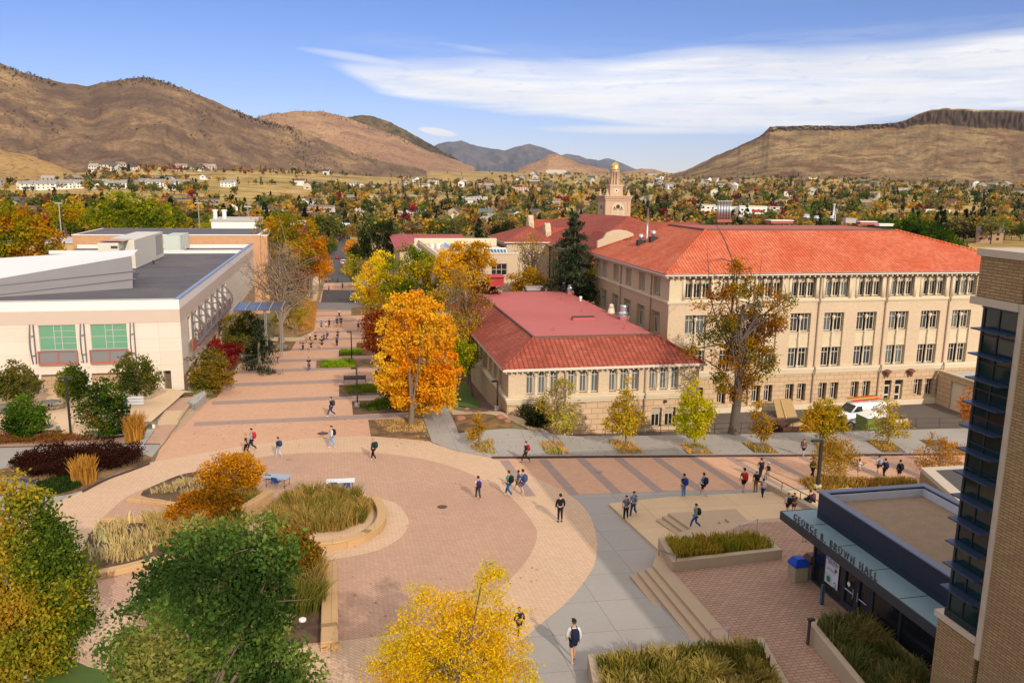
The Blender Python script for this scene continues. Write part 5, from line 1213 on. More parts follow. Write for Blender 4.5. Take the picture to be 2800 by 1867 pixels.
def admin():
    # red roofed building with the domed tower
    Yn=128.; c=W(*ox(2190,220),Yn); Xg=c.x; ez=c.z; far=WX(*ox(1445,25),Xg).y
    print('admin',Xg,ez,far)
    root=empty('administration_hall',(Xg,Yn,-5),label='old stone hall with steep red tile roofs, curved gables and a gold domed tower',cat='building')
    b=MB(); ops=[]; y=Yn+2
    while y<far-3: ops.append((y,y+1.1,3.0,ez-1.2,.4)); ops.append((y+1.7,y+2.8,3.0,ez-1.2,.4)); ops.append((y,y+1.1,-1.5,1.6,.4)); ops.append((y+1.7,y+2.8,-1.5,1.6,.4)); y+=5.2
    Wf=Frame('W',Xg); S=Frame('S',Yn)
    wall_open(b,Wf,Yn,far,-7,ez,ops,0,0); 
    sops=[(Xg+5.5,Xg+7.2,5.2,8.2,.4)]
    wall_open(b,S,Xg,Xg+24,-7,ez,sops,1,1); b.box(Xg+.5,Xg+24,Yn+.5,far,-7,ez-.1,2)
    b.build('wall',[brickmat('admin_side_stone','#a08a70','#957f66','#7c6852',.5,.2,'auto',.02,.85,.2),M_stone,M_dark],root)
    window(root,S,Xg+5.6,5.3,1.5,2.8,.3,(.5,),(.6,))
    x1=Xg+24
    rz=W(1560,492,far-22).z
    hip_simple(root,[(Xg-.9,Yn-.9),(x1,Yn-.9),(x1,far+.9),(Xg-.9,far+.9)],ez+.15,[(Xg+12,Yn+13,ez+5.6),(Xg+12,far-13,ez+5.0)],M_tile3)
    # gabled parapets (curved)
    def gable(px,py,ztop,w,label=None,depth=.5,side='W'):
        pass
    for (px,pyt,pyb,Y) in ((1213,494,540,far-7),(1251,512,548,far-24)):
        t=W(px,pyt,Y); w=1.5; x=t.x; h=W(px,pyb,Y).z
        m=MB(); prof=[(-w,h-1),(w,h-1),(w,t.z-1.6),(w*.7,t.z-1.2),(w*.6,t.z-.5),(w*.3,t.z-.08),(0,t.z),(-w*.3,t.z-.08),(-w*.6,t.z-.5),(-w*.7,t.z-1.2),(-w,t.z-1.6)]
        m.ext([(x-.1,Y+u,z) for u,z in prof],(1.1,0,0)); m.build('curved_gable',M_stone,root)
        m=MB(); m.ext([(x+.9,Y-w*1.4,h-.5),(x+.9,Y+w*1.4,h-.5),(x+.9,Y,t.z-.9)],(6,0,0)); m.build('dormer_roof',M_tile3,root)
    t=W(1424,528,118); w=3.4; prof=[(-w,ez-1),(w,ez-1),(w,t.z-1.7),(w*.75,t.z-1.3),(w*.6,t.z-.5),(w*.3,t.z-.1),(0,t.z),(-w*.3,t.z-.1),(-w*.6,t.z-.5),(-w*.75,t.z-1.3),(-w,t.z-1.7)]
    m=MB(); m.ext([(t.x+u,118.,z) for u,z in prof][::-1],(0,.6,0)); m.build('curved_gable',M_stone,root)
    m=MB(); m.ext([(t.x-w*1.25,118.7,ez-.6),(t.x+w*1.25,118.7,ez-.6),(t.x,118.7,t.z-.8)][::-1],(0,12,0)); m.build('dormer_roof',M_tile3,root)
    # second wing towards the east behind the long hall
    m=MB(); a=W(1440,520,165); bb=W(1500,520,165); m.box(a.x,bb.x+12,165,180,-5,a.z-1.2,0); m.ext([(a.x-1,164,a.z-1.2),(a.x-1,181,a.z-1.2),(a.x-1,172.5,a.z+.6)],(bb.x+14-a.x,0,0),1); m.build('rear_wing',[M_stone,M_tile3],root)
    # domed tower
    Y=178.; L=W(1550/1.0,420,Y)
    def T(x,y): return W((1550+x/7.84)/KD,(420+y/7.84)/KD,Y)
    xl,xr=T(838,1000).x,T(1358,1000).x; w=xr-xl; cx=(xl+xr)/2; cy=Y+w/2
    zb=T(840,1560).z-8; zc=T(840,950).z; z1=T(900,905).z
    t=MB(); Sx=Frame('S',Y); Wx=Frame('W',xl)
    t.box(xl,xr,Y,Y+w,zb,zc-.6,0); t.box(xl-.15,xr+.15,Y-.15,Y+w+.15,zc-.6,zc-.2,0); t.box(xl-.3,xr+.3,Y-.3,Y+w+.3,zc-.2,zc+.25,0); t.box(xl-.5,xr+.5,Y-.5,Y+w+.5,zc+.25,z1,0); t.box(xl-.2,xr+.2,Y-.2,Y+w+.2,T(0,1500).z-.4,T(0,1500).z,0)
    n=9
    for k in range(n): t.box(xl+w*(k+.2)/n,xl+w*(k+.6)/n,Y-.45,Y-.305,zc-.1,zc+.22,0)
    for k in range(n): t.box(xl-.45,xl-.305,Y+w*(k+.2)/n,Y+w*(k+.6)/n,zc-.1,zc+.22,0)
    t.box(xl-.1,xl+.5,Y-.12,Y,zb,zc-.65,0); t.box(xr-.6,xr+.1,Y-.12,Y,zb,zc-.65,0)
    M_ts=mat('tower_stone',(.50,.35,.24),.85,.1,1.2)
    to=t.build('clock_tower',M_ts,root)
    # arched louvre opening with three discs, both faces
    def arch(fr,c):
        a=MB(); zt=T(1080,1060).z; zbm=T(1080,1460).z; R=w*.20
        pts=[]; 
        for k in range(13):
            q=math.pi*k/12; pts.append((c+R*1.35*math.cos(q),T(0,1190).z+R*1.35*math.sin(q)))
        pts=[(c+R*1.35,zbm)]+pts+[(c-R*1.35,zbm)]
        pa=[fr.P(u,-.125,z) for u,z in pts]
        if fr.side=='W': pa=pa[::-1]
        a.add(pa,[tuple(range(len(pa)))],0)
        for s in (-1,1):
            for k in range(6):
                z=zbm+.25+(T(0,1215).z-zbm)*k/6.; fr.box(a,c+s*R*.62-R*.5,c+s*R*.62+R*.5,-.2,-.127,z,z+.05,1)
            cc=c+s*R*.62; n=10
            a.add([fr.P(cc+R*.5*math.cos(math.pi*k/n),-.13,T(0,1205).z+R*.45*math.sin(math.pi*k/n)) for k in (range(n+1) if fr.side!='W' else range(n,-1,-1))],[tuple(range(n+1))],1)
        for du,zz,r in ((0,T(0,1130).z,R*.42),(-R*.72,T(0,1150).z,R*.16),(R*.72,T(0,1150).z,R*.16)):
            n=14; a.add([fr.P(c+du+r*math.cos(2*math.pi*k/n),-.135,zz+r*math.sin(2*math.pi*k/n)) for k in (range(n) if fr.side!='W' else range(n-1,-1,-1))],[tuple(range(n))],2)
        a.build('belfry_arch',[mat('belfry_panel',(.56,.46,.33),.85,.05,1),mat('louvre_shadow',(.28,.20,.13),.9,0),M_dark],to)
    arch(Sx,cx); arch(Wx,cy)
    u0,u1=T(930,800).x,T(1155,800).x; uw=(T(1200,800).x-u0); 
    z2=T(1000,660).z
    s=MB(); q=uw*.5; s.box(cx-q,cx+q,cy-q,cy+q,z1,z2-.5); s.box(cx-q-.12,cx+q+.12,cy-q-.12,cy+q+.12,z2-.5,z2-.05)
    s.build('upper_stage',M_ts,to)
    d=MB(); n=16; d.add([(cx+.42*math.cos(2*math.pi*k/n),cy-q-.02,T(0,785).z+.42*math.sin(2*math.pi*k/n)) for k in range(n)],[tuple(range(n))],0); d.add([(cx+.24*math.cos(2*math.pi*k/n),cy-q-.04,T(0,785).z+.24*math.sin(2*math.pi*k/n)) for k in range(n)],[tuple(range(n))],1); d.build('clock_face',[M_white,M_dark],to)
    for sx in (-1,1):
        for sy in (-1,1):
            f=MB(); f.lathe((cx+sx*(w/2-.35),cy+sy*(w/2-.35),z1),[(.45,0),(.4,.35),(.25,.6),(.22,.85),(.1,1.0),(.2,1.1),(.16,1.3),(.02,1.4)],8); f.build('corner_urn',M_ts,to)
    z3=T(0,375).z; R=T(1145,500).x-T(1050,500).x; R*=.95
    for k in range(8):
        a=2*math.pi*(k+.5)/8; f=MB(); f.lathe((cx+R*.85*math.cos(a),cy+R*.85*math.sin(a),z2-.05),[(.26,0),(.22,.15),(.18,z3-z2-.1),(.26,z3-z2)],8); f.build('lantern_column',M_ts,to,smooth=True)
    f=MB(); f.lathe((cx,cy,z3),[(R*1.05,0),(R*1.1,.2),(R*1.05,T(0,325).z-z3)],20); f.build('lantern_ring',M_ts,to,smooth=False)
    f=MB(); zd=T(0,325).z; zt=T(0,160).z; h=zt-zd
    f.lathe((cx,cy,zd),[(R*1.22,0),(R*1.22,.08),(R*1.1,.14),(R*1.12,.3*h),(R*1.05,.5*h),(R*.85,.72*h),(R*.5,.9*h),(R*.18,.98*h),(.06,h),(.03,h+.5)],24); f.build('gold_dome',mat('gold_leaf',(.80,.50,.14),.28,.05,2,metal=1.0),to,smooth=True)
    return root
admin()
def library():
    # cream flat-roofed blocks with a sloped skylight, in front of the admin hall
    Y=116.; root=None
    zt=W(*ox(1200,215),Y).z; x0=W(*ox(600,300),Y).x; x1=W(*ox(1468,300),Y).x
    root=empty('library',(x0,Y,-5),label='flat roofed cream library with tinted skylights between the yellow trees',cat='building')
    b=MB(); S=Frame('S',Y)
    wx=[W(*ox(1190,400),Y).x,W(*ox(1357,400),Y).x]; zz=[W(*ox(1200,445),Y).z,W(*ox(1200,318),Y).z]
    wall_open(b,S,x0,x1,-6,zt,[(wx[0],wx[1],zz[0],zz[1],.3)],0,0); b.box(x0,x1,Y+.4,Y+30,-6,zt-.4,0);
    b.box(x0-.1,x1+.1,Y-.1,Y+.3,zt,zt+.2,1); b.box(x0-.1,x0+.3,Y+.3,Y+30,zt,zt+.2,1)
    xs=W(*ox(440,230),124).x
    b.build('wall',[mat('cream_render',(.52,.40,.28),.85,.08,1),M_trim],root)
    w=window(root,S,wx[0],zz[0],wx[1]-wx[0],zz[1]-zz[0],.2,(.33,.66),(.5,),M_glass)
    b=MB(); Yb=126.; p=W(*ox(445,215),Yb); q=W(*ox(1180,80),Yb+22)
    z2=p.z; 
    b.box(p.x,p.x+3.5,Yb,Yb+16,-6,z2,0); b.box(p.x+3.5,q.x,Yb+2,Yb+20,-6,z2,0)
    b.box(p.x,p.x+.3,Yb-.1,Yb+16,z2+.003,z2+.35,1); b.box(p.x+.3,p.x+3.5,Yb-.1,Yb+.2,z2+.003,z2+.35,1); b.box(p.x+.3,q.x,Yb+16,Yb+16.3,z2+.003,z2+1.3,1)
    b.build('upper_block',[mat('cream_render2',(.50,.38,.28),.85,.08,1),M_trim],root)
    # skylights
    M_sk=mat('teal_skylight_glass',(.05,.14,.16),.1,.05,1,spec=.8); M_skb=mat('blue_skylight_glass',(.22,.33,.46),.12,.05,1,spec=.8)
    a=W(*ox(1085,160),Y+8); c=W(*ox(1365,225),Y+5)
    z=zt
    pa=[W(*ox(1125,210),Y+5),W(*ox(1358,218),Y+5),W(*ox(1345,158),Y+9),W(*ox(1090,152),Y+9)]
    m=MB(); m.add([tuple(v) for v in pa],[(0,1,2,3)],0); so_=m.build('skylight',M_sk,root)
    m=MB()
    for k in range(8):
        t=k/7; p0=pa[0].lerp(pa[1],t); p1=pa[3].lerp(pa[2],t); m.tube([p0+Vector((0,0,.05)),p1+Vector((0,0,.05))],.07,4)
    m.tube([pa[3],pa[2],pa[1],pa[0]],.16,5); m.build('glazing_bar',M_white,so_)
    pb=[W(*ox(690,185),Yb+3),W(*ox(805,160),Yb+3),W(*ox(690,88),Yb+14),W(*ox(595,125),Yb+14)]
    m=MB(); m.add([tuple(v) for v in pb],[(0,1,2,3)],0); so_=m.build('skylight',M_skb,root)
    m=MB(); m.tube([pb[0],pb[1],pb[2],pb[3],pb[0]],.14,5); m.build('glazing_bar',M_white,so_)
    for x,y in ((555,155),(620,195)):
        p=W(*ox(x,y),Yb+5); m=MB(); m.lathe((p.x,p.y,z2),[(.3,0),(.3,.9),(.4,1.0),(.2,1.2)],8); m.build('roof_vent',M_white,root)
    # low red roofed annex with cream walls
    r2=empty('red_roofed_annex',(0,0,0),label='small cream building with a low red hip roof left of the old stone hall',cat='building')
    Y2=150.; p0=W(*ox(1355,90),Y2); p1=W(*ox(1475,90),Y2); far=WX(*ox(1185,15),p0.x).y
    r2.location=(p0.x,Y2,-5)
    m=MB(); m.box(p0.x,p1.x+6,Y2,far,-6,p0.z,0)
    for k in range(12): m.box(p0.x-.06,p0.x-.01,Y2+2+(far-Y2-3)*k/12,Y2+2.9+(far-Y2-3)*k/12,p0.z-2.6,p0.z-.8,1)
    m.build('wall',[mat('cream_render',(.52,.40,.28)),M_dark],r2)
    hip_simple(r2,[(p0.x-.6,Y2-.6),(p1.x+7,Y2-.6),(p1.x+7,far+.6),(p0.x-.6,far+.6)],p0.z+.1,[(p0.x+6,Y2+7,p0.z+2.6),(p0.x+6,far-7,p0.z+2.6)],M_tile3)
    # long rose metal roof
    r3=empty('gymnasium',(0,0,0),label='long building under a single rose red metal roof slope',cat='building')
    Y3=175.; a=W(918,573,Y3); bq=W(1083,566,Y3); t0=W(918,538,Y3+22); t1=W(1083,538,Y3+22)
    r3.location=(a.x,Y3,-6); m=MB(); m.box(a.x,bq.x,Y3,Y3+40,-8,a.z,0); m.build('wall',M_stone,r3)
    m=MB(); m.quad((a.x-1,Y3-1,a.z),(bq.x+1,Y3-1,a.z),(bq.x+1,Y3+22,t0.z),(a.x-1,Y3+22,t0.z)); m.quad((a.x-1,Y3+22,t0.z),(bq.x+1,Y3+22,t0.z),(bq.x+1,Y3+42,a.z),(a.x-1,Y3+42,a.z)); 
    m.build('roof',brickmat('rose_metal_roof','#a04a4a','#9a4646','#7c3636',1.2,60,'z',.04,.6,.08),r3)
library()
def far_brick():
    # white flat building and water-tank like block behind the west building, apartment block beyond
    Y=215.
    for (x0,x1,pt,pb,Yb,m,lab,nm) in [(485,590,508,545,210,M_white,'white flat roofed block with two pale roof stacks behind the dark roof','lab_building'),(671,700,517,545,205,mat('maroon_panel',(.22,.03,.03),.6,.05,1),'small maroon box building right of the dark spruce','maroon_shed'),(-60,200,560,640,190,mat('ochre_stucco',(.50,.34,.16),.85,.1,1),'ochre building with narrow windows behind the orange trees','ochre_building')]:
        a=W(x0,pt,Yb); b=W(x1,pt,Yb); r=empty(nm,(a.x,Yb,-8),label=lab,cat='building')
        q=MB(); q.box(a.x,b.x,Yb,Yb+16,-10,a.z); q.build('wall',m,r)
        q=MB(); q.box(a.x-.3,b.x+.3,Yb-.3,Yb+16.3,a.z+.003,a.z+.35); q.build('roof',mat('pale_flat_roof',(.45,.43,.42),.8,.15,.5),r)
        if nm=='ochre_building':
            q=MB()
            for k in range(10): x=a.x+4+k*3.2; q.box(x,x+.7,Yb-.05,Yb,a.z-3.6,a.z-1.2)
            q.build('window',M_dark,r)
        if nm=='lab_building':
            for px in (495,516): 
                p=W(px,508,Yb+6); q=MB(); q.lathe((p.x,p.y,a.z+.3),[(.5,0),(.5,1.8),(.7,1.9),(.7,2.2)],10); q.build('roof_stack',M_white,r)
far_brick()
# ------------------------------------------------------------------ vegetation
RN=np.random.default_rng(7)
def leafmat(name='foliage',tr=.42):
    if name in MATS: return MATS[name]
    m=bpy.data.materials.new(name); m.use_nodes=True; N=NT(m.node_tree); N.n.clear()
    out=N.new('ShaderNodeOutputMaterial'); at=N.new('ShaderNodeAttribute'); at.attribute_name='Col'; oi=N.new('ShaderNodeObjectInfo')
    c=N.mix(1.0,at.outputs['Color'],oi.outputs['Color'],'MULTIPLY')
    d=N.new('ShaderNodeBsdfDiffuse'); t=N.new('ShaderNodeBsdfTranslucent'); N.link(c,d.inputs[0]); N.link(c,t.inputs[0])
    mx=N.new('ShaderNodeMixShader'); mx.inputs[0].default_value=tr; N.link(d.outputs[0],mx.inputs[1]); N.link(t.outputs[0],mx.inputs[2]); N.link(mx.outputs[0],out.inputs[0])
    MATS[name]=m; return m
M_leafs=leafmat()
M_bark=mat('bark',(.17,.125,.09),.95,.4,5,bump=.8); M_barkp=mat('pale_bark',(.38,.29,.20),.9,.35,4,bump=.6); M_twig=mat('grey_twigs',(.27,.20,.14),.95,.2,5)
def npmesh(name,V,Fq,cols=None,mat_=None):
    "V (n,3), Fq (m,k) all same k, cols per vertex"
    me=bpy.data.meshes.new(name); n=len(V); m,k=Fq.shape
    me.vertices.add(n); me.vertices.foreach_set('co',np.asarray(V,np.float32).ravel())
    me.loops.add(m*k); me.loops.foreach_set('vertex_index',Fq.astype(np.int32).ravel())
    me.polygons.add(m); me.polygons.foreach_set('loop_start',np.arange(0,m*k,k,dtype=np.int32)); 
    try: me.polygons.foreach_set('loop_total',np.full(m,k,dtype=np.int32))
    except Exception: pass
    if cols is not None:
        a=me.color_attributes.new('Col','FLOAT_COLOR','POINT'); c=np.ones((n,4),np.float32); c[:,:3]=cols; a.data.foreach_set('color',c.ravel())
    me.materials.append(mat_ or M_leafs); me.update(calc_edges=True); me.validate(); return me
def leafarr(P,size,cols,rng,aspect=.6,droop=0.,up=.35):
    "P (n,3) leaf centres -> verts, faces, colours (diamond quads)"
    n=len(P); u=rng.normal(size=(n,3)); u[:,2]-=droop*1.5; u/=np.linalg.norm(u,axis=1)[:,None]
    w=rng.normal(size=(n,3)); w[:,2]+=up; v=np.cross(w,u); v/=np.linalg.norm(v,axis=1)[:,None]+1e-9
    s=(size*(.7+.6*rng.random(n)))[:,None] if np.isscalar(size) else size[:,None]
    A=P-u*s*.5; B=P+v*s*aspect*.5; Cc=P+u*s*.5; D=P-v*s*aspect*.5
    V=np.stack([A,B,Cc,D],1).reshape(-1,3); F=np.arange(4*n).reshape(n,4); return V,F,np.repeat(cols,4,0)
PGAIN=1.25
def palette(pal,t):
    "pal list of linear colours; t in 0..1 array"
    pal=np.array(pal); x=np.clip(t,0,.9999)*(len(pal)-1); i=x.astype(int); f=(x-i)[:,None]; c=pal[i]*(1-f)+pal[np.minimum(i+1,len(pal)-1)]*f; return np.minimum(c*(1.65-.45*np.minimum(1,c.max(1,keepdims=True)*1.6)),.8)
def L_(*hs): return [lin(h)[:3] for h in hs]
def vnoise(P,s,seed): return np.array([mn.noise(Vector((p[0]*s+seed,p[1]*s,p[2]*s))) for p in P])
def crown_pts(lobes,ncl,nper,crad,rng,shell=.55,flat=1.0,gap=0.):
    vol=np.array([l[3]*l[4]*l[5] for l in lobes])**.85; pr=vol/vol.sum()
    idx=rng.choice(len(lobes),ncl,p=pr); L=np.array(lobes)[idx]
    d=rng.normal(size=(ncl,3)); d/=np.linalg.norm(d,axis=1)[:,None]; r=(shell+(1-shell)*rng.random(ncl))**(1/1.6)
    ctr=L[:,:3]+d*r[:,None]*L[:,3:6]
    if gap>0:
        nz=vnoise(ctr,.9/crad*.5,rng.random()*50); ctr=ctr[nz>-.5+gap]
    n=len(ctr); off=rng.normal(size=(n,nper,3))*crad*.5; off[:,:,2]*=.7
    P=(ctr[:,None,:]+off).reshape(-1,3); cl=np.repeat(np.arange(n),nper); return P,cl,ctr
def limbs(mb,base,top,ctrs,r0,rng,nl=14,wig=.08,twigs=0):
    base=Vector(base); top=Vector(top); h=(top-base).length
    pts=[base.lerp(top,t)+Vector((rng.normal()*wig*h*.25*t,rng.normal()*wig*h*.25*t,0)) for t in (0,.06,.3,.6,.85,1)]
    mb.tube(pts,[r0*1.35,r0,r0*.85,r0*.65,r0*.45,r0*.3],8)
    if len(ctrs)==0: return
    ii=rng.choice(len(ctrs),min(nl,len(ctrs)),replace=False)
    for i in ii:
        c=Vector(ctrs[i]); t=min(.98,max(.35,.35+.5*rng.random()))
        k=t*(len(pts)-1); a=pts[int(k)].lerp(pts[min(int(k)+1,len(pts)-1)],k-int(k))
        if c.z<a.z-.2*h: continue
        mid=a.lerp(c,.5)+Vector((rng.normal()*.05*h,rng.normal()*.05*h,.04*h))
        L=(c-a).length; rr=min(r0*.45,.018*L+.02)
        mb.tube([a,a.lerp(mid,.5)+Vector((0,0,.02*h)),mid,c],[rr,rr*.8,rr*.55,rr*.2],5)
        for _ in range(twigs):
            s=mid.lerp(c,rng.random()); e=s+Vector(rng.normal(size=3))*L*.22; e.z+=L*.05; mb.tube([s,s.lerp(e,.5)+Vector((0,0,.03*L)),e],[rr*.35,rr*.25,rr*.1],3,cap=False)
def depth(p): return float(CM[2]@np.array([p[0],p[1],p[2]-HC]))
def tree(name,label,base,lobes,pal,leaf=.22,ncl=160,nper=26,crad=.5,Y=None,trunk=.16,bark=None,nl=14,gap=0.,twigs=0,group=None,seed=1,cat='tree',aspect=.6,droop=0,shell=.5,top=None,forks=1,zb=None,colnoise=.35,thick=.8):
    rng=np.random.default_rng(seed)
    if Y is None:
        b=G(*base) if zb is None else WZ(base[0],base[1],zb); Y=b.y
    else:
        b=W(base[0],base[1],Y); b=Vector((b.x,b.y,gz(b.x,b.y)))
    Ls=[]
    for i,l in enumerate(lobes):
        px,py,r=l[:3]; ry=l[3] if len(l)>3 else r
        s=depth(W(px,py,Y))/1896; c=W(px,py,Y+rng.normal()*r*s*.35); Ls.append((c.x,c.y,c.z,r*s,r*s*thick,ry*s))
    P,cl,ctr=crown_pts(Ls,ncl,nper,crad,rng,shell,gap=gap)
    tn=vnoise(ctr,colnoise,seed*3.3)*1.1+.5+rng.normal(size=len(ctr))*.14
    t=tn[cl]+rng.normal(size=len(P))*.10; cols=palette(pal,t)*(1+rng.normal(size=(len(P),1))*.16).clip(.5,1.5)
    V,F,Cc=leafarr(P,leaf,cols,rng,aspect,droop)
    root=empty(name,b,label=label,cat=cat,group=group)
    me=npmesh('crown',V-np.array(b),F,Cc); o=bpy.data.objects.new('crown',me); C.objects.link(o); o.parent=root
    mb=MB(); cz=np.array(Ls); cc=cz[:,:3].mean(0); tp=Vector((b.x*.4+cc[0]*.6,b.y*.4+cc[1]*.6,cc[2]+(cz[:,2]+cz[:,5]).max()*.0+.25*((cz[:,2]+cz[:,5]).max()-cc[2])))
    if top: tp=W(top[0],top[1],Y)
    rel=[tuple(c-np.array(b)) for c in ctr]
    for k in range(forks):
        off=Vector((0,0,0)) if forks==1 else Vector((rng.normal()*.15,rng.normal()*.15,0))
        tpk=tp if forks==1 else tp+Vector((rng.normal()*.8*cz[:,3].mean(),rng.normal()*.5,rng.normal()*.2))
        limbs(mb,off-Vector((0,0,.15)),tpk-b,rel,trunk/(forks**.5),rng,max(2,nl//forks),twigs=twigs)
    mb.build('trunk',bark or M_bark,root,smooth=True,loc=(0,0,0))
    return root
P_GOLD=L_('#8f5a08','#b8760c','#cf8a10','#d89a1c'); P_ORANGE=L_('#dc8814','#e8981c','#f0a624','#f6b02e')
P_YG=L_('#3f4f10','#6f7414','#9a8f18','#b09a20'); P_OLIVE=L_('#2f3d10','#4c5516','#6f661c','#8c6a1a'); P_GREEN=L_('#16280e','#243a12','#375018','#4e5f1e')
P_LOCUST=L_('#94901c','#bca81c','#dcb41c','#e0ac20'); P_YEL=L_('#bca018','#dcb81c','#f0c820','#e0aa1c'); P_RUST=L_('#3d1c10','#6a2c12','#84401a','#7c4a1c')
P_RED=L_('#4d0f14','#7a1a1c','#8a2a20'); P_BROWN=L_('#5c4222','#7c5c2c','#94743a','#a8862c'); P_SPRUCE=L_('#10190f','#1b2818','#2a3521','#3a3f26'); P_PINE=L_('#131c0c','#222c12','#35381a')
P_TAWNY=L_('#6d4a1c','#8f672a','#a07a36')
# foreground
tree('maple_tree','tall olive and yellow maple filling the left edge of the foreground',(60,1560),[(25,1130,45),(60,1195,60),(110,1235,45),(140,1270,40),(60,1290,80),(150,1335,55),(60,1370,90),(165,1420,45),(120,1440,75),(40,1450,80),(90,1500,70),(20,1530,60),(170,1370,35)],L_('#3a4c18','#5a681e','#857c22','#a08624','#98702a'),leaf=.17,ncl=760,nper=52,crad=.5,trunk=.17,bark=M_barkp,seed=11,gap=.14)
tree('oak_tree','large dark green oak with a few orange leaves in the lower left foreground',(485,1760),[(480,1235,50),(585,1220,50),(630,1215,30),(420,1290,60),(540,1290,80),(640,1290,50),(380,1360,70),(500,1370,100),(600,1370,70),(330,1430,60),(440,1450,110),(560,1450,90),(660,1410,35),(280,1490,45),(360,1520,80),(500,1540,110),(620,1530,80),(700,1545,40),(310,1570,60),(430,1600,100),(600,1610,90),(250,1495,25)],L_('#263818','#34491f','#475e28','#5e6f30','#77763a'),leaf=.17,ncl=900,nper=46,crad=.42,Y=25.5,trunk=.2,bark=M_bark,seed=12,gap=.1,aspect=.62,nl=16,twigs=3)
tree('honey_locust_tree','feathery yellow honey locust at the bottom centre of the picture',(1035,1760),[(1137,1308,22),(1128,1345,38),(1110,1400,60),(1050,1400,55),(960,1385,45),(990,1440,80),(1080,1460,85),(1160,1430,40),(925,1480,60),(960,1530,90),(1070,1545,110),(1170,1520,60),(880,1555,50),(1150,1590,80),(1000,1600,110),(850,1590,40),(1195,1410,22),(1210,1560,25)],P_LOCUST,leaf=.12,ncl=1000,nper=46,crad=.34,Y=26.0,trunk=.17,seed=13,aspect=.38,droop=.25,gap=.15,nl=10)
# centre
tree('orange_maple_tree','brilliant orange maple standing at the centre beside the mall',(944,975),[(950,685,22),(915,705,30),(955,720,38),(990,720,32),(1020,745,26),(895,755,28),(935,775,50),(985,775,48),(1025,780,25),(905,820,42),(960,835,60),(1015,830,38),(900,870,38),(950,890,58),(1005,885,46),(1035,860,22),(925,925,22),(985,925,32),(1020,915,25)],P_ORANGE,leaf=.24,ncl=900,nper=42,crad=.5,trunk=.30,bark=M_bark,seed=14,gap=.14,nl=8,top=(948,860))
tree('serviceberry_tree','orange serviceberry nearest the folding tables, on the plaza bed',(535,1150),[(480,1078,22,15),(510,1062,28,18),(550,1060,32,18),(580,1078,24,16),(545,1092,42,20),(500,1098,30,18),(570,1105,22,14)],L_('#6b5410','#94660f','#ad7410','#b3801c'),leaf=.2,ncl=230,nper=24,crad=.4,trunk=.09,forks=4,seed=15,gap=.1,cat='small tree')
tree('serviceberry_tree','orange serviceberry leaning over the wide mulch bed',(480,1210),[(415,1180,32,20),(450,1150,34,20),(500,1130,32,18),(480,1170,36,20),(530,1145,28,18),(440,1198,24,14),(515,1165,26,16)],L_('#5f4510','#8c570e','#a86a10','#b07414'),leaf=.2,ncl=260,nper=24,crad=.4,trunk=.09,forks=4,seed=16,gap=.1,cat='small tree')
tree('serviceberry_tree','orange serviceberry half hidden behind the dark oak',(665,1330),[(640,1225,32,22),(680,1235,32,22),(700,1270,32,24),(655,1270,35,24),(690,1300,30,20),(715,1290,22,18)],L_('#5a4a12','#855510','#9c6414','#7d5a18'),leaf=.2,ncl=230,nper=24,crad=.4,trunk=.08,forks=4,seed=17,gap=.1,cat='small tree')
# west patio trees
for lab,base,lb,pal,sd in [('green round-headed tree behind the signpost, the nearest on the patio',(231,1013),[(237,885,22),(215,915,30),(252,915,28),(205,950,28),(235,950,42),(268,945,24),(225,980,26),(255,978,22)],L_('#1c2a0e','#2e4312','#48541a','#5a4a1e'),21),
  ('small green globe-shaped tree at the lower left of the patio',(56,1015),[(58,920,16),(40,945,24),(75,945,24),(30,970,22),(58,970,32),(88,968,20),(58,990,22)],L_('#22340e','#3a5414','#54661c'),22),
  ('round green tree beside the recessed door of the white building',(314,928),[(300,825,18),(330,832,18),(285,855,24),(318,858,30),(350,858,18),(295,885,24),(335,882,26),(362,875,12),(278,880,14)],L_('#222e10','#38441a','#54541e'),23),
  ('small green tree between the lamp post and the picnic table',(180,932),[(168,848,12),(155,868,20),(178,870,20),(143,890,16),(170,895,26),(192,895,14)],L_('#26330f','#465216','#6b6a1c'),24),
  ('wide green tree cut by the left edge of the patio',(40,935),[(35,842,18),(10,868,26),(48,868,28),(75,885,18),(20,895,28),(55,900,26),(-15,890,25)],L_('#232f10','#3b4718','#585320'),25)]:
    tree('patio_tree',lab,base,lb,pal,leaf=.24,ncl=210,nper=24,crad=.42,trunk=.09,bark=M_bark,zb=-1.1,seed=sd,group='young round trees on the patio',gap=.05)
for k,(px,pt,Y,w,pal,lab) in enumerate([(480,515,262,22,P_YG,'yellow green tree behind the white lab block'),(585,512,250,22,P_GOLD,'gold tree right of the cone-shaped spruce'),(640,500,270,20,P_OLIVE,'olive tree behind the large yellow green street tree'),(735,600,215,22,P_GOLD,'gold street tree beside the left kerb of the road'),(815,600,230,22,P_YG,'yellow green tree at the right kerb of the road'),(820,575,262,18,P_PINE,'dark tree far along the right kerb of the road'),(745,560,290,16,P_OLIVE,'olive tree far along the left kerb of the road'),(808,565,330,14,P_GOLD,'small gold tree at the far end of the right kerb'),(760,552,360,13,P_OLIVE,'small olive tree at the far end of the left kerb')]):
    tree('street_tree',lab,(px,700),[(px,pt,w),(px-w*.6,pt+w*.7,w*.8),(px+w*.6,pt+w*.6,w*.8),(px,pt+w*1.1,w)],pal,leaf=.45,ncl=150,nper=18,crad=.8,Y=Y,trunk=.2,seed=600+k,nl=6)
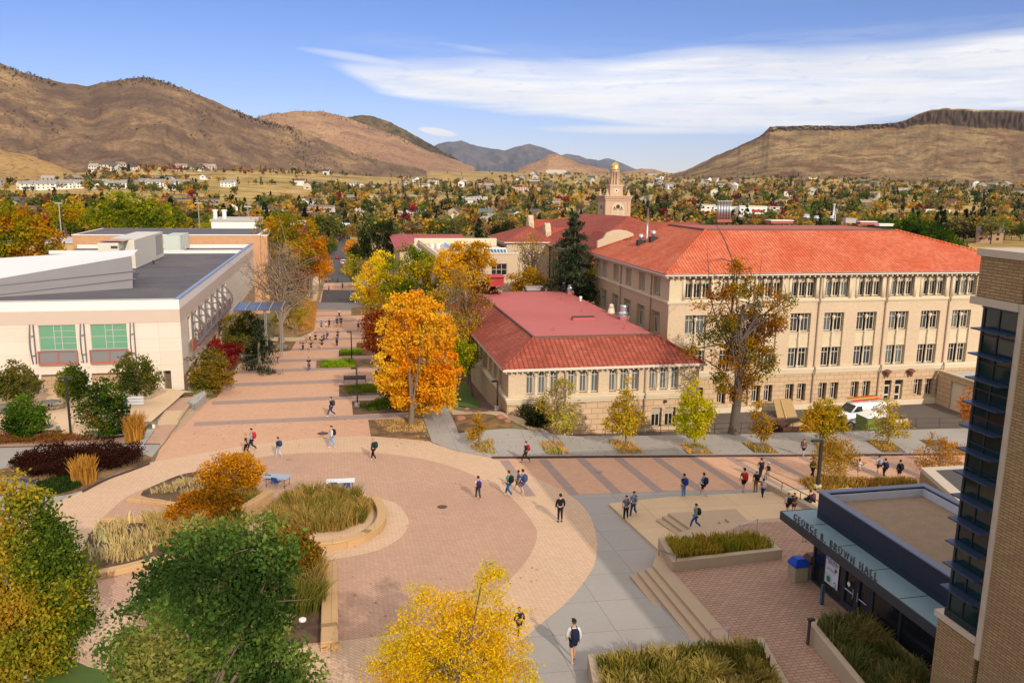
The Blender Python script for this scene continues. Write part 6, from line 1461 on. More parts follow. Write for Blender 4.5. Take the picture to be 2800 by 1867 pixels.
# shrubs east of the white building
tree('shrub','olive shrub at the corner of the white building',(482,905),[(458,835,24),(490,825,28),(512,850,26),(470,865,30),(500,875,28),(450,870,16),(520,870,14)],L_('#333f12','#565218','#7a5f1c'),leaf=.24,ncl=240,nper=22,crad=.45,trunk=.06,forks=4,seed=31,cat='shrub')
tree('shrub','crimson shrub between two olive ones by the white building',(515,850),[(495,795,16),(515,805,18),(535,818,14),(545,800,12),(528,835,12)],P_RED,leaf=.22,ncl=120,nper=20,crad=.4,trunk=.05,forks=3,seed=32,cat='shrub')
tree('shrub','broad yellow green shrub below the glass canopy',(560,815),[(535,745,26),(565,738,26),(592,755,20),(545,775,28),(578,778,26),(525,770,18)],L_('#28330e','#4a5214','#6f6a1c','#8a6a20'),leaf=.26,ncl=240,nper=22,crad=.5,trunk=.07,forks=4,seed=33,cat='shrub')
tree('shrub','low dark evergreen shrub behind the mall bench',(585,828),[(575,808,16),(598,800,18),(590,818,14),(610,790,12)],P_PINE,leaf=.22,ncl=110,nper=22,crad=.4,trunk=.05,forks=3,seed=34,cat='shrub')
tree('bare_tree','almost bare pale-barked tree growing through the leafy bed on the mall',(648,787),[(600,630,34),(650,610,45),(695,650,38),(610,690,30),(690,700,34),(640,575,30),(575,665,22),(715,680,20),(660,670,45),(560,610,20)],L_('#5a4a24','#7c6430','#8f7a2c'),leaf=.16,ncl=300,nper=7,crad=.8,trunk=.33,bark=M_twig,nl=110,twigs=7,seed=35)
tree('shrub','golden shrub behind the trunk of the bare tree',(680,768),[(665,715,26),(690,705,22),(672,740,22),(640,735,16)],P_YG,leaf=.26,ncl=150,nper=18,crad=.5,trunk=.07,forks=3,seed=36,cat='shrub',gap=.15)
# street trees and beyond
tree('street_tree','large yellow green tree over the brick block of the white building',(640,705),[(612,536,34),(650,518,36),(695,530,34),(625,575,32),(665,575,35),(700,590,28),(640,610,25)],L_('#3c4a10','#6a6412','#95780f','#a8780f'),leaf=.45,ncl=330,nper=22,crad=.9,Y=168,trunk=.3,seed=41,gap=.1)
tree('street_tree','orange gold street tree left of the road',(715,690),[(705,560,26),(730,580,22),(715,610,26),(690,625,24),(738,560,14),(725,595,25)],L_('#84590f','#a86c10','#a85a18','#b8860f'),leaf=.45,ncl=250,nper=20,crad=.9,Y=192,trunk=.3,seed=42,gap=.1)
tree('street_tree','reddish tree tucked among the gold ones left of the road',(700,680),[(695,590,16),(712,600,16),(702,615,16)],L_('#5c3222','#8a4630','#96522e'),leaf=.4,ncl=90,nper=18,crad=.8,Y=186,trunk=.2,seed=43)
tree('pine_tree','dark spreading pine at the far side of the road',(865,655),[(850,540,26),(880,535,28),(905,560,22),(860,570,34),(890,585,26),(835,575,22),(865,600,22)],P_PINE,leaf=.5,ncl=300,nper=20,crad=.9,Y=196,trunk=.35,seed=44,gap=.12)
tree('bare_tree','grey brown half bare tree in front of the dark pine',(845,690),[(840,620,26),(870,615,24),(850,650,24),(880,590,18)],L_('#5f4c34','#7c6444','#84603c'),leaf=.3,ncl=150,nper=12,crad=.8,Y=172,trunk=.2,seed=45,twigs=2,nl=30)
tree('street_tree','clear yellow tree arching over the end of the mall',(850,735),[(838,650,24),(830,680,20),(862,622,28),(880,598,24),(852,700,24),(902,700,28),(875,670,32),(915,660,24)],P_YEL,leaf=.32,ncl=380,nper=22,crad=.6,Y=128,trunk=.2,seed=46,gap=.1)
tree('campus_tree','big green and yellow tree left of the cream library',(930,730),[(905,622,30),(938,592,34),(920,665,34),(968,606,34),(955,655,38),(995,630,30),(925,700,30),(885,650,24),(1000,675,28),(980,700,28)],L_('#37480f','#5e6a12','#8c8412','#a88f14'),leaf=.34,ncl=520,nper=22,crad=.7,Y=116,trunk=.3,seed=47,gap=.14)
tree('campus_tree','bright yellow tree in front of the library window',(1085,700),[(1030,600,28),(1062,580,30),(1100,582,28),(1080,612,32),(1118,605,20),(1045,632,26),(1092,645,22),(1015,625,22)],L_('#8c6a12','#b88a10','#c99c12'),leaf=.32,ncl=380,nper=22,crad=.6,Y=108,trunk=.25,seed=48,gap=.14)
tree('campus_tree','thin brownish yellow tree behind the orange maple',(1075,865),[(1000,690,26),(1035,665,28),(1075,675,30),(1100,700,26),(1030,725,32),(1075,735,34),(1050,775,30),(1085,790,26),(1110,650,18),(1060,630,22)],L_('#7a5c2a','#94742a','#a88a1c','#b08a1a'),leaf=.24,ncl=430,nper=16,crad=.7,Y=90,trunk=.22,nl=50,twigs=3,seed=49,gap=.1)
tree('campus_tree','yellow green tree touching the corner of the rose roof',(1085,880),[(1050,800,22),(1075,815,24),(1040,830,20),(1070,840,18)],L_('#5c6812','#86850f','#9c8f14'),leaf=.26,ncl=150,nper=22,crad=.5,Y=84,trunk=.16,seed=50)
tree('shrub','rust red shrub on the right side of the mall, farther of two',(880,825),[(855,745,26),(885,735,28),(870,775,32),(845,790,16),(895,775,24),(905,750,20)],P_RUST,leaf=.26,ncl=330,nper=22,crad=.55,Y=98,trunk=.1,forks=3,seed=51,cat='shrub')
tree('shrub','rust red shrub on the right side of the mall, nearer to the lamp',(915,880),[(880,800,20),(905,810,24),(930,830,22),(895,830,16)],P_RUST,leaf=.26,ncl=170,nper=22,crad=.5,Y=88,trunk=.1,forks=3,seed=53,cat='shrub')
tree('shrub','dark brown red shrub under the orange maple',(930,940),[(880,860,14),(905,880,22),(930,905,24),(960,915,20),(900,905,14)],L_('#2c1510','#4a2012','#5c3016'),leaf=.24,ncl=200,nper=22,crad=.45,Y=79,trunk=.1,forks=3,seed=54,cat='shrub')
tree('campus_tree','low golden tree right of the library window',(1215,700),[(1185,645,18),(1215,635,22),(1240,645,18),(1200,665,20),(1230,665,18)],L_('#8c6a10','#ad8210','#7c6418'),leaf=.34,ncl=170,nper=20,crad=.6,Y=112,trunk=.16,seed=55,gap=.1)
tree('bare_tree','thin tree with a few yellow leaves against the old stone hall',(1230,700),[(1215,560,22),(1240,580,20),(1200,590,16),(1230,610,20),(1190,560,10),(1225,540,12)],L_('#6e5a34','#8a6f34','#b08a1c'),leaf=.22,ncl=190,nper=9,crad=.8,Y=121,trunk=.2,nl=40,twigs=4,seed=56)
tree('campus_tree','yellow green tree squeezed between the spruce and the long hall',(1352,700),[(1350,640,14),(1358,665,14),(1345,685,14),(1360,620,10)],P_YG,leaf=.3,ncl=100,nper=20,crad=.5,Y=107,trunk=.12,seed=57)
tree('shrub','maroon shrub beside the red sculpture',(1110,700),[(1120,655,14),(1105,668,16),(1130,672,12)],L_('#3c1712','#5c221c','#5a3420'),leaf=.28,ncl=90,nper=18,crad=.5,Y=106,trunk=.08,forks=2,seed=58,cat='shrub')
# elm by the long hall
tree('elm_tree','big thinning elm with dark limbs in front of the long orange-roofed hall',(1685,996),[(1692,612,18),(1720,625,14),(1645,672,26),(1690,680,30),(1730,665,22),(1610,700,20),(1770,690,30),(1810,700,24),(1660,735,36),(1720,735,38),(1785,740,26),(1640,790,30),(1700,800,40),(1755,790,34),(1600,790,26),(1580,800,16),(1670,850,34),(1730,850,36),(1700,900,26),(1650,885,20),(1770,840,20)],L_('#4a4a12','#75610f','#946f10','#8f5c14','#6a4216'),leaf=.22,ncl=980,nper=20,crad=.6,trunk=.46,bark=mat('dark_bark',(.10,.078,.062),.95,.4,5,bump=.8),nl=90,twigs=4,seed=61,gap=.3,forks=1,top=(1715,700),shell=.35)
# trees along the promenade
for lab,base,lb,pal,kw in [('smallest thin yellow sapling at the left end of the sidewalk row',(1101,1029),[(1098,962,8),(1102,978,9),(1088,1000,10),(1098,990,7)],L_('#8c6a14','#b08a14','#bf7f14'),dict(ncl=50,nper=14,seed=71)),
  ('grey bare-topped tree with yellow low branches, second in the sidewalk row',(1272,1021),[(1265,925,30),(1300,945,26),(1295,890,24),(1305,975,22),(1285,965,26),(1240,930,16)],L_('#7c6a3c','#8f7c2c','#98981c'),dict(ncl=230,nper=9,seed=72,nl=50,twigs=5,bark=M_twig)),
  ('yellow brown tree before the low wing, third in the sidewalk row',(1437,1029),[(1443,880,12),(1436,915,20),(1425,945,26),(1455,950,22),(1405,972,20),(1440,980,26),(1468,960,14)],L_('#7c6220','#9c7f1c','#b09a18'),dict(ncl=190,nper=17,seed=73,nl=30,twigs=3)),
  ('vivid yellow green tree, brightest of the sidewalk row',(1595,1027),[(1592,880,12),(1588,910,22),(1575,945,26),(1612,940,26),(1595,975,30),(1558,975,16),(1628,955,14),(1600,995,18)],L_('#7f8414','#a39a0f','#b8a810'),dict(ncl=260,nper=20,seed=74)),
  ('thin ochre tree beside the elm trunk in the sidewalk row',(1749,1029),[(1745,930,10),(1742,955,16),(1760,975,16),(1738,985,14),(1755,995,14)],L_('#7a5c20','#98741c','#ad8a14'),dict(ncl=110,nper=14,seed=75,twigs=3)),
  ('dense golden tree in front of the white vans',(1888,1030),[(1895,935,22),(1870,955,24),(1920,955,24),(1895,970,30),(1858,975,16),(1935,975,16),(1895,990,22)],L_('#806c14','#a38a12','#b38e14','#94702a'),dict(ncl=280,nper=18,seed=76)),
  ('open-branched tree with gold tips right of the green box',(2040,1023),[(2030,955,24),(2060,970,26),(2010,985,22),(2045,985,26),(2045,930,16),(2080,985,18)],L_('#7c6c24','#96801c','#a88e14'),dict(ncl=170,nper=9,seed=77,nl=44,twigs=5,bark=M_twig))]:
    tree('sidewalk_tree',lab,base,lb,pal,leaf=.2,crad=.4,trunk=.085,group='young trees along the promenade sidewalk',**kw) if 'bark' in kw else tree('sidewalk_tree',lab,base,lb,pal,leaf=.2,crad=.4,trunk=.085,bark=M_bark,group='young trees along the promenade sidewalk',**kw)
tree('crabapple_tree','twiggy golden small tree beside the tall dark lamp post',(1925,1113),[(1900,1040,28),(1940,1035,28),(1880,1065,20),(1920,1070,30),(1960,1060,22),(1915,1015,18)],L_('#7c5c1c','#98740f','#a8861c'),leaf=.15,ncl=330,nper=10,crad=.4,trunk=.07,forks=3,nl=60,twigs=4,bark=M_twig,seed=81,cat='small tree')
tree('crabapple_tree','twiggy orange gold small tree beside the glass tower',(2160,1095),[(2115,1045,22),(2150,1025,28),(2190,1040,26),(2165,1060,26),(2130,1075,18),(2195,1070,18)],L_('#7c541c','#98680f','#a8761c'),leaf=.15,ncl=280,nper=9,crad=.4,trunk=.07,forks=3,nl=50,twigs=4,bark=M_twig,seed=82,cat='small tree')
tree('shrub','sparse orange leaved shrub by the garage wall',(2222,990),[(2215,925,14),(2225,950,16),(2228,900,10)],L_('#94540f','#a8661c'),leaf=.2,ncl=70,nper=10,crad=.4,trunk=.05,forks=2,nl=12,twigs=2,Y=66,seed=83,cat='shrub')
tree('shrub','dark green evergreen shrub at the corner of the low wing',(1225,982),[(1210,945,16),(1232,955,18),(1245,935,12),(1225,968,16),(1255,962,12)],P_PINE,leaf=.2,ncl=170,nper=22,crad=.4,Y=68.5,trunk=.05,forks=3,seed=84,cat='shrub')
# background giants
tree('background_tree','orange and gold tree mass behind the white roof at the far left',(60,640),[(-20,510,45),(25,505,38),(70,530,38),(30,555,40),(110,555,34),(-10,570,40),(75,575,32),(135,575,18)],L_('#8a5a0c','#a86e0c','#8f7c10','#5f640f'),leaf=.5,ncl=460,nper=20,crad=1.0,Y=150,trunk=.4,seed=91,gap=.08)
tree('background_tree','very large green yellow tree behind the brick block',(300,620),[(225,487,30),(265,468,30),(300,473,34),(345,490,32),(385,500,30),(415,510,20),(240,510,34),(290,505,38),(340,515,36),(390,520,26),(205,500,18)],L_('#3a4c10','#6a7212','#8c8812'),leaf=.6,ncl=560,nper=20,crad=1.2,Y=230,trunk=.5,seed=92,gap=.1)
tree('background_tree','yellow orange tree left of the very large green one',(150,600),[(120,482,16),(150,488,20),(180,486,18),(145,500,24),(185,500,18)],L_('#5f6a10','#98820f','#b0860c'),leaf=.6,ncl=200,nper=18,crad=1.1,Y=240,trunk=.4,seed=93)
tree('background_tree','green tree mass beyond the right end of the long hall',(2120,620),[(2065,525,24),(2095,520,26),(2130,535,30),(2165,545,28),(2110,560,32),(2190,570,26),(2215,585,20),(2150,575,26)],L_('#1c2c0e','#2c4210','#44560f'),leaf=.55,ncl=400,nper=20,crad=1.0,Y=175,trunk=.4,seed=94)
tree('background_tree','bright yellow tree showing over the end of the orange roof',(2225,600),[(2212,582,12),(2228,588,14),(2240,585,10)],P_YEL,leaf=.5,ncl=80,nper=18,crad=.8,Y=160,trunk=.2,seed=95)
def conifer(name,label,base,apex,width,Y,pal,seed=1,dens=1.0,leaf=.3,group=None,sparse=0):
    rng=np.random.default_rng(seed); t=W(*apex,Y); b=Vector((t.x,t.y,gz(t.x,t.y))); H=t.z-b.z; R=width*depth(t)/1896/2*1.8
    P=[];Cl=[]; mb=MB(); mb.tube([(0,0,-.2),(0,0,H*.5),(0,0,H*.98)],[R*.09+.08,R*.05+.05,.02],7)
    n=int(16*H/2*dens); 
    for i in range(n):
        f=(i+rng.random())/n; z=H*(.07+.92*f); r=R*(1-f)**.75*(.7+.5*rng.random())+.15; a=rng.random()*6.28
        e=Vector((r*math.cos(a),r*math.sin(a),z-.16*r+.05)); s=Vector((0,0,z))
        if i%2==0: mb.tube([s,s.lerp(e,.5)+Vector((0,0,.05*r)),e],[.035,.025,.01],3,cap=False)
        k=int(18+22*r*dens)
        tt=rng.random(k)**.7; q=np.outer(1-tt,np.array(s))+np.outer(tt,np.array(e)); q+=rng.normal(size=(k,3))*np.array([.13*r+.05,.13*r+.05,.10])*1.0; q[:,2]-=rng.random(k)*.18*r*tt
        P.append(q); Cl.append(np.full(k,rng.random())*.5+tt*.4)
    P=np.concatenate(P); t_=np.concatenate(Cl)+rng.normal(size=len(P))*.12
    V,F,Cc=leafarr(P,leaf,palette(pal,t_)*(1+rng.normal(size=(len(P),1))*.15).clip(.6,1.4),rng,.32,.5)
    root=empty(name,b,label=label,cat='tree',group=group); o=bpy.data.objects.new('crown',npmesh('crown',V,F,Cc)); C.objects.link(o); o.parent=root
    mb.build('trunk',M_bark,root,loc=(0,0,0)); return root
conifer('spruce_tree','tall dark spruce with drooping branches left of the long hall',None,(1322,488),125,106,L_('#141f14','#232f20','#38432e','#4a4a30'),seed=3,leaf=.5,dens=1.15)
conifer('spruce_tree','neat dark cone-shaped spruce behind the flat roof units',None,(528,470),62,230,P_SPRUCE,seed=4,leaf=.6,dens=.9)
conifer('spruce_tree','slim dark spruce beside the cream library skylight',None,(1100,500),44,190,P_SPRUCE,seed=5,leaf=.6,dens=.8)
conifer('spruce_tree','small dark conifer under the glass canopy by the bare tree',None,(592,735),50,100,P_SPRUCE,seed=6,leaf=.35,dens=1.0)
tree('background_tree','dark green rounded evergreen right of the slim spruce',(1150,600),[(1145,535,20),(1165,525,16),(1130,555,16),(1165,550,16)],P_PINE,leaf=.5,ncl=140,nper=20,crad=.9,Y=195,trunk=.2,seed=96)
# ------------------------------------------------------------------ grasses and low planting
def inpoly(P,poly):
    x,y=P[:,0],P[:,1]; c=np.zeros(len(P),bool); n=len(poly); j=n-1
    for i in range(n):
        xi,yi=poly[i]; xj,yj=poly[j]
        k=((yi>y)!=(yj>y))&(x<(xj-xi)*(y-yi)/(yj-yi+1e-12)+xi); c^=k; j=i
    return c
def grass(name,label,poly,h,pal,dens=120,zf=None,w=.035,seed=1,lean=.5,clump=.5,cat='grass',gapn=.0,kind='stuff'):
    rng=np.random.default_rng(seed); q=np.array(poly); lo,hi=q.min(0),q.max(0); area=(hi-lo).prod(); n=int(area*dens)
    P=lo+rng.random((n,2))*(hi-lo); P=P[inpoly(P,poly)]
    if clump>0:
        nc=max(3,int(area*1.2)); cc=lo+rng.random((nc,2))*(hi-lo); d=((P[:,None,:]-cc[None])**2).sum(2); k=d.argmin(1); dd=np.sqrt(d.min(1)); ctr=cc[k]; out=(P-ctr)
        hh=h*(.65+.6*rng.random(nc))[k]; tc=rng.random(nc)[k]
    else: out=rng.normal(size=P.shape)*.2; hh=np.full(len(P),h); tc=rng.random(len(P)); dd=np.full(len(P),.2)
    if gapn>0:
        nz=np.array([mn.noise(Vector((p[0]*.5,p[1]*.5,seed))) for p in P]); m=nz>-.6+gapn; P,out,hh,tc=P[m],out[m],hh[m],tc[m]
    n=len(P); z=np.array([(zf(x,y) if zf else hg(x,y)) for x,y in P]); hh=hh*(.6+.6*rng.random(n)); 
    a=np.arctan2(out[:,1],out[:,0])+rng.normal(size=n)*.6; L=lean*(.3+.9*rng.random(n))
    dx=np.cos(a)*L; dy=np.sin(a)*L; s=rng.random(n)*6.28; wx=np.cos(s)*w; wy=np.sin(s)*w
    b=np.c_[P,z]; m_=b+np.c_[dx*hh*.35,dy*hh*.35,hh*.62]; t=b+np.c_[dx*hh,dy*hh,hh*(1-.35*L)]
    ww=np.c_[wx,wy,np.zeros(n)]
    V=np.stack([b-ww,b+ww,m_+ww*.9,m_-ww*.9,t+ww*.35,t-ww*.35],1).reshape(-1,3); o=np.arange(n)*6
    F=np.concatenate([np.c_[o,o+1,o+2,o+3],np.c_[o+3,o+2,o+4,o+5]])
    c=1.25*palette(pal,tc*.7+rng.random(n)*.35)*(1+rng.normal(size=(n,1))*.18).clip(.5,1.5); 
    ob=bpy.data.objects.new(name,npmesh(name,V,F,np.repeat(c,6,0))); C.objects.link(ob)
    if kind=='stuff': ob['kind']='stuff'
    tag(ob,label,cat); return ob
def shrubbery(name,label,poly,h,pal,dens=260,leaf=.1,zf=None,seed=1,cat='shrub bed',kind='stuff'):
    rng=np.random.default_rng(seed); q=np.array(poly); lo,hi=q.min(0),q.max(0); n=int((hi-lo).prod()*dens); P=lo+rng.random((n,2))*(hi-lo); P=P[inpoly(P,poly)]
    nz=np.array([mn.noise(Vector((p[0]*.7,p[1]*.7,seed)))+.5*mn.noise(Vector((p[0]*2,p[1]*2,seed))) for p in P]); H=h*(.55+.6*nz.clip(-.6,1)); k=H>.08; P,H,nz=P[k],H[k],nz[k]
    z=np.array([(zf(x,y) if zf else hg(x,y)) for x,y in P]); u=rng.random(len(P))**.45; Q=np.c_[P+rng.normal(size=P.shape)*.08,z+H*u]
    V,F,Cc=leafarr(Q,leaf,palette(pal,rng.random(len(Q))*.6+.3*u+.2*nz)*(1+rng.normal(size=(len(Q),1))*.15).clip(.5,1.5),rng,.6)
    ob=bpy.data.objects.new(name,npmesh(name,V,F,Cc)); C.objects.link(ob); ob['kind']='stuff'; tag(ob,label,cat); return ob
def gxy(pts,dz=0): return [(p.x,p.y) for p in (G(q[0],q[1],dz) for q in pts)]
PG_OL=L_('#333a16','#55541f','#7a6a34','#8c7444'); PG_GR=L_('#2a3a10','#465418','#666428'); PG_DRY=L_('#7a5c34','#a08250','#b89c68'); PG_MIX=L_('#3c4016','#645c24','#86703c','#9a7c40')
grass('ornamental_grass','thick clump of olive ornamental grass inside the round stone planter',gxy([(640,1170),(655,1145),(700,1138),(770,1142),(835,1152),(852,1176),(836,1202),(780,1222),(700,1228),(640,1215),(615,1190)]),1.05,PG_MIX,300,seed=1,w=.02)
grass('ornamental_grass','green and tawny grass filling the lower bed beside the straight wall',gxy([(600,1290),(690,1300),(744,1310),(745,1400),(700,1420),(620,1420),(580,1380)]),1.2,PG_OL,190,seed=2,w=.025)
grass('ornamental_grass','upright pale feather grass in the mulch left of the white bed light',gxy([(630,1440),(668,1440),(668,1462),(632,1462)]),1.2,L_('#8c8450','#aea470','#6a6a34'),160,seed=3,w=.02,lean=.3)
grass('ornamental_grass','pale dry grass clumps scattered on the wide mulch bed',gxy([(225,1212),(330,1198),(390,1200),(400,1265),(300,1290),(205,1305),(200,1250)]),.7,L_('#8c7a4c','#ab9868','#97946c'),60,seed=4,gapn=.45,w=.025)
grass('ornamental_grass','tall straw coloured grass between the mulch bed and the serviceberry',gxy([(330,1200),(370,1195),(470,1215),(450,1262),(380,1262)]),1.2,L_('#6f5c2c','#94804c','#a88f54'),120,seed=5,w=.025)
grass('ornamental_grass','brown green grass behind the curved seat wall',gxy([(530,1140),(575,1130),(600,1150),(560,1185),(560,1240),(480,1250),(470,1225)]),1.1,PG_OL,110,seed=6)
grass('ornamental_grass','pale dry tufts on the upper mulch bed',gxy([(345,1135),(380,1112),(440,1100),(500,1110),(480,1150),(400,1150)]),.5,L_('#8c7a5c','#a8946c','#6a6030'),50,seed=7,gapn=.4)
for (pl,lab,pal,hh,sd,dn) in ((pl1,'green and gold grasses filling the planter between the steps',L_('#3a4210','#5f5e18','#837428','#6f5218'),.55,11,280),(pl2,'fountain grasses filling the bottom edge planter',L_('#34380f','#585420','#7f6f34','#8c8050'),.55,12,260),(pl3,'dark green grasses filling the planter under the glass wall',L_('#283012','#3d421e','#5a5630','#6c5a30'),.6,13,240)):
    grass('planter_grass',lab,pl[1],hh,pal,dn,zf=lambda x,y,z=pl[2]:z,seed=sd,w=.026,lean=.55)
grass('ornamental_grass','tawny grasses between the promenade and the pavilion roof',gxy([(1835,1108),(1870,1104),(1990,1106),(2100,1104),(2110,1114),(1930,1126),(1890,1145)]),.6,L_('#6c4e20','#8f7030','#6a6428'),110,seed=14)
grass('low_grass','bright green grass tuft in the bed by the nearer mall lamp',gxy([(826,934),(880,918),(925,925),(900,940),(850,945)]),.45,PG_GR,120,seed=21,clump=.3)
grass('low_grass','green grass in the bed behind the dark mall bench',gxy([(790,892),(860,884),(870,902),(800,905)]),.4,L_('#3a4c10','#5c6618'),120,seed=22)
grass('low_grass','yellow green grass strip in the bed at the foot of the second lamp',gxy([(740,832),(810,828),(815,843),(738,845)]),.45,L_('#4c6410','#7a8a18'),150,seed=23)
grass('low_grass','green grass in the bed beyond the second lamp',gxy([(785,807),(830,804),(832,814),(784,816)]),.45,L_('#4c6410','#74821a'),130,seed=24)
grass('low_grass','dry tan grass in the bed beneath the orange maple',gxy([(860,966),(970,963),(985,1005),(930,1004),(870,985)]),.18,PG_DRY,110,seed=25,gapn=.35)
grass('low_grass','tan grass below the shrubs of the far mall bed',gxy([(690,765),(722,755),(728,700),(700,690),(680,740)]),.7,L_('#8a6430','#a07a40'),60,seed=26)
grass('low_grass','grey green grass at the corner of the white building',gxy([(432,903),(460,888),(505,880),(498,905),(455,912)]),.7,L_('#5a5c34','#7c7850','#6a6430'),110,seed=27)
sq=[[(1075,1020),(1131,1018),(1138,1045),(1088,1038)],[(1235,1018),(1290,1020),(1310,1045),(1254,1045)],[(1396,1014),(1452,1018),(1478,1043),(1422,1043)],[(1556,1020),(1610,1021),(1635,1042),(1582,1042)],[(1704,1018),(1758,1019),(1788,1040),(1736,1040)],[(1862,1014),(1913,1016),(1947,1038),(1892,1038)],[(1990,1013),(2042,1014),(2080,1039),(2028,1038)]]
nm=['leftmost','second','third','fourth','fifth','sixth','seventh']
for i,q in enumerate(sq): grass('low_grass','grass tufts and leaves in the %s tree square of the sidewalk'%nm[i],gxy(q),.3,L_('#8f6c24','#a8843a','#5c6220'),55,seed=30+i,gapn=.3)
shrubbery('purple_shrubs','dark wine-coloured shrub bed above the curving steel edge',gxy([(20,1080),(60,1060),(130,1045),(210,1040),(290,1042),(335,1055),(320,1068),(230,1085),(150,1100),(80,1100)]),1.5,L_('#120b08','#2a1410','#3d2018'),620,.13,seed=41)
shrubbery('juniper_cover','low green juniper below the wine-coloured shrubs',gxy([(85,1112),(130,1100),(185,1103),(185,1122),(130,1138),(90,1133)]),.55,L_('#1c2a12','#2c3c18'),500,.13,seed=42)
shrubbery('rust_shrubs','low rust and olive shrubs along the front of the patio',gxy([(-60,1000),(60,1000),(170,1000),(170,1018),(100,1022),(20,1022),(-60,1028)]),.75,L_('#4a2c14','#6a3c18','#7c6020'),300,.12,seed=43)
shrubbery('rust_shrubs','rust coloured shrubs around the foot of the patio lamp post',gxy([(172,1000),(200,1003),(290,990),(300,1005),(240,1012),(172,1016)]),.5,L_('#4a2c14','#6a3418','#5c5020'),200,.12,seed=44)
for nm_,lab,px,py,hgt_,pal,zz in (('tawny_grass_clump','tall tawny grass clump left of the stone ledge',310,1012,2.2,P_TAWNY,-1.1),('tawny_grass_clump','tawny upright grass clump in front of the wine-coloured shrubs',193,1108,1.7,P_TAWNY,None),('green_gravel_shrub','wispy green shrub in the gravel by the low wing corner',1208,965,1.6,PG_OL,None)):
    c=WZ(px,py,zz) if zz else G(px,py); n=14; R=.75
    grass(nm_,lab,[(c.x+R*math.cos(2*math.pi*k/n),c.y+R*math.sin(2*math.pi*k/n)) for k in range(n)],hgt_,pal,420,zf=lambda x,y,z=c.z:z,seed=int(px),lean=.28,clump=0,kind=None,w=.03)
# fallen leaves on paving and beds
def litter():
    rng=np.random.default_rng(5); V=[];F=[];Cs=[]
    P=[]
    for (poly,n) in ((gxy([(612,811),(625,782),(680,785),(720,757),(668,805)]),500),(gxy([(440,975),(850,960),(850,1000),(420,1030)]),160),(gxy([(560,1020),(1000,1020),(1150,1200),(800,1300),(500,1200)]),45),(gxy([(845,965),(1010,940),(1060,1010),(900,1030)]),260),(gxy([(1100,1010),(2100,1000),(2100,1048),(1100,1050)]),600),(gxy([(770,1300),(1250,1300),(1250,1500),(770,1500)]),60),(gxy([(520,880),(760,840),(740,700),(690,700),(600,820)]),260)):
        q=np.array(poly); lo,hi=q.min(0),q.max(0); p=lo+rng.random((n*2,2))*(hi-lo); p=p[inpoly(p,poly)][:n]; P.append(p)
    P=np.concatenate(P); z=np.array([hg(x,y) for x,y in P])+.075; Q=np.c_[P,z]
    n=len(Q); a=rng.random(n)*6.28; s=.04+.04*rng.random(n); u=np.c_[np.cos(a)*s,np.sin(a)*s,rng.normal(size=n)*.01]; v=np.c_[-np.sin(a)*s*.6,np.cos(a)*s*.6,rng.normal(size=n)*.01]
    V=np.stack([Q-u,Q+v,Q+u,Q-v],1).reshape(-1,3); F=np.arange(4*n).reshape(n,4); c=palette(L_('#5c3a18','#94661c','#b0801c'),rng.random(n))
    o=bpy.data.objects.new('fallen_leaves',npmesh('fallen_leaves',V,F,np.repeat(c,4,0))); C.objects.link(o); o['kind']='stuff'; tag(o,'dry yellow and brown leaves scattered over the paving','leaves')
litter()
# ------------------------------------------------------------------ people
def skin_mesh(name,J,E,root,sub=1,scale=1.0):
    "continuous surface grown round a jointed skeleton: J name->(x,y,z,r[,r2])"
    names=list(J); me=bpy.data.meshes.new(name); me.from_pydata([J[n][:3] for n in names],[(names.index(a),names.index(b)) for a,b in E],[])
    o=bpy.data.objects.new(name,me); C.objects.link(o); m=o.modifiers.new('s','SKIN'); m.use_smooth_shade=True; m.branch_smoothing=.6
    sv=me.skin_vertices[0].data
    for i,n in enumerate(names):
        r=J[n][3]; r2=J[n][4] if len(J[n])>4 else r; sv[i].radius=(r,r2); sv[i].use_root=(n==root)
    if sub: s=o.modifiers.new('u','SUBSURF'); s.levels=sub; s.render_levels=sub
    bpy.context.view_layer.update(); dg=bpy.context.evaluated_depsgraph_get(); r=bpy.data.meshes.new_from_object(o.evaluated_get(dg)); bpy.data.objects.remove(o); r.name=name
    r.polygons.foreach_set('use_smooth',[True]*len(r.polygons)); return r
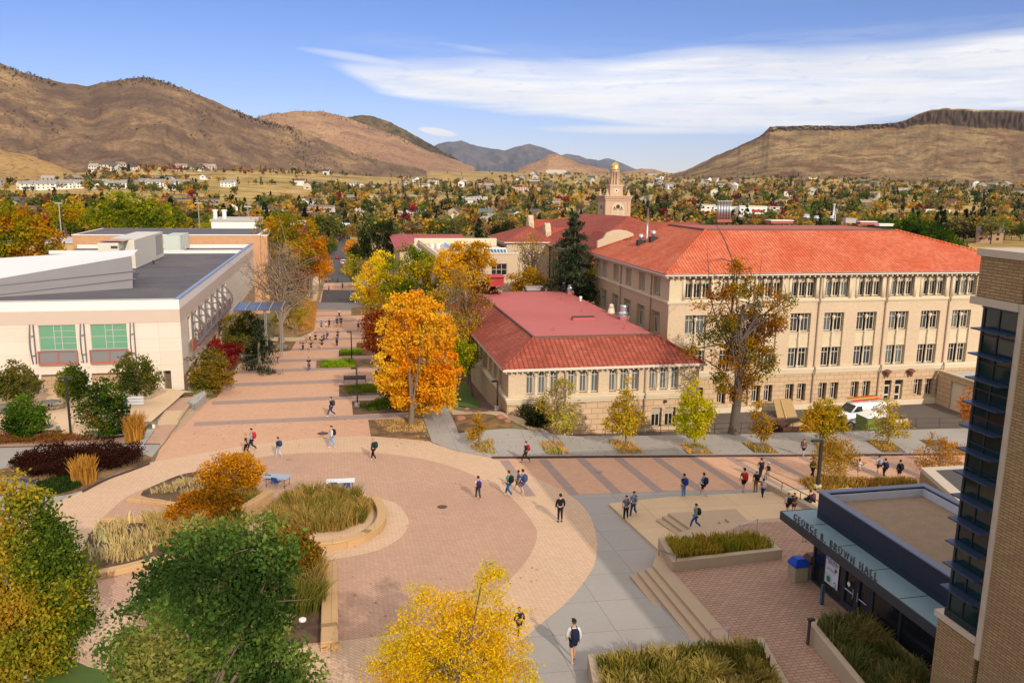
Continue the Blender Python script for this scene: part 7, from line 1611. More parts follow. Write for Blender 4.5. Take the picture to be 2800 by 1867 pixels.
def pose(kind):
    J=dict(pel=(0,0,.95,.135,.10),waist=(0,0,1.08,.125,.095),chest=(0,.0,1.30,.155,.105),neckb=(0,0,1.44,.075),neck=(0,.01,1.50,.052),jaw=(0,.02,1.57,.07,.075),head=(0,.01,1.66,.085,.098),crown=(0,0,1.72,.06),nose=(0,.115,1.62,.012))
    def leg(s,kn,an,toe):
        J['hip'+s]=((.085 if s=='R' else -.085),0,.88,.088); J['knee'+s]=(*kn,.055); J['calf'+s]=(kn[0]*.4+an[0]*.6,kn[1]*.4+an[1]*.6-.015,kn[2]*.62+an[2]*.38,.052); J['ank'+s]=(*an,.035); J['toe'+s]=(*toe,.028,.035)
    def arm(s,el,wr,hd):
        x=.185 if s=='R' else -.185; J['sh'+s]=(x,0,1.41,.058); J['el'+s]=(*el,.040); J['wr'+s]=(*wr,.026); J['palm'+s]=(*hd,.030,.018)
        d=Vector(hd)-Vector(wr); d.normalize(); q=Vector(hd)+d*.035
        for k,(o,L) in enumerate(((-.027,.052),(-.009,.062),(.009,.058),(.027,.044))):
            f=q+Vector((0,o,0)); J['f%d%s'%(k,s)]=(*f,.009); g=f+d*L+Vector((-.012 if s=='R' else .012,0,0)); J['g%d%s'%(k,s)]=(*g,.007)
        J['th'+s]=(*(Vector(hd)+Vector((-.0,.032,.0))),.010); J['tt'+s]=(*(Vector(hd)+d*.04+Vector((0,.055,0))),.008)
    if kind in('walk','walk2'):
        k=1 if kind=='walk' else .6
        leg('R',(.09,.20*k,.50),(.09,.30*k,.09),(.10,.44*k+.02,.035)); leg('L',(-.09,-.02,.49),(-.09,-.34*k,.17 if k==1 else .12),(-.10,-.27*k,.04))
        arm('R',(.25,-.10*k,1.14),(.25,-.05*k,.90),(.245,-.0,.82)); arm('L',(-.25,.05*k,1.14),(-.24,.22*k,.93),(-.235,.28*k,.86))
    elif kind=='stand':
        leg('R',(.10,.01,.49),(.11,-.01,.08),(.13,.14,.035)); leg('L',(-.10,.0,.49),(-.11,-.02,.08),(-.14,.13,.035))
        arm('R',(.26,-.03,1.14),(.27,.04,.90),(.265,.06,.82)); arm('L',(-.26,-.03,1.14),(-.27,.04,.90),(-.265,.06,.82))
    elif kind=='hold':
        leg('R',(.09,.12,.50),(.09,.16,.08),(.10,.30,.035)); leg('L',(-.10,-.02,.49),(-.10,-.16,.10),(-.11,-.05,.035))
        arm('R',(.24,.02,1.14),(.12,.24,1.18),(.05,.29,1.22)); arm('L',(-.24,.02,1.14),(-.12,.24,1.18),(-.05,.29,1.22))
    elif kind=='sit':
        for n in ('pel','waist','chest','neckb','neck','jaw','head','crown','nose'): 
            t=J[n]; J[n]=(t[0],t[1]+(0 if n=='pel' else .04),t[2]-.45,*t[3:])
        J['hipR']=(.09,.06,.46,.09); J['hipL']=(-.09,.06,.46,.09)
        for s,x in (('R',.11),('L',-.11)):
            J['knee'+s]=(x,.46,.50,.06); J['calf'+s]=(x,.47,.30,.052); J['ank'+s]=(x,.46,.08,.036); J['toe'+s]=(x,.60,.035,.028,.035)
        arm('R',(.22,.14,.72),(.14,.36,.66),(.12,.43,.62)); arm('L',(-.22,.14,.72),(-.14,.36,.66),(-.12,.43,.62))
        J['shR']=(.185,.04,.96,.058); J['shL']=(-.185,.04,.96,.058)
    E=[('pel','waist'),('waist','chest'),('chest','neckb'),('neckb','neck'),('neck','jaw'),('jaw','head'),('head','crown'),('jaw','nose')]
    for s in 'RL':
        E+=[('pel','hip'+s),('hip'+s,'knee'+s),('knee'+s,'calf'+s),('calf'+s,'ank'+s),('ank'+s,'toe'+s),('chest','sh'+s),('sh'+s,'el'+s),('el'+s,'wr'+s),('wr'+s,'palm'+s)]
        for k in range(4): E+=[('palm'+s,'f%d%s'%(k,s)),('f%d%s'%(k,s),'g%d%s'%(k,s))]
        E+=[('palm'+s,'th'+s),('th'+s,'tt'+s)]
    return J,E
PM={}
def grow(J,names,d):
    return {n:(J[n][0],J[n][1],J[n][2],J[n][3]+d,(J[n][4] if len(J[n])>4 else J[n][3])+d) for n in names}
def posemeshes(kind):
    if kind in PM: return PM[kind]
    J,E=pose(kind); M={}
    M['body']=skin_mesh('person',J,E,'pel')
    def part(nm,names,d,root,extra=None,sub=1):
        Q=grow(J,names,d); 
        if extra: Q.update(extra)
        e=[(a,b) for a,b in E if a in Q and b in Q]
        if extra: e+=[(a,b) for a,b in EX]
        M[nm]=skin_mesh(nm,Q,e,root,sub)
    def mid(a,b,t,r): A,B=J[a],J[b]; return (A[0]*(1-t)+B[0]*t,A[1]*(1-t)+B[1]*t,A[2]*(1-t)+B[2]*t,r)
    base=['pel','waist','chest','neckb','shR','shL']
    EX=[('shR','mR'),('shL','mL')]
    part('shirt',base,.022,'chest',{'mR':mid('shR','elR',.7,.062),'mL':mid('shL','elL',.7,.062)})
    EX=[('elR','mR'),('elL','mL')]
    part('jacket',base+['elR','elL'],.03,'chest',{'mR':mid('elR','wrR',.9,.043),'mL':mid('elL','wrL',.9,.043)})
    EX=[('calfR','mR'),('calfL','mL')]
    part('trousers',['pel','hipR','hipL','kneeR','kneeL','calfR','calfL'],.018,'pel',{'mR':mid('calfR','ankR',.85,.052),'mL':mid('calfL','ankL',.85,.052)})
    EX=[('hipR','mR'),('hipL','mL')]
    part('shorts',['pel','hipR','hipL'],.022,'pel',{'mR':mid('hipR','kneeR',.75,.095),'mL':mid('hipL','kneeL',.75,.095)})
    hz=J['head'][2]; hy=J['head'][1]
    for s in 'RL': M['shoe'+s]=skin_mesh('shoe',{'a':(*J['ank'+s][:2],J['ank'+s][2]-.03,.045),'h':(J['ank'+s][0],J['ank'+s][1]-.03,max(.035,J['ank'+s][2]-.055),.04),'t':(*J['toe'+s][:3],.042,.032)},[('a','h'),('a','t')],'a')
    def shell(keep,rx,ry,rz_,extra=None):
        q=MB(); nu,nv=14,10; idx={}
        for i in range(nv+1):
            for k in range(nu):
                th=math.pi*i/nv; ph=2*math.pi*k/nu; idx[i,k]=len(q.v); x,y,z=math.sin(th)*math.cos(ph),math.sin(th)*math.sin(ph),math.cos(th)
                if extra and z<.2 and y<-.1: z=z-extra*(.2-z); y=y*.9
                q.v.append((x*rx,hy-.008+y*ry,hz+.012+z*rz_))
        for i in range(nv):
            for k in range(nu):
                f=(idx[i,k],idx[i+1,k],idx[i+1,(k+1)%nu],idx[i,(k+1)%nu]); c=[sum(q.v[j][t] for j in f)/4 for t in range(3)]
                if keep((c[1]-hy)/ry,(c[2]-hz)/rz_): q.f.append(f); q.m.append(0)
        return q
    me0=mat('cloth',(.5,.5,.5)); kp=lambda y,z: z>.45-.9*max(0,-y+.25)
    M['hair']=shell(kp,.098,.112,.118).mesh('hair',me0,True); M['long_hair']=shell(kp,.104,.118,.12,1.9).mesh('hair',me0,True)
    q=shell(lambda y,z:z>.32,.104,.118,.122); q.obox((0,hy+.135,hz+.062),(.062,0,0),(0,.05,-.008),(0,0,.005)); M['cap']=q.mesh('cap',me0,True)
    cz=J['chest'][2]; cy=J['chest'][1]
    b=MB(); n=9
    for i,(z,w,d) in enumerate(((-.30,.12,.07),(-.28,.15,.12),(-.10,.165,.15),(.08,.15,.12),(.15,.11,.08),(.17,.05,.03))):
        for k in range(12):
            q=2*math.pi*k/12; x=w*math.copysign(abs(math.cos(q))**.6,math.cos(q)); y=d*math.copysign(abs(math.sin(q))**.6,math.sin(q)); b.v.append((x,cy-.21-(.0 if z<0 else .0)+y,cz+z))
    for i in range(5):
        for k in range(12): b.f.append((i*12+k,i*12+(k+1)%12,(i+1)*12+(k+1)%12,(i+1)*12+k)); b.m.append(0)
    b.f.append(tuple(range(11,-1,-1))); b.f.append(tuple(60+k for k in range(12))); b.m+=[0,0]
    b.tube([(.10,cy-.12,cz+.13),(.11,cy+.02,cz+.165),(.11,cy+.125,cz+.02),(.12,cy+.02,cz-.16),(.12,cy-.12,cz-.22)],.018,5); b.tube([(-.10,cy-.12,cz+.13),(-.11,cy+.02,cz+.165),(-.11,cy+.125,cz+.02),(-.12,cy+.02,cz-.16),(-.12,cy-.12,cz-.22)],.018,5)
    M['pack']=b.mesh('backpack',[mat('cloth',(.5,.5,.5))],True)
    PM[kind]=M; return M
def cloth(h,rough=.85):
    return mat('cloth_'+h.strip('#'),lin(h)[:3],rough,.12,30,bump=.0)
SKIN=[mat('skin_light',(.52,.30,.20),.6,.05,10),mat('skin_tan',(.36,.19,.11),.6,.05,10),mat('skin_dark',(.12,.06,.035),.6,.05,10)]
def place(me,name,m,parent=None):
    o=bpy.data.objects.new(name,me); C.objects.link(o)
    if not me.materials: me.materials.append(m)
    o.material_slots[0].link='OBJECT'; o.material_slots[0].material=m
    if parent is not None: o.parent=parent
    return o
PEOPLE=0
def person(px,py,top,face,kind,label,shirt='#222222',bottom='#222a44',hair='#2a1a10',sleeves='short',legs='long',pack=None,longhair=False,cap=None,shoes='#cfcac4',skin=0,zb=None,mir=False,group=None,packlabel=None,pos=None):
    global PEOPLE; PEOPLE+=1
    p=G(px,py,.03) if zb is None else WZ(px,py,zb)
    if zb is None: p.z=hg(p.x,p.y)+.04
    if pos: p=Vector(pos)
    d=depth(p); lo,hi=.8,2.3
    for _ in range(30):
        m=(lo+hi)/2
        if proj(p+Vector((0,0,m)))[1]>top: lo=m
        else: hi=m
    h=min(2.02,max(1.25,lo)) if kind!='sit' else 1.7
    M=posemeshes(kind); s=h/1.78
    b=place(M['body'],'person',SKIN[skin]); b.location=p; b.rotation_euler=(0,0,R_(face)); b.scale=(-s if mir else s,s,s)
    tag(b,label,'person',group)
    place(M['shirt' if sleeves=='short' else 'jacket'],'shirt' if sleeves=='short' else 'jacket',cloth(shirt),b)
    place(M['trousers' if legs=='long' else 'shorts'],'trousers' if legs=='long' else 'shorts',cloth(bottom),b)
    for q in 'RL': place(M['shoe'+q],'shoe',cloth(shoes),b)
    place(M['long_hair' if longhair else 'hair'],'hair',cloth(hair),b)
    if cap: place(M['cap'],'cap',cloth(cap),b)
    if pack:
        k=place(M['pack'],'backpack',cloth(pack)); k.location=b.location; k.rotation_euler=b.rotation_euler; k.scale=b.scale
        tag(k,' '.join(('%s backpack on the %s'%(packlabel or 'dark',label.split(',')[0])).split()[:15]),'backpack')
    return b
# name, foot, head row, facing
P=person
P(1316,1518,1421,0,'walk2','student in a white sweatshirt and dark cap nearest the camera','#c9c6c4','#141a33',cap='#1a1a26',sleeves='long',legs='shorts',pack='#141c3c',packlabel='navy',hair='#5a4230',shoes='#d8d4d0')
P(1286,1198,1133,5,'stand','person dressed all in black standing alone on the tan ring','#0c0c10','#0e1018',sleeves='long',hair='#1c1410',shoes='#0c0c0c')
P(1098,1148,1092,10,'walk2','student in a white shirt and grey trousers walking away on the circle','#b8b0c4','#37332f',pack='#2b1f55',packlabel='purple',mir=True)
P(1168,1140,1080,42,'walk','student in a teal shirt and blue jeans on the tan ring','#2c7a7c','#24507c',pack='#0f1216',packlabel='black',hair='#3a2a1c')
P(1200,1137,1077,35,'walk2','student in a blue shirt and blue shorts right of the teal one','#3c5c94','#3a5484',legs='shorts',pack='#3c4464',packlabel='slate blue')
P(1190,1130,1079,60,'walk','student half hidden behind the one in blue shorts','#46628c','#4a4a55',legs='shorts',mir=True,skin=1)
P(1207,1062,1013,92,'walk','person in a black jacket and brown trousers walking along the kerb','#12121a','#3c2614',sleeves='long',pack='#a01420',packlabel='red',shoes='#2a1a12')
P(762,1028,977,110,'walk2','woman in a white top and pale blue jeans by the big manhole cover','#c4c4cc','#6f98c8',pack='#111116',packlabel='black',sleeves='long')
P(858,1057,1005,70,'walk2','blond woman in a navy top and black leggings on the ring','#1a2444','#0f0f14',pack='#16342c',packlabel='dark green',longhair=True,hair='#a8844c',sleeves='long')
P(640,1050,1003,60,'walk2','student in a black jacket and very pale jeans','#12141c','#a8b4c4',sleeves='long',pack='#1c3c6c',packlabel='blue',mir=True)
P(566,1044,995,95,'walk2','blond woman in a black vest with a white jumper round her waist','#101014','#0f0f14',longhair=True,hair='#94743c')
P(579,1036,983,95,'walk','man in a grey top and navy trousers beside the blond woman','#8c8c90','#141c34',pack='#b01828',packlabel='red and white',sleeves='long')
P(761,957,911,95,'walk','man in a navy jacket and blue jeans striding across the mall','#141c3c','#1c3c6c',sleeves='long',pack='#2c3438',packlabel='dark grey')
P(710,853,820,180,'hold','person in a black tee shirt reading a phone while facing the camera','#141014','#24406c',sleeves='short')
rows=[(696,806,781,180,'walk2','woman in a purple top and black trousers','#5c4074','#121218','long',1,None,0),(715,807.5,782,170,'walk2','woman in a black top with bare legs beside the purple top','#1c181c','#241c24','shorts',1,None,0),(739.7,802.4,772.4,5,'walk2','tall student in a navy tee shirt and black shorts','#1c2744','#101014','shorts',0,None,0),
(751,783,760,60,'walk','student in a blue shirt and jeans leaning into a stride','#3c5484','#24406c','long',0,'#2c4474',0),(744,785,765,20,'walk2','student in dark clothes behind the tall navy one','#1c1c2c','#1c1c28','long',0,None,0),(774,796.5,769,5,'walk2','student in a grey top and black leggings at the right of the group','#6c7484','#101014','long',0,'#3c4454',0),
(776,779,756,0,'walk','long haired woman in navy behind the grey top','#141a34','#12141c','long',1,None,1),(725,789.5,764,180,'walk2','student in a black tee shirt and dark shorts facing the camera','#14181c','#2c2c30','shorts',0,None,0),(712,783,765,175,'walk2','student in a white shirt and black trousers','#bcb8b4','#141418','long',0,None,0),(704,790,767,100,'stand','person in a pale green top by the stone bench','#7c9478','#8c8468','long',1,None,0),
(738.6,759.5,736,0,'walk2','woman in a teal jacket in the middle of the mall','#146c84','#3c4c5c','shorts',1,None,0),(749,758.5,739,0,'walk2','small figure in a white top right of the teal jacket','#c0bcbc','#8c7c78','shorts',1,None,1),(756.4,753,731.7,10,'stand','student in black with white sleeves','#24262c','#14161c','long',0,'#1c1c24',0),
(774.6,751,727.4,180,'walk2','woman in black with bare legs in the far pair','#141418','#1c1a20','shorts',1,None,0),(783.6,750,726,180,'walk2','student in navy and brown in the far pair','#1c2038','#5c4030','shorts',0,None,0),(779.3,729.5,709,0,'walk','woman with long dark hair and a white sleeve, farthest up the mall','#a8a4a8','#101014','long',1,None,1),
(823,758.5,739,0,'walk2','student in a black and white shirt by the rust shrubs','#8c8c8c','#24242c','shorts',0,'#202024',0)]
for r in rows:
    P(r[0],r[1],r[2],r[3],r[4],r[5],r[6],r[7],legs=r[8],longhair=bool(r[9]),pack=r[10],skin=0,mir=bool(r[11]),packlabel={'#2c4474':'blue','#3c4454':'grey','#1c1c24':'black','#202024':'black'}.get(r[10]))
for i,(x,y,t,c,l) in enumerate([(749,650.5,639,'#3c1c24','leftmost tiny figure on the cross street'),(757,648,639,'#a86c64','tiny figure in pink on the cross street'),(764.5,647,636.5,'#141418','tiny figure in black on the cross street'),(775.4,650,638.5,'#24242c','tiny figure in dark shorts right of the black one'),(786.8,664,648.5,'#1c8c9c','figure in a bright turquoise jacket at the head of the mall'),(755.6,670,655,'#6c4430','figure in brown with a white pack at the head of the mall')]):
    P(x,y,t,0 if i%2 else 180,'walk2',l,c,'#1c1c24',mir=bool(i%2))
P(1437,1195,1137,150,'walk2','student in a grey shirt and black trousers at the foot of the terrace edge','#5c6474','#101218',sleeves='short',pack='#1c2230',packlabel='dark')
P(1454,1187,1128,140,'walk','student in a grey tee shirt and blue jeans just behind him','#7c8494','#1c3c74',pack='#4c566c',packlabel='slate grey',shoes='#c8c4c0')
P(1569,1143,1087,20,'stand','student in a navy tee shirt and pale jeans on the promenade edge','#1c2850','#5c84ac',pack='#1c2f74',packlabel='royal blue')
P(1614,1141,1085,30,'walk','student in a bright blue tee shirt and black shorts','#1f7cc8','#121624',legs='shorts',pack='#161c3c',packlabel='navy')
P(1596,1214,1156,85,'walk','woman in a teal cardigan and jeans striding above the middle steps','#5c8084','#24508c',longhair=True,hair='#20140f',sleeves='long',pack='#2a221c',packlabel='brown',zb=ZP-.33)
P(1707,1131.5,1074,0,'walk2','student in a brown tee shirt and black shorts with a cap','#5c3020','#101014',legs='shorts',pack='#a8141c',packlabel='red',cap='#241a18',shoes='#181818')
P(1734.5,1129.4,1079,0,'stand','student in a black tee shirt and khaki trousers with a white cap','#101214','#7c6440',pack='#0f1814',packlabel='black and green',cap='#c8c8cc',shoes='#181818')
P(1751,1144.6,1098.6,0,'walk2','student in navy leggings and a red trimmed top','#8c3038','#141c3c',pack='#a8a4ac',packlabel='pale grey',shoes='#cfcac4')
P(1746,1100,1051,-10,'walk2','man in a maroon tee shirt behind the low wall','#5c1c28','#1c1c24',pack='#141830',packlabel='navy')
P(1763,1101,1061,-20,'walk2','man in a white cap beside the maroon tee shirt','#94949c','#9c8c70',pack='#0f1018',packlabel='black',cap='#c4c0bc',mir=True)
P(1808,1182,1131,0,'walk2','blond woman in a white tee shirt by the canopy tip','#c8c8c8','#2c1c28',legs='shorts',longhair=True,hair='#8c6430',pack='#101420',packlabel='black')
P(1822,1181,1131,180,'stand','brown haired woman in a mauve top facing the one in white','#6c4c40','#5c3c44',legs='shorts',longhair=True,hair='#5c3420',pack='#14161c',packlabel='black')
P(1844.6,1048.5,1008,185,'walk2','woman in a mauve jumper on the far sidewalk by the sixth tree square','#6c4c48','#14141c',legs='shorts',sleeves='long',pack='#1c1418',packlabel='dark',shoes='#d0ccc8')
P(1865,1100,1049,200,'walk2','figure in olive and black left of the tall lamp','#4c4a24','#101014',sleeves='long',shoes='#cfcac4')
P(2016,1090,1045,10,'walk2','woman in a white top, leftmost of three near the glass tower','#b8b8c8','#1c2438',legs='shorts',longhair=True,hair='#24141c',pack='#8c94a0',packlabel='pale grey')
P(2030,1099,1052,-10,'walk','man in a maroon and navy top, middle of three near the glass tower','#3c1c34','#12141c',sleeves='long',pack='#141c3c',packlabel='navy')
P(2064,1103.5,1055,0,'stand','student in a black top, rightmost of three near the glass tower','#121218','#1c1c20',legs='shorts',sleeves='long',pack='#181820',packlabel='black',skin=1)
P(1971,1097,1053,0,'walk2','figure in white half hidden by the twiggy golden tree','#c4c4c8','#a89080',legs='shorts')
P(1870,1163,1137,60,'sit','person in a mauve top sitting on the low wall by the pavilion','#6c3c5c','#1c1c24',sleeves='long',zb=None)
P(1860,1166,1143,40,'sit','small dark figure sitting beside the mauve top','#141418','#16161c',sleeves='long')
P(1848,1243,1187,160,'stand','person in heeled black shoes standing beneath the canopy','#2c2028','#a07c6c',legs='shorts',zb=ZP+.015,shoes='#0f0f10')
P(1192,1462,1393,185,'walk2','person with dark glasses half hidden by the yellow locust','#1c1620','#1c1820',sleeves='long')
P(1306,1003,957,90,'walk','person in black trousers and white shoes hidden behind the second sidewalk tree','#3c3c34','#0f0f12',shoes='#dcd8d4')
P(629,806,784,250,'sit','person in a black top sitting at the end of the slatted bench','#16161c','#3c3434',legs='shorts',sleeves='short',shoes='#1c1c1c')
print('people',PEOPLE)
# ------------------------------------------------------------------ street furniture
M_post=mat('dark_post_paint',(.028,.024,.022),.5,.1,4); M_slat=mat('weathered_slat',(.17,.165,.15),.8,.2,5); M_cb=mat('concrete_base',(.50,.46,.40),.85,.1,4)
def lamp(px,py,top,label,head=-1,w=.07,base=True,two=False,zb=None,arm=.55,group=None):
    p=G(px,py) if zb is None else WZ(px,py,zb); p.z=hg(p.x,p.y) if zb is None else zb
    lo,hi=2,14
    for _ in range(30):
        m=(lo+hi)/2
        if proj(p+Vector((0,0,m)))[1]>top: lo=m
        else: hi=m
    h=lo; r=empty('lamp_post',p,label=label,cat='lamp post',group=group)
    m=MB(); m.box(-w,w,-w,w,.3 if base else 0,h-.05); m.build('pole',M_post,r,loc=(0,0,0))
    if base: m=MB(); m.lathe((0,0,0),[(.27,0),(.27,.38),(.24,.42)],14); m.build('base',M_cb,r,loc=(0,0,0))
    m=MB(); 
    for s in ((-1,1) if two else (head,)): m.box(min(s*.05,s*arm),max(s*.05,s*arm),-.14,.14,h-.18,h-.03)
    m.build('lamp_head',M_post,r,loc=(0,0,0)); m=MB()
    for s in ((-1,1) if two else (head,)): m.box(min(s*.15,s*(arm-.05)),max(s*.15,s*(arm-.05)),-.11,.11,h-.20,h-.181)
    m.build('lens',M_white,r,loc=(0,0,0)); return r
lamp(163,998,865,'tall dark brown lamp post standing among the rust shrubs of the patio',1,.08,False,True,zb=-1.1)
lamp(821,934,843,'lamp post on a pale round base beside the nearest mall bed')
lamp(808,831,760,'lamp post on a pale round base beside the grass strip, second up the mall')
lamp(842,762,714,'lamp post half hidden by the rust shrubs, third up the mall')
lamp(848,715,672,'farthest lamp post showing below the yellow tree',base=False)
lamp(1142,966,873,'lamp post at the corner of the low wing beside the red gravel')
lamp(1877.5,1125,1008,'tall thick dark lamp post beside the twiggy golden tree',-1,.10,True,False,arm=.75)
def bench(px,py,rz,label,m=M_slat,back=True,L=1.9,zb=None):
    p=G(px,py) if zb is None else WZ(px,py,zb); p.z=hg(p.x,p.y)+.05 if zb is None else zb
    r=empty('bench',p,R_(rz),label,'bench'); s=MB()
    for k in range(5): s.box(-L/2,L/2,-.22+k*.10,-.14+k*.10,.42,.46)
    s.build('seat',m,r,loc=(0,0,0))
    if back:
        s=MB()
        for k in range(5): s.box(-L/2,L/2,.27+k*.02,.30+k*.02,.50+k*.09,.57+k*.09)
        s.build('backrest',m,r,loc=(0,0,0))
    for sx in (-1,1):
        s=MB(); s.box(sx*L/2-.03,sx*L/2+.03,-.24,-.20,0,.62); s.box(sx*L/2-.03,sx*L/2+.03,.28,.33,0,.95 if back else .42); s.box(sx*L/2-.03,sx*L/2+.03,-.20,.28,.60,.64); s.box(sx*L/2-.03,sx*L/2+.03,-.2,.28,.36,.417); s.build('leg',M_post,r,loc=(0,0,0))
    return r
bench(576,830,180,'grey slatted bench at the left edge of the mall',L=2.3); bench(641,806,180,'grey slatted bench under the bare tree',L=2.4); bench(815,880,180,'dark metal bench between two beds on the right of the mall',mat('dark_mesh_metal',(.06,.055,.06),.6,.2,5),L=2.4)
bench(712,789,180,'long pale stone bench with no back behind the walkers',mat('stone_bench',(.30,.25,.20),.8,.15,3),False,2.8)
bench(55,1118,150,'curved dark blue bench beside the wine-coloured shrubs',mat('navy_metal',(.03,.035,.06),.5,.1,4),False,2.2)
def picnic(px,py,rz,label,zb=-1.1,m=M_slat):
    p=WZ(px,py,zb); r=empty('picnic_table',p,R_(rz),label,'picnic table')
    s=MB(); s.lathe((0,0,.70),[(1.0,0),(1.0,.06)],10,0,.75); s.build('tabletop',m,r,loc=(0,0,0))
    for a in (0,90,180,270):
        s=MB(); c,d=math.cos(R_(a)),math.sin(R_(a)); s.obox((c*1.25,d*1.0,.44),(abs(d)*.75+abs(c)*.16,0,0),(0,abs(c)*.65+abs(d)*.16,0),(0,0,.025)); s.build('seat',m,r,loc=(0,0,0))
        s=MB(); s.tube([(c*.35,d*.3,0.05),(c*.8,d*.6,.03),(c*1.25,d*1.0,.42)],.04,6); s.build('leg',M_post,r,loc=(0,0,0))
    s=MB(); s.tube([(0,0,0),(0,0,.7)],.08,8); s.build('pedestal',M_post,r,loc=(0,0,0))
picnic(113,940,0,'grey octagonal picnic table between the lamp post and the left trees'); picnic(275,930,10,'grey picnic table behind the round tree trunk'); picnic(95,1000,20,'blue grey picnic table partly behind the small globe tree'); picnic(262,1003,10,'dark picnic table behind the green round-headed tree'); picnic(15,948,0,'picnic table in the shade at the left edge')
def signpost():
    p=WZ(296,1003,-1.1); r=empty('signpost',p,0,'blue grey signpost with stacked pale finger boards','signpost'); m_=mat('blue_grey_paint',(.20,.25,.32),.5,.05,4)
    s=MB(); s.box(-.07,.07,-.07,.07,0,3.5); s.build('pole',m_,r,loc=(0,0,0))
    for k in range(3): s=MB(); s.box(-.3,1.35,-.06,.06,2.75+k*.24,2.93+k*.24); s.build('finger_board',mat('pale_sign_paint',(.50,.52,.55),.5,.05,4),r,loc=(0,0,0))
    p=WZ(284,1000,-1.1); r=empty('litter_bin',p,0,'tall dark blue litter bin beside the signpost','bin'); s=MB(); s.box(-.3,.3,-.3,.3,0,1.25); s.build('body',mat('navy_paint',(.02,.03,.07),.5,.08,4),r,loc=(0,0,0)); s=MB(); s.box(-.32,.32,-.32,.32,1.253,1.35); s.build('lid',M_post,r,loc=(0,0,0))
    p=WZ(334,983,-1.1); r=empty('stone_bench',p,0,'small grey bench at the patio edge right of the tawny grass','bench'); s=MB(); s.box(-1,1,-.25,.25,.40,.5); s.build('seat',M_slat,r,loc=(0,0,0))
    for x in (-.7,.7): s=MB(); s.box(x-.1,x+.1,-.2,.2,0,.397); s.build('leg',M_white,r,loc=(0,0,0))
signpost()
def ftable(c0,rz,L,Wd,label,m_):
    r=empty('folding_table',c0,R_(rz),label,'table'); s=MB(); s.box(-L/2,L/2,-Wd/2,Wd/2,.72,.76); s.build('tabletop',m_,r,loc=(0,0,0))
    for sx in (-1,1):
        x=sx*(L/2-.18); s=MB(); s.tube([(x,-Wd/2+.08,.0),(x,-Wd/2+.08,.70),(x,Wd/2-.08,.70),(x,Wd/2-.08,0)],.018,6); s.tube([(x,-Wd/2+.08,.2),(x,Wd/2-.08,.2)],.012,5); s.build('leg',M_post,r,loc=(0,0,0))
    return r
def fchair(p,rz,label):
    m_=mat('blue_plastic',(.02,.06,.26),.4,.08,5); r=empty('folding_chair',p,R_(rz),label,'folding chair',group='blue folding chairs at the plaza tables')
    s=MB(); s.box(-.22,.22,-.2,.22,.43,.46); s.build('seat',m_,r,loc=(0,0,0)); s=MB(); s.obox((0,.27,.70),(.22,0,0),(0,.012,-.002),(0,.03,.14)); s.build('backrest',m_,r,loc=(0,0,0))
    for sx in (-1,1): s=MB(); s.tube([(sx*.23,-.25,0),(sx*.23,.30,.84)],.013,5); s.tube([(sx*.21,.28,0),(sx*.21,-.14,.43)],.013,5); s.build('leg',M_metal,r,loc=(0,0,0))
a=G(639,1117); ftable(a,-22,1.7,.95,'blue grey folding table near the curved seat wall',mat('blue_grey_laminate',(.30,.37,.44),.5,.06,4))
fchair(G(622,1112),150,'blue folding chair at the far corner of the blue grey table'); fchair(G(636,1120),150,'blue folding chair at the near side of the blue grey table')
a=G(783,1127); ftable(a,-2,1.9,.75,'white folding table behind the round planter of grass',mat('white_laminate',(.62,.68,.70),.5,.05,4))
fchair(G(766,1131),180,'left blue folding chair at the white table'); fchair(G(797,1132),180,'right blue folding chair at the white table')
def disc(px,py,r_,m_,name,label,cat,off=.055,group=None):
    p=G(px,py); s=MB(); n=20; s.v=[(p.x+r_*math.cos(2*math.pi*k/n),p.y+r_*math.sin(2*math.pi*k/n),plane(p.x+r_*math.cos(2*math.pi*k/n),p.y+r_*math.sin(2*math.pi*k/n))+off) for k in range(n)]; s.f=[tuple(range(n))]; s.m=[0]; tag(s.build(name,m_),label,cat,group)
M_mh=mat('manhole_iron',(.10,.055,.045),.6,.2,8)
disc(1016,1165,.33,M_mh,'manhole_cover','round dark manhole cover in the middle of the circle paving','manhole cover'); disc(742,996,.48,M_mh,'manhole_cover','large manhole cover beside the woman in pale jeans','manhole cover'); disc(664,1056,.22,mat('pale_iron',(.3,.25,.2),.6,.2,8),'manhole_cover','small pale cover on the ring behind the first table','manhole cover'); disc(1376,1084,.25,mat('pale_iron',(.3,.25,.2),.6,.2,8),'manhole_cover','pale cover between the grey bands of the promenade','manhole cover'); disc(1745,1107,.25,M_mh,'manhole_cover','dark cover on the promenade left of the walkers','manhole cover')
p=G(695,1427); s=MB(); s.lathe((p.x,p.y,p.z),[(.17,0),(.17,.14),(.13,.17)],14); tag(s.build('bed_light',M_white,smooth=False),'small round white light set in the mulch of the lower bed','light')
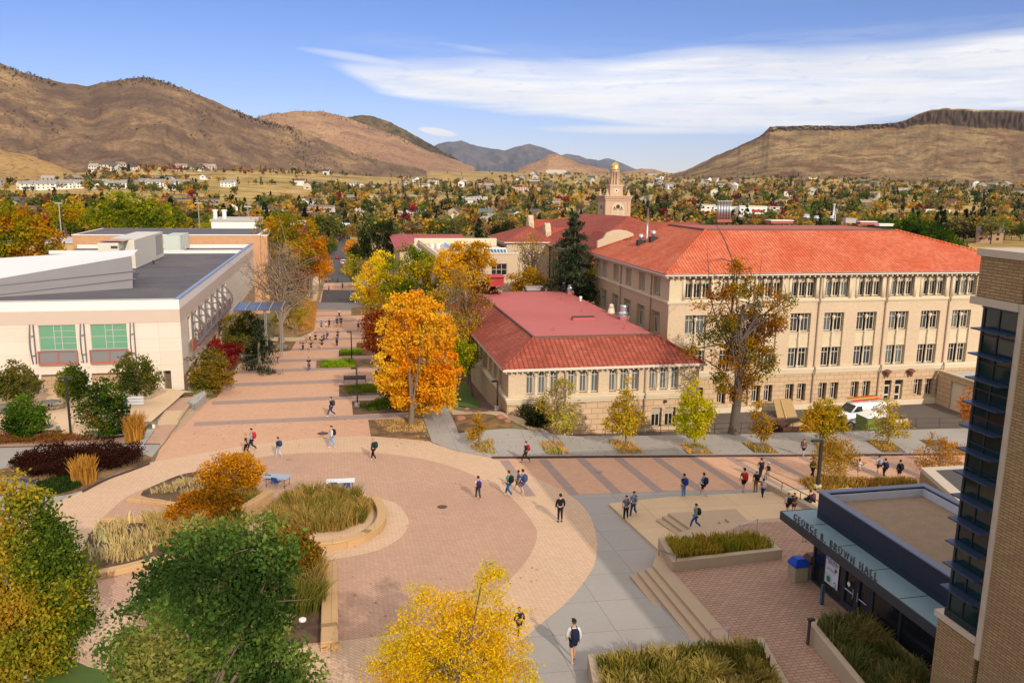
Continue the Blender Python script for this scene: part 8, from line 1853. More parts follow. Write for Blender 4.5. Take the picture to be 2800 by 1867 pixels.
# hall bins, bollard, post
for px,py,lidc,lab in ((1831,1330,'#1440b0','aggregate litter bin with a bright blue lid'),(1863,1322,'#5c342c','aggregate litter bin with a brown lid beside the glass')):
    p=WZ(px,py,ZP); r=empty('litter_bin',p,0,lab,'bin'); s=MB(); s.box(-.36,.36,-.36,.36,.015,.82); s.build('body',mat('aggregate',(.30,.24,.17),.9,.4,18),r,loc=(0,0,0)); s=MB(); s.add([(-.40,-.40,.823),(.40,-.40,.823),(.40,.40,.823),(-.40,.40,.823),(-.38,-.38,.95),(.38,-.38,.95),(.38,.38,.95),(-.38,.38,.95),(-.22,-.22,1.22),(.22,-.22,1.22),(.22,.22,1.22),(-.22,.22,1.22)],[(0,1,5,4),(1,2,6,5),(2,3,7,6),(3,0,4,7),(4,5,9,8),(5,6,10,9),(6,7,11,10),(7,4,8,11),(8,9,10,11)]); s.build('lid',mat('lid_'+lidc[1:],lin(lidc)[:3],.4,.05,4),r,loc=(0,0,0))
p=WZ(1887,1388,ZP); s=MB(); s.box(p.x-.07,p.x+.07,p.y-.07,p.y+.07,ZP,ZP+1.05); tag(s.build('bollard',mat('slate_blue_post',(.05,.08,.14),.5,.1,4)),'square slate blue push-button post in front of the glass doors','bollard')
p=WZ(1855,1480,ZP); r=empty('path_light',p,0,'short rust brown path light at the corner of the deep planter','light'); s=MB(); s.box(-.05,.05,-.05,.05,0,1.15); s.build('pole',M_curb,r,loc=(0,0,0)); s=MB(); s.box(-.08,.22,-.08,.08,1.153,1.25); s.build('lamp_head',M_post,r,loc=(0,0,0))
def hrail(pts,label,m_=M_metal):
    r=empty('handrail',pts[0][0],0,label,'handrail'); top=[q[0]+Vector((0,0,q[1])) for q in pts]; s=MB(); s.tube(top,.025,6); s.build('rail',m_,r)
    for q,h in ((pts[0][0],pts[0][1]),(pts[-1][0],pts[-1][1])): s=MB(); s.tube([q,q+Vector((0,0,h))],.022,6); s.build('post',m_,r)
hrail([(WZ(1512,1296,-.45),.85),(WZ(1552,1310,ZP),.85)],'handrail at the left end of the planter between the steps',mat('brown_rail',(.16,.12,.09),.5,.1,4)); hrail([(WZ(1630,1488,-.35),.95),(WZ(1672,1482,ZP),.85)],'steel handrail at the foot of the long terrace steps'); hrail([(WZ(1700,1233,-.3),.75),(WZ(1738,1220,ZP),.8)],'steel handrail behind the planter between the steps')
# parking court things
def vehicle(kind,px,py,Y,rz,label,zb):
    p=W(px,py,Y); p.z=zb; r=empty('parked_van' if kind=='van' else 'parked_pickup' if kind=='pickup' else 'parked_car',p,R_(rz),label,'van' if kind=='van' else 'pickup' if kind=='pickup' else 'car'); return r
def carbody(r,L,Wd,prof,roof,mbody,glass,wheel_r,wb,name='body',cut=None):
    "prof: lower body side outline (x,z), roof: greenhouse outline; x forward"
    s=MB()
    def loft(pr,w0,w1,m=0):
        zs=[q[1] for q in pr]; z0,z1=min(zs),max(zs); n=len(pr); o=len(s.v)
        for sg in (-1,1):
            for x,z in pr: t=(z-z0)/(z1-z0+1e-6); s.v.append((x,sg*(w0+(w1-w0)*t),z))
        for i in range(n): j=(i+1)%n; s.f.append((o+i,o+j,o+n+j,o+n+i)); s.m.append(m)
        s.f.append(tuple(o+i for i in range(n))); s.m.append(m); s.f.append(tuple(o+n+i for i in range(n-1,-1,-1))); s.m.append(m)
    loft(prof,Wd/2,Wd/2-.04); loft(roof,Wd/2-.05,Wd/2-.22)
    b=s.build(name,mbody,r,loc=(0,0,0)); bm=bmesh.new(); bm.from_mesh(b.data); bmesh.ops.recalc_face_normals(bm,faces=bm.faces[:]); bmesh.ops.bevel(bm,geom=[e for e in bm.edges],offset=.035,segments=2,affect='EDGES',clamp_overlap=True); bm.to_mesh(b.data); bm.free(); b.data.polygons.foreach_set('use_smooth',[True]*len(b.data.polygons))
    for sx in (-1,1):
        for sy in (-1,1):
            x=sx*wb/2; w=MB(); 
            for yy0,yy1,rr,mm in ((Wd/2-.24,Wd/2+.015,wheel_r,0),):
                o=len(w.v); n=16
                for y in (yy0,yy1): 
                    for k in range(n): q=2*math.pi*k/n; w.v.append((x+rr*math.cos(q),sy*y,wheel_r+rr*math.sin(q)))
                for k in range(n): w.f.append((k,(k+1)%n,n+(k+1)%n,n+k)); w.m.append(0)
                w.f.append(tuple(range(n))); w.f.append(tuple(range(2*n-1,n-1,-1))); w.m+=[0,0]
            wo=w.build('wheel',mat('tyre',(.02,.02,.02),.8,.1,6),r,loc=(0,0,0)); w=MB(); n=14; w.v=[(x+wheel_r*.6*math.cos(2*math.pi*k/n),sy*(Wd/2+.02),wheel_r+wheel_r*.6*math.sin(2*math.pi*k/n)) for k in range(n)]; w.f=[tuple(range(n))]; w.m=[0]; w.build('rim',M_metal,wo,loc=(0,0,0))
    return b
M_vw=mat('white_car_paint',(.74,.74,.76),.25,.03,3,spec=.6)
def quadpart(r,name,pts,m_): s=MB(); s.add(pts,[tuple(range(len(pts)))]); return s.build(name,m_,r,loc=(0,0,0))
def van():
    zb=hg(46,73)+.05; c=W(1965,958,73.2); r=vehicle('van',1965,958,73.2,188,'white work van with red and lime ladders on its roof rack',-4.2)
    c=Vector((52.9,74.4,-4.2)); r.location=c
    carbody(r,5.6,2.0,[(-2.8,.35),(2.75,.35),(2.85,.75),(2.6,1.05),(1.75,1.3),(-2.8,1.3)],[(-2.8,1.28),(-2.75,2.05),(.9,2.1),(1.05,2.02),(1.85,1.28)],M_vw,M_glass,.36,3.5)
    y=lambda z:1.0-.05-(z-1.28)/.82*.17+.02
    quadpart(r,'windscreen',[(1.86,-.82,1.32),(1.86,.82,1.32),(1.12,.72,1.98),(1.12,-.72,1.98)],M_glass)
    for s_ in (-1,1): quadpart(r,'window',[(1.62,s_*y(1.4),1.4),(1.05,s_*y(1.92),1.92),(.45,s_*y(1.92),1.92),(.45,s_*y(1.4),1.4)],M_glass)
    for s_ in (-1,1): m=MB(); m.box(2.62,2.88,s_*.78-.15,s_*.78+.15,.75,.92); m.build('headlight',M_glassg,r,loc=(0,0,0))
    m=MB(); m.box(2.80,2.90,-.5,.5,.55,.85); m.build('grille',M_post,r,loc=(0,0,0))
    cu=bpy.data.curves.new('t','FONT'); cu.body='xfinity'; cu.size=.42; cu.align_x='CENTER'; to=bpy.data.objects.new('t',cu); C.objects.link(to); bpy.context.view_layer.update(); me=bpy.data.meshes.new_from_object(to.evaluated_get(bpy.context.evaluated_depsgraph_get())); bpy.data.objects.remove(to)
    for v in me.vertices: x_,y_,z_=v.co; v.co=(-1.2-x_,1.0,0); zz=1.42+y_; v.co=(-1.2-x_,y(zz)+.012,zz)
    me.materials.clear(); me.materials.append(mat('van_lettering',(.05,.06,.12),.5,0)); o=bpy.data.objects.new('lettering',me); C.objects.link(o); o.parent=r
    m=MB(); 
    for x_ in (-2.2,-.6,.6): m.tube([(x_,-.8,2.1),(x_,-.8,2.35),(x_,.8,2.35),(x_,.8,2.1)],.03,5)
    m.build('roof_rack',M_white,r,loc=(0,0,0))
    loc=r.location
    for (yy,zz,col,lab) in ((-.35,2.42,(.35,.50,.03),'lime green ladder on the van roof rack'),(.35,2.42,(.55,.05,.03),'red ladder on the van roof rack'),(-.3,2.55,(.55,.07,.03),'red ladder stacked over the lime one on the van')):
        q=empty('ladder',(loc.x,loc.y,loc.z),r.rotation_euler.z,lab,'ladder'); m=MB(); m.box(-2.4,1.3,yy-.2,yy-.15,zz-.04,zz+.04); m.box(-2.4,1.3,yy+.15,yy+.2,zz-.04,zz+.04); 
        for k in range(12): m.box(-2.3+k*.31,-2.27+k*.31,yy-.149,yy+.149,zz-.02,zz+.02)
        m.build('rails',mat('ladder_%d'%int(col[1]*1000),col,.5,.05,4),q,loc=(0,0,0))
    # pickup in front
    r=empty('parked_pickup',(53.1,71.3,-4.2),R_(190),'white crew cab pickup in front of the work van','pickup')
    carbody(r,5.8,1.95,[(-2.9,.45),(2.85,.45),(2.95,.75),(2.85,1.02),(1.5,1.12),(-2.9,1.12)],[(-.75,1.10),(-.65,1.72),(.75,1.74),(1.5,1.10)],M_vw,M_glass,.40,3.6)
    quadpart(r,'windscreen',[(1.50,-.80,1.14),(1.50,.80,1.14),(.86,.70,1.68),(.86,-.70,1.68)],M_glass)
    y=lambda z:.975-.05-(z-1.10)/.64*.17+.02
    for s_ in (-1,1):
        quadpart(r,'window',[(1.25,s_*y(1.2),1.2),(.75,s_*y(1.64),1.64),(.30,s_*y(1.64),1.64),(.30,s_*y(1.2),1.2)],M_glass); quadpart(r,'window',[(.22,s_*y(1.2),1.2),(.22,s_*y(1.64),1.64),(-.5,s_*y(1.64),1.64),(-.58,s_*y(1.2),1.2)],M_glass)
        m=MB(); m.box(2.78,2.96,s_*.75-.15,s_*.75+.15,.8,.98); m.build('headlight',M_glassg,r,loc=(0,0,0)); m=MB(); m.box(-2.95,-2.88,s_*.85-.1,s_*.85+.1,.75,1.05); m.build('tail_light',mat('tail_red',(.3,.01,.01),.4,0),r,loc=(0,0,0))
    m=MB(); m.box(-2.8,-.85,-.8,.8,1.125,1.14); m.build('truck_bed',M_post,r,loc=(0,0,0)); m=MB(); m.box(2.88,3.0,-.5,.5,.6,.9); m.build('grille',M_post,r,loc=(0,0,0))
van()
def court():
    # railing along the edge of the walk
    r=empty('pipe_railing',(22,66.95,-2),0,'long rust red two-bar pipe railing between the sidewalk and the parking court','railing'); xs=list(np.arange(22.5,66,2.6)); P_=[Vector((x,66.75,hg(x,66.7))) for x in xs]
    for z in (.45,.95): s=MB(); s.tube([p+Vector((0,0,z)) for p in P_],.028,5); s.build('rail',M_curb,r)
    for p in P_: s=MB(); s.tube([p,p+Vector((0,0,.98))],.03,5); s.build('post',M_curb,r)
    zb=-4.2
    r=empty('garage_block',(66.3,70,zb),0,'low tan block with pale double garage doors at the right end of the long hall','building'); s=MB(); Wf=Frame('W',66.3); wall_open(s,Wf,68.2,79.6,zb-1,-.45,[(72.2,77.6,zb,-1.1,.25),(69,71.8,zb,-1.1,.15)],0,0); s.quad((66.3,68.2,zb-1),(80,68.2,zb-1),(80,68.2,-.45),(66.3,68.2,-.45)); s.build('wall',M_rust_st,r)
    s=MB(); s.box(66.2,66.6,68.1,79.6,-.447,-.25,0); s.box(66.6,80,68.1,68.4,-.447,-.25,0); s.build('coping',M_trim,r); s=MB(); s.quad((66.6,68.4,-.6),(80,68.4,-.6),(80,79.6,-.6),(66.6,79.6,-.6)); s.build('roof',mat('pale_flat_roof',(.45,.43,.42)),r)
    s=MB(); s.box(66.5,66.56,74.95,77.55,zb,-1.15); s.build('door',M_wfr,r); s=MB(); s.box(66.5,66.56,72.25,74.9,zb,-1.15); s.build('door',M_wfr,r); s=MB(); s.box(66.42,66.46,69.05,71.75,zb,-1.15); s.build('door',mat('tan_door',(.42,.34,.24),.7,.05,2),r)
    a=W(1811,940,74.5); r=empty('plywood_stack',(a.x,74.5,zb),0,'leaning plywood sheets with a pale plank in the parking court','plywood'); s=MB(); x0=W(1786,940,77).x; x1=W(1832,940,77).x; s.ext([(x0,77,zb+.05),(x1,77,zb+.05),(x1-.15,78.3,zb+1.7),(x0+.1,78.3,zb+1.7)],(0,-.12,-.02)); s.build('sheet',mat('plywood',(.36,.23,.10),.8,.12,2),r); s=MB(); s.tube([(x0+.9,76.6,zb),(x0+.95,78.1,zb+1.7)],.06,4); s.build('plank',mat('pine_board',(.6,.44,.2),.8,.08,3),r)
    a=W(1830,985,69.8); r=empty('dumpster',(a.x,69.8,zb),0,'rusty dark open dumpster behind the railing','dumpster'); s=MB(); s.add([(-2,-1.1,.2),(2,-1.1,.2),(2,1.1,.2),(-2,1.1,.2),(-2.2,-1.2,1.7),(2.2,-1.2,1.7),(2.2,1.2,1.7),(-2.2,1.2,1.7)],[(0,1,5,4),(1,2,6,5),(2,3,7,6),(3,0,4,7),(3,2,1,0)]); s.build('body',mat('rusty_steel',(.035,.022,.018),.8,.4,3,col2=(.12,.045,.025)),r,loc=(0,0,0)); s=MB(); s.box(-2.26,2.26,-1.26,-1.2,1.6,1.72); s.box(-2.26,2.26,1.2,1.26,1.6,1.72); s.build('rim',M_curb,r,loc=(0,0,0)); s=MB(); s.lathe((.3,0,1.05),[(1.2,0),(.9,.35),(.3,.6),(.05,.65)],9); s.build('rubble',mat('rubble',(.42,.30,.15),.9,.3,4),r,loc=(0,0,0))
    for k in range(3):
        s=MB(); 
    r=empty('bike_rack',(36,68.4,hg(36,68.4)),0,'dark looped bike rack beside the elm trunk','bike rack')
    for k in range(6): s=MB(); x=.0+.55*k; s.tube([(x,0,-.3),(x,0,.55),(x+.09,0,.75),(x+.22,0,.8),(x+.35,0,.75),(x+.44,0,.55),(x+.44,0,-.3)],.025,5); s.build('hoop',M_post,r,loc=(0,0,0))
    a=W(1998,990,68.6); r=empty('utility_cabinet',(a.x,68.6,zb+.1),0,'green utility cabinet with a pale lid at the edge of the parking court','utility cabinet'); s=MB(); s.box(-1.05,1.05,-.9,.9,-.3,2.35); s.build('body',mat('utility_green',(.16,.25,.06),.5,.12,3),r,loc=(0,0,0)); s=MB(); s.add([(-1.1,-.95,2.353),(1.1,-.95,2.353),(1.1,.95,2.353),(-1.1,.95,2.353),(0,-.5,2.75),(0,.5,2.75)],[(0,1,4),(1,2,5,4),(2,3,5),(3,0,4,5)]); s.build('lid',M_white,r,loc=(0,0,0))
    p=G(1187,972); p.z=hg(p.x,p.y); r=tag(MB().box(p.x-.75,p.x+.75,p.y-.5,p.y+.6,p.z-.2,p.z+.5).build('concrete_block',mat('pale_concrete',(.55,.54,.53),.8,.12,3)),'pale grey concrete utility block at the corner of the low wing','utility box')
    for (x,y,s_) in ((1058,975,.5),(1150,985,.45),(1166,990,.3),(1073,946,.3),(1312,998,.4)):
        p=G(x,y); rng=random.Random(x); s=MB(); s.lathe((p.x,p.y,hg(p.x,p.y)-.1),[(s_*.9,0),(s_*1.1,s_*.35),(s_*.8,s_*.75),(s_*.3,s_*.95)],7); s.v=[(v[0]+rng.uniform(-.1,.1)*s_,v[1]+rng.uniform(-.2,.2)*s_,v[2]+rng.uniform(-.1,.1)*s_) for v in s.v]; tag(s.build('boulder',mat('red_sandstone',(.33,.15,.10),.9,.25,4)),{1058:'widest red sandstone boulder on the red gravel',1150:'red boulder near the tan path bend',1166:'small red boulder right of the path bend',1073:'small red boulder at the tip of the lawn',1312:'brown boulder behind the second sidewalk tree'}[x],'boulder')
    q=WZ(2140/1,640,0); p=W(1140,640,104); r=empty('red_container',(p.x,104,gz(p.x,104)),0,'red metal box structure half hidden by the yellow trees','container'); zt=W(1140,634,104).z; s=MB(); s.box(p.x-.9,p.x+1.0,104,106,p.z-1,zt-.15); s.build('body',mat('signal_red',(.33,.03,.03),.5,.08,2),r); s=MB(); s.box(p.x-1.5,p.x+1.1,103.6,106.3,zt-.147,zt); s.build('lid',mat('signal_red2',(.42,.05,.05),.5,.05,2),r)
    p=G(805.5,681); s=MB(); s.lathe((p.x,p.y,p.z),[(.3,0),(.34,.5),(.34,1.2),(.2,1.35)],12); tag(s.build('recycling_bin',mat('teal_bin',(.01,.12,.25),.5,.05,3),smooth=True),'tall teal bin under the yellow tree at the head of the mall','bin')
court()
def gcanopy():
    # glass canopy over the west building entrance, on paired posts
    Y=104; z=W(600,712,Y).z; r=empty('glass_canopy',(-13,Y,-3),0,'flat grey glass canopy on paired steel posts beside the white building','canopy'); a=W(535,722,Y); b=W(616,722,Y); c=W(668,704,Y+8); s=MB(); s.box(a.x,b.x+1.6,Y,Y+7,z-.08,z); s.build('glass',mat('canopy_glass',(.06,.07,.10),.2,.1,1,spec=.7),r); s=MB()
    for k in range(5): s.box(a.x+k*(b.x+1.6-a.x)/4-.05,a.x+k*(b.x+1.6-a.x)/4+.05,Y,Y+7,z+.003,z+.12)
    s.build('frame',M_metal,r)
    for x in (W(608,750,Y).x,W(611.5,750,Y).x): s=MB(); s.tube([(x,Y+.4,z-.1),(x,Y+.4,hg(x,Y)-.1)],.07,8); s.build('post',M_metal,r)
    for x in (W(642,750,Y+6.5).x,W(646,750,Y+6.5).x): s=MB(); s.tube([(x,Y+6.8,z-.1),(x,Y+6.8,hg(x,Y)-.1)],.07,8); s.build('post',M_metal,r)
    # stone seat wall round the leafy bed
    p=G(620,783); q=G(700,783); s=MB(); s.ext([p+Vector((0,-.25,-.1)),q+Vector((0,-.25,-.1)),q+Vector((0,.25,-.1)),p+Vector((0,.25,-.1))],(0,0,.65)); tag(s.build('stone_seat_wall',M_cwall),'long low concrete seat wall behind the bare tree','wall')
gcanopy()
# cars on the street
def car(px,py,rz,col,label,suv=True):
    d=ray(px,py); 
    p=None
    for t in np.arange(150,420,.5):
        q=Vector((d[0]*t,d[1]*t,HC+d[2]*t))
        if q.z<=gz(q.x,q.y)+.1: p=q; break
    if p is None: return
    r=empty('parked_car',(p.x,p.y,gz(p.x,p.y)+.12),R_(rz),label,'car'); m_=mat('paint_'+col[1:],lin(col)[:3],.3,.03,2,spec=.6)
    if suv: carbody(r,4.8,1.95,[(-2.4,.4),(2.35,.4),(2.4,.95),(1.2,1.08),(-2.4,1.08)],[(-2.3,1.06),(-2.1,1.7),(.5,1.74),(1.25,1.06)],m_,M_glass,.38,2.9)
    else: carbody(r,4.6,1.85,[(-2.3,.35),(2.25,.35),(2.3,.75),(1.1,.92),(-2.3,.95)],[(-1.9,.92),(-1.2,1.42),(.3,1.45),(1.15,.9)],m_,M_glass,.34,2.8)
    zt=1.66 if suv else 1.38; zb_=1.12 if suv else .98
    quadpart(r,'windscreen',[(1.28,-.78,zb_),(1.28,.78,zb_),(.62,.68,zt),(.62,-.68,zt)],M_glass); quadpart(r,'rear_window',[(-2.36 if suv else -1.95,.78,zb_),(-2.36 if suv else -1.95,-.78,zb_),(-2.14 if suv else -1.3,-.68,zt),(-2.14 if suv else -1.3,.68,zt)],M_glass)
    for s_ in (-1,1): m=MB(); m.box(-2.46 if suv else -2.35,-2.38 if suv else -2.28,s_*.78-.12,s_*.78+.12,.75,1.0); m.build('tail_light',mat('tail_red',(.3,.01,.01),.4,0),r,loc=(0,0,0))
car(789,616,90,'#8c1420','red hatchback behind the white one at the right kerb of the road',False); car(788,607,90,'#c8c8cc','white suv just beyond the red hatchback'); car(774,595,90,'#a01828','red car driving away in the middle of the road',False); car(747,612,90,'#1c2024','black pickup parked at the left kerb of the road'); car(750,600,90,'#24282c','dark grey suv parked beyond the black pickup'); car(757,577,90,'#b8b8bc','white car parked farthest up the left kerb',False)
# ------------------------------------------------------------------ the town in the valley
def town():
    rng=np.random.default_rng(21)
    def inq(px,py,q):
        return bool(inpoly(np.array([[px,py]]),q)[0])
    FIELDS=[[(0,398),(160,392),(200,401),(560,400),(900,409),(930,424),(560,424),(470,418),(440,414),(200,413),(60,412),(0,420)],[(480,424),(700,430),(715,468),(560,476),(430,468),(470,440)],[(-50,440),(60,443),(420,447),(430,470),(200,478),(-50,466)],[(850,384),(1000,386),(1180,396),(1150,408),(1000,412),(900,402)],[(1900,497),(2352,490),(2452,500),(2352,514),(1900,508)],[(-60,300),(200,380),(130,392),(-60,392)],[(990,405),(1100,402),(1130,414),(1000,420)]]
    def dens(px,py):
        for f in FIELDS:
            if inq(px,py,f): return .03
        if px<200: return 1.0 if py>470 else (.35 if 418<py<440 else .12)
        if py<404:
            if 190<px<1010 and py>362+max(0,(px-700)*.03): return .8
            if px>1300: return .9
            return .25
        if px>1750 and py<408+max(0,(px-2000)*.03): return .45 if px<1950 else .0
        return 1.0
    rs=[]
    def sample(n,pylo,pyhi):
        out=[]
        while len(out)<n:
            px=rng.uniform(-60,2450); py=rng.uniform(pylo,pyhi)
            if rng.random()>dens(px,py): continue
            d=ray(px,py); L=math.hypot(d[0],d[1]); el=d[2]/L; az=math.atan2(d[0],d[1])
            lo=None; r0=330.
            z=HC+r0*el
            for r in np.geomspace(330,4200,70):
                if HC+r*el<=far_z(az,r): lo=r; break
            if lo is None: continue
            x,y=lo*math.sin(az),lo*math.cos(az); 
            if lo<345: continue
            out.append((px,py,lo,x,y,far_z(az,lo)))
        return out
    # --- houses
    wallc=['#c9c2b4','#d6d2ca','#a89a84','#8c7c68','#b8ae9c','#6e5a4a','#9a8f86','#dcdcd8']; roofc=['#5c5450','#7c746c','#4a4644','#8c7c6c','#6c4c40','#9c948c']
    HM={}
    def hmesh(k):
        if k in HM: return HM[k]
        w,d,h,rh,two=[(11,8,3.2,2.2,0),(13,9,5.6,2.6,1),(15,8,3,1.8,0),(9,9,5.2,2.8,1)][k]
        a=MB(); a.box(-w/2,w/2,-d/2,d/2,-3,h); a.add([(-w/2,-d/2,h),(-w/2,d/2,h),(-w/2,0,h+rh*.93)],[(0,2,1)]); a.add([(w/2,-d/2,h),(w/2,d/2,h),(w/2,0,h+rh*.93)],[(0,1,2)])
        b=MB(); o=.5; b.quad((-w/2-o,-d/2-o,h-.2),(w/2+o,-d/2-o,h-.2),(w/2+o,0,h+rh),(-w/2-o,0,h+rh)); b.quad((w/2+o,d/2+o,h-.2),(-w/2-o,d/2+o,h-.2),(-w/2-o,0,h+rh),(w/2+o,0,h+rh)); b.box(w*.2,w*.2+.9,.6,1.5,h+rh*.2,h+rh+.5)
        c=MB(); 
        for x in (-w*.33,0,w*.3): c.box(x-.7,x+.7,-d/2-.04,-d/2,1.0,2.3)
        if two:
            for x in (-w*.33,0,w*.3): c.box(x-.7,x+.7,-d/2-.04,-d/2,3.6,4.9)
        for s in (-1,1):
            c.box(s*w/2-.02,s*w/2+.02,-1.5,1.2,1,2.3)
        HM[k]=(a.mesh('wall',mat('house_wall',(.5,.5,.5),.85,0,obj=True)),b.mesh('roof',mat('house_roof',(.5,.5,.5),.85,0,obj=True)),c.mesh('window',M_glass)); return HM[k]
    def house(x,y,z,k,rz,wc,rc,label,group,win=True,sc=1.0):
        r=empty('house',(x,y,z),rz,label,'house',group); r.scale=(sc,)*3; a,b,c=hmesh(k)
        for nm,me,col in (('wall',a,wc),('roof',b,rc),('window',c,'#202020')):
            if nm=='window' and not win: continue
            o=bpy.data.objects.new(nm,me); C.objects.link(o); o.parent=r; o.color=lin(col)
        return r
    def hcell(px,py):
        d=ray(px,py); L=math.hypot(d[0],d[1]); el=d[2]/L; az=math.atan2(d[0],d[1])
        for r in np.geomspace(330,4200,150):
            if HC+r*el<=far_z(az,r): return (px,py,r,r*math.sin(az),r*math.cos(az),far_z(az,r))
    nh=0
    # white townhouse row on the lower bench
    for i,px in enumerate(list(np.arange(58,140,10))+list(np.arange(150,330,9))+list(np.arange(335,440,11))+[520,530]):
        q=hcell(px,433-((px-200)*.01)+rng.uniform(-2,2))
        if q: house(q[3],q[4],q[5],1,-math.atan2(q[3],q[4])+rng.normal()*.25,'#dedad2','#8c8884','white townhouse with a grey roof in the long row on the left bench','white townhouses on the left bench',sc=1.3); nh+=1
    for px in np.arange(205,1000,14):
        for row in range(3):
            if rng.random()<.5: continue
            py=(393-(px-200)*.012)-row*7.5+rng.uniform(-2.5,2.5)
            if px>620 and row==2: continue
            q=hcell(px+rng.uniform(-4,4),py)
            if q and nh<125: house(q[3],q[4],q[5]-.5,int(rng.integers(0,4)),-math.atan2(q[3],q[4])+rng.normal()*.5,['#c9c2b4','#d6d2ca','#b8ae9c','#dcdcd8','#a89a84'][rng.integers(5)],roofc[rng.integers(6)],'pale hillside house at the foot of the left hills','pale houses under the left hills',sc=1.8); nh+=1
    S=sample(90,440,530)+sample(100,400,440)
    for q in S:
        near=q[2]<900
        house(q[3],q[4],q[5],int(rng.integers(0,4)),rng.uniform(0,3.14),wallc[rng.integers(8)],roofc[rng.integers(6)],'small house among the autumn trees of the valley','valley houses among the trees',sc=1.1+max(0,q[2]-900)*.0005)
    for (px,py,k,rz,wc,rc,lab,sc) in [(1120,508,1,.3,'#c8ccd4','#5c646c','pale blue grey gabled house right of centre beyond the campus',1.3),(1135,515,3,-.2,'#c8ccd4','#8c8c90','smaller pale gabled house beside the blue grey one',1.1),(770,545,0,.1,'#5c6c80','#c8ccd4','low house with a pale hip roof left of the street end',1.5),(716,530,1,0,'#b8b4b4','#6c4840','white fronted house with a brown roof above the orange street tree',1.4),(1270,478,0,.2,'#d0ccc4','#8c8c8c','pale long house in the middle of the valley',1.4),(2270,555,1,.1,'#b09078','#5c5c60','brick and cream house behind the right end of the campus',.9),(1090,470,2,0,'#c4c0b8','#a8a49c','long flat pale house left of the valley centre',2.0)]:
        q=hcell(px,py); house(q[3],q[4],q[5],k,-math.atan2(q[3],q[4])+rz,wc,rc,lab,None,sc=sc)
    # larger flat buildings
    for (x0,x1,pt,pb,wc,rc,nm,lab) in [(1600,1640,474,500,'#dcdad4','#b8b4ac','industrial_building','white stepped office block left of the twin stack building'),(1640,1700,480,512,'#e0ded8','#c8c4bc','industrial_building','wide white factory block in the middle distance'),(1700,1756,479,512,'#e4e2dc','#d8d4cc','industrial_building','tallest white factory block with a small red sign'),(1755,1800,480,503,'#d8d4c8','#bcb8b0','industrial_building','long low white building right of the red sign'),(1790,1950,475,485,'#b8a68c','#c4b49c','industrial_building','long beige shed behind the factory'),(1210,1255,389,398,'#7c7c84','#44464c','industrial_building','dark flat school building at the valley head'),(1255,1300,391,399,'#c8c4bc','#8c8c90','industrial_building','pale flat building beside the dark school'),(370,420,461,485,'#8c7464','#4c4c50','apartment_building','brown flat roofed apartment block with dark upper storey, left part'),(425,500,462,490,'#947c6c','#54545a','apartment_building','brown flat roofed apartment block with dark upper storey, right part'),(2320,2372,498,512,'#d8d8d8','#c8c8c8','storage_building','white tank sheds at the far right of the valley'),(2130,2175,487,498,'#d4d4d0','#e0e0dc','storage_building','low white shed beside the railway strip'),(850,960,451,457,'#b8a494','#9c9088','apartment_building','long low pinkish roof left of the valley centre'),(1180,1240,432,442,'#c0a898','#a8645c','school_building','low school with a reddish roof in the central valley'),(660,760,478,498,'#a89088','#7c6c6c','apartment_building','terraced brownish blocks beyond the gold street trees')]:
        q=hcell((x0+x1)/2,pb); 
        if not q: continue
        s=q[2]/1896*1.02; w=(x1-x0)*s; h=(pb-pt)*s; rz=-math.atan2(q[3],q[4])*.9
        r=empty(nm,(q[3],q[4],q[5]),rz,lab,'building'); a=MB(); a.box(-w/2,w/2,0,w*.5,-5,h); o=a.build('wall',mat('house_wall',(.5,.5,.5)),r,loc=(0,0,0)); o.color=lin(wc)
        a=MB(); a.box(-w/2-.3,w/2+.3,-.3,w*.5+.3,h+.003,h+.8); o=a.build('roof',mat('house_roof',(.5,.5,.5)),r,loc=(0,0,0)); o.color=lin(rc)
        a=MB(); nf=max(1,int(h/3.6)); nw=max(3,int(w/4))
        for f in range(nf):
            for k in range(nw): a.box(-w/2+(k+.3)*w/nw,-w/2+(k+.7)*w/nw,-.06,0,h-3.0-3.6*f,h-1.6-3.6*f)
        a.build('window_band',M_glass,r,loc=(0,0,0))
        if 'red sign' in lab and 'tallest' in lab: a=MB(); a.box(-w*.05,w*.35,-.12,-.06,h*.68,h*.84); a.build('sign',mat('sign_red',(.55,.02,.05),.5,0),r,loc=(0,0,0))
    # --- trees: shared crown meshes, tinted per object
    TM=[]
    def tmesh(seed,n,con=False,leaf=1.0):
        g=np.random.default_rng(seed)
        if con:
            t=g.random(n)**.8; z=1-t; a=g.random(n)*6.28; r=.30*(t*.95+.05)*(.6+.5*g.random(n)); P=np.c_[r*np.cos(a),r*np.sin(a),z*.95+.05]; sz=.10
        else:
            m=14; c=g.normal(size=(m,3)); c/=np.linalg.norm(c,axis=1)[:,None]; c*=(.32*(g.random(m)**.4))[:,None]; c[:,2]=c[:,2]*.85+.58
            k=g.integers(0,m,n); P=c[k]+g.normal(size=(n,3))*.10; sz=.11
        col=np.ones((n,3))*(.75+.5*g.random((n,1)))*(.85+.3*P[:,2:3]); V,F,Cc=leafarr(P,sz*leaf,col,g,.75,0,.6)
        # short trunk
        V=np.concatenate([V,[[-.02,0,-.1],[.02,0,-.1],[.015,0,.5],[-.015,0,.5],[0,-.02,-.1],[0,.02,-.1],[0,.015,.5],[0,-.015,.5]]]); o=len(F)*4; F=np.concatenate([F,[[o,o+1,o+2,o+3],[o+4,o+5,o+6,o+7]]]); Cc=np.concatenate([Cc,np.full((8,3),.35)])
        return V,F,Cc
    A=[npmesh('crown',*tmesh(100+i,520)) for i in range(5)]; B=[npmesh('crown',*tmesh(200+i,520,True)) for i in range(3)]
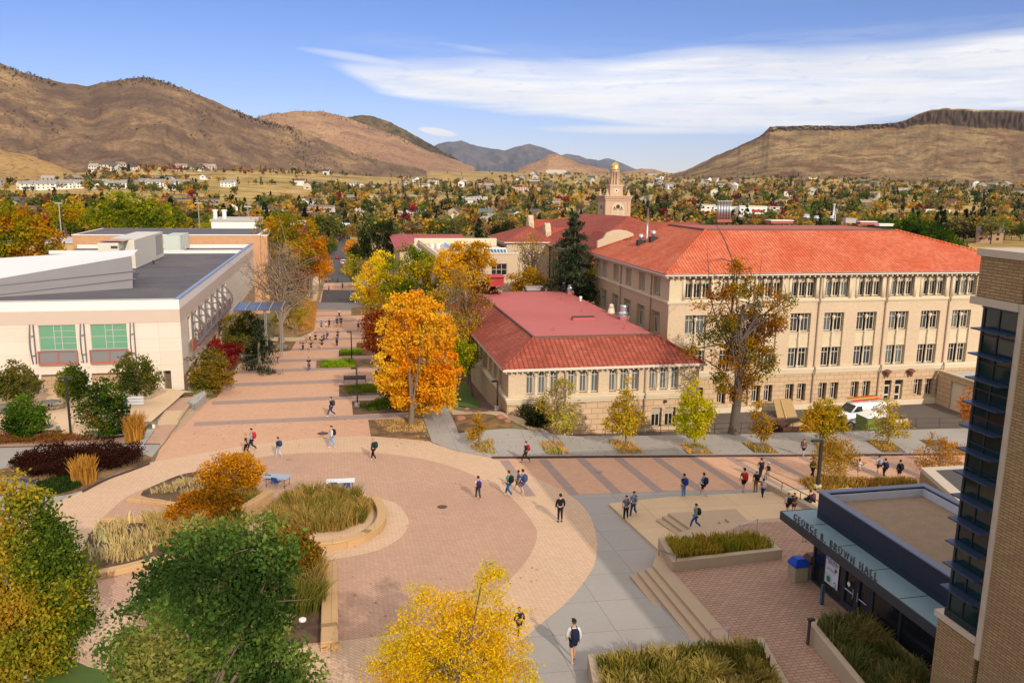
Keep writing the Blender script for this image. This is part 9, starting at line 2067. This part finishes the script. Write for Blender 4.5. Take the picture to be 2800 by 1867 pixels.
    tints={'gold':['#a8822c','#b48c2c','#9a7a34'],'green':['#3c4c1c','#4c5a1c','#5c6824'],'olive':['#6c6834','#7c7440','#62622c'],'brown':['#7c6444','#8c7048','#70583c'],'red':['#8c1c24','#7c2420'],'conifer':['#1c2818','#24301c','#2a3422']}
    labs={'gold':'golden autumn tree in the valley town','green':'green leafy tree in the valley town','olive':'olive yellow tree in the valley town','brown':'brown thinning tree in the valley town','red':'crimson tree in the valley town','conifer':'dark conifer in the valley town'}
    keys=list(labs); S=sample(1750,401,556)+sample(650,366,404)+sample(260,520,560)+sample(1300,402,452)+sample(500,450,500); S.sort(key=lambda q:q[2])
    Vs=[];Fs=[];Cs=[];off=0; small=[tmesh(300+i,70,False,1.9) for i in range(6)]; smallc=[tmesh(400+i,60,True,1.8) for i in range(3)]; cnt=0
    for i,q in enumerate(S):
        px,py=q[0],q[1]; pr=[.22,.24,.2,.16,.04,.14]
        if px<1000 and py<404: pr=[.25,.12,.1,.15,.22,.16]
        if px>1700: pr=[.2,.25,.22,.17,.02,.14]
        k=keys[rng.choice(6,p=np.array(pr)/sum(pr))]; h=rng.uniform(8,15) if k!='conifer' else rng.uniform(9,17)
        if q[2]>1500: h*=.85
        tint=np.array(lin(tints[k][rng.integers(len(tints[k]))])[:3])*rng.uniform(.8,1.2)
        if k=='conifer': sx=h*.85
        else: sx=h*rng.uniform(.85,1.3)
        if i<297:
            r=empty('town_tree',(q[3],q[4],q[5]-.3),rng.uniform(0,6.28),labs[k],'tree','%s trees of the valley town'%k); o=bpy.data.objects.new('crown',(B if k=='conifer' else A)[rng.integers(3)]); C.objects.link(o); o.parent=r; o.scale=(sx,sx,h); o.color=(*tint,1)
        else:
            V,F,Cc=(smallc if k=='conifer' else small)[rng.integers(3)]; a=rng.uniform(0,6.28); c_,s_=math.cos(a),math.sin(a)
            W_=np.c_[(V[:,0]*c_-V[:,1]*s_)*sx+q[3],(V[:,0]*s_+V[:,1]*c_)*sx+q[4],V[:,2]*h+q[5]-.3]; Vs.append(W_); Fs.append(F+off); off+=len(V); Cs.append(Cc*tint)
    o=bpy.data.objects.new('distant_trees',npmesh('distant_trees',np.concatenate(Vs),np.concatenate(Fs),np.concatenate(Cs))); C.objects.link(o); o['kind']='stuff'; tag(o,'hundreds of autumn trees filling the far valley town','trees')
    # --- dark junipers on the hills
    from mathutils.bvhtree import BVHTree
    dg=bpy.context.evaluated_depsgraph_get(); Vs=[];Fs=[];Cs=[];off=0; js=[tmesh(500+i,16,False,3.0) for i in range(4)]
    def onhill(hobj,n,cond,hmin,hmax,tint):
        nonlocal off
        me=hobj.data; N=len(me.vertices); co=np.empty(N*3); me.vertices.foreach_get('co',co); co=co.reshape(-1,3); tree_=BVHTree.FromObject(hobj,dg); k=0; tries=0
        while k<n and tries<n*40:
            tries+=1; p=co[rng.integers(N)]; pr_=proj(p)
            if pr_ is None or not cond(p,pr_): continue
            x=p[0]+rng.normal()*18; y=p[1]+rng.normal()*18; hit=tree_.ray_cast(Vector((x,y,3000)),Vector((0,0,-1)))
            if hit[0] is None: continue
            h=rng.uniform(hmin,hmax); V,F,Cc=js[rng.integers(4)]; Vs.append(np.c_[V[:,0]*h*.9+x,V[:,1]*h*.9+y,V[:,2]*h+hit[0].z-.4]); Fs.append(F+off); off+=len(V); Cs.append(Cc*np.array(lin(tint)[:3])*rng.uniform(.7,1.2)); k+=1
    sk=lambda pts:(lambda px:np.interp(px,[p[0] for p in pts],[p[1] for p in pts]))
    s1=sk([(0,146),(60,170),(140,190),(200,198),(260,185),(330,176),(380,188),(450,215),(560,262),(679,295),(768,334),(930,380)])
    def nz(p,s=.004): return mn.noise(Vector((p[0]*s,p[1]*s,2)))
    onhill(H1,330,lambda p,q:0<q[0]+40<720 and q[1]<s1(q[0])+14 and nz(p)>-.1,5,9,'#27301f'); onhill(H1,340,lambda p,q:-40<q[0]<900 and nz(p,.006)>.12 and q[1]<s1(q[0])+130,4,7.5,'#2e3322')
    onhill(H2,150,lambda p,q:580<q[0]<1000 and (q[1]<sk([(585,272),(680,256),(740,256),(850,290),(1000,350)])(q[0])+8),5,9,'#2a3222'); onhill(H3,600,lambda p,q:790<q[0]<1060,6,11,'#28301f'); onhill(H6,110,lambda p,q:1600<q[0]<2400 and nz(p,.006)>.1 and q[1]>300,3,5,'#4a3a2c')
    o=bpy.data.objects.new('hill_junipers',npmesh('hill_junipers',np.concatenate(Vs),np.concatenate(Fs),np.concatenate(Cs))); C.objects.link(o); o['kind']='stuff'; tag(o,'dark junipers dotted over the brown hillsides','trees')
    # roads and embankments seen in the valley
    for pts,w,mm,nm in (([(2352,507),(2100,497),(1900,490),(1700,484)],9,M_concd,'railway_strip'),([(180,402),(350,403),(560,401),(800,408),(1000,414)],5,M_concd,'bench_path')):
        prev=None; mb=MB()
        Q=[hcell(*p) for p in crom([(a,b) for a,b in pts],6,False)]
        for a,b in zip(Q,Q[1:]):
            d=Vector((b[3]-a[3],b[4]-a[4],0)).normalized(); n=Vector((-d.y,d.x,0))*w
            A_,B_=Vector(a[3:6]),Vector(b[3:6]); mb.quad(A_-n+Vector((0,0,1.4)),B_-n+Vector((0,0,1.4)),B_+n+Vector((0,0,1.4)),A_+n+Vector((0,0,1.4)))
        tag(mb.build(nm,mm),kind='structure')
    # light poles over the west campus
    for px,pt,pb,lab in ((135,468,505,'thin grey stadium light pole at the far left'),(455,468,515,'thin grey light pole above the white lab block'),(569,476,515,'light pole with a flat lamp head right of the cone-shaped spruce')):
        Y=235; a=W(px,pt,Y); r=empty('light_pole',(a.x,Y,gz(a.x,Y)),0,lab,'light pole'); m=MB(); m.tube([(a.x,Y,gz(a.x,Y)),(a.x,Y,a.z)],[.22,.13],8); m.build('pole',M_metal,r); m=MB(); m.box(a.x-.9,a.x+.9,Y-.3,Y+.3,a.z,a.z+.3); m.build('lamp_head',M_metal,r)
town()

def haze():
    m=bpy.data.materials.new('haze'); m.use_nodes=True; N=NT(m.node_tree); N.n.clear(); o=N.new('ShaderNodeOutputMaterial'); v=N.new('ShaderNodeVolumePrincipled'); v.inputs['Density'].default_value=HZ; v.inputs['Color'].default_value=(.80,.88,1,1); v.inputs['Anisotropy'].default_value=.2; N.link(v.outputs[0],o.inputs['Volume'])
    b=MB().box(-21000,21000,-21000,21000,-75,1100).build('haze',m); b['kind']='stuff'
HZ=2.2e-5
haze()
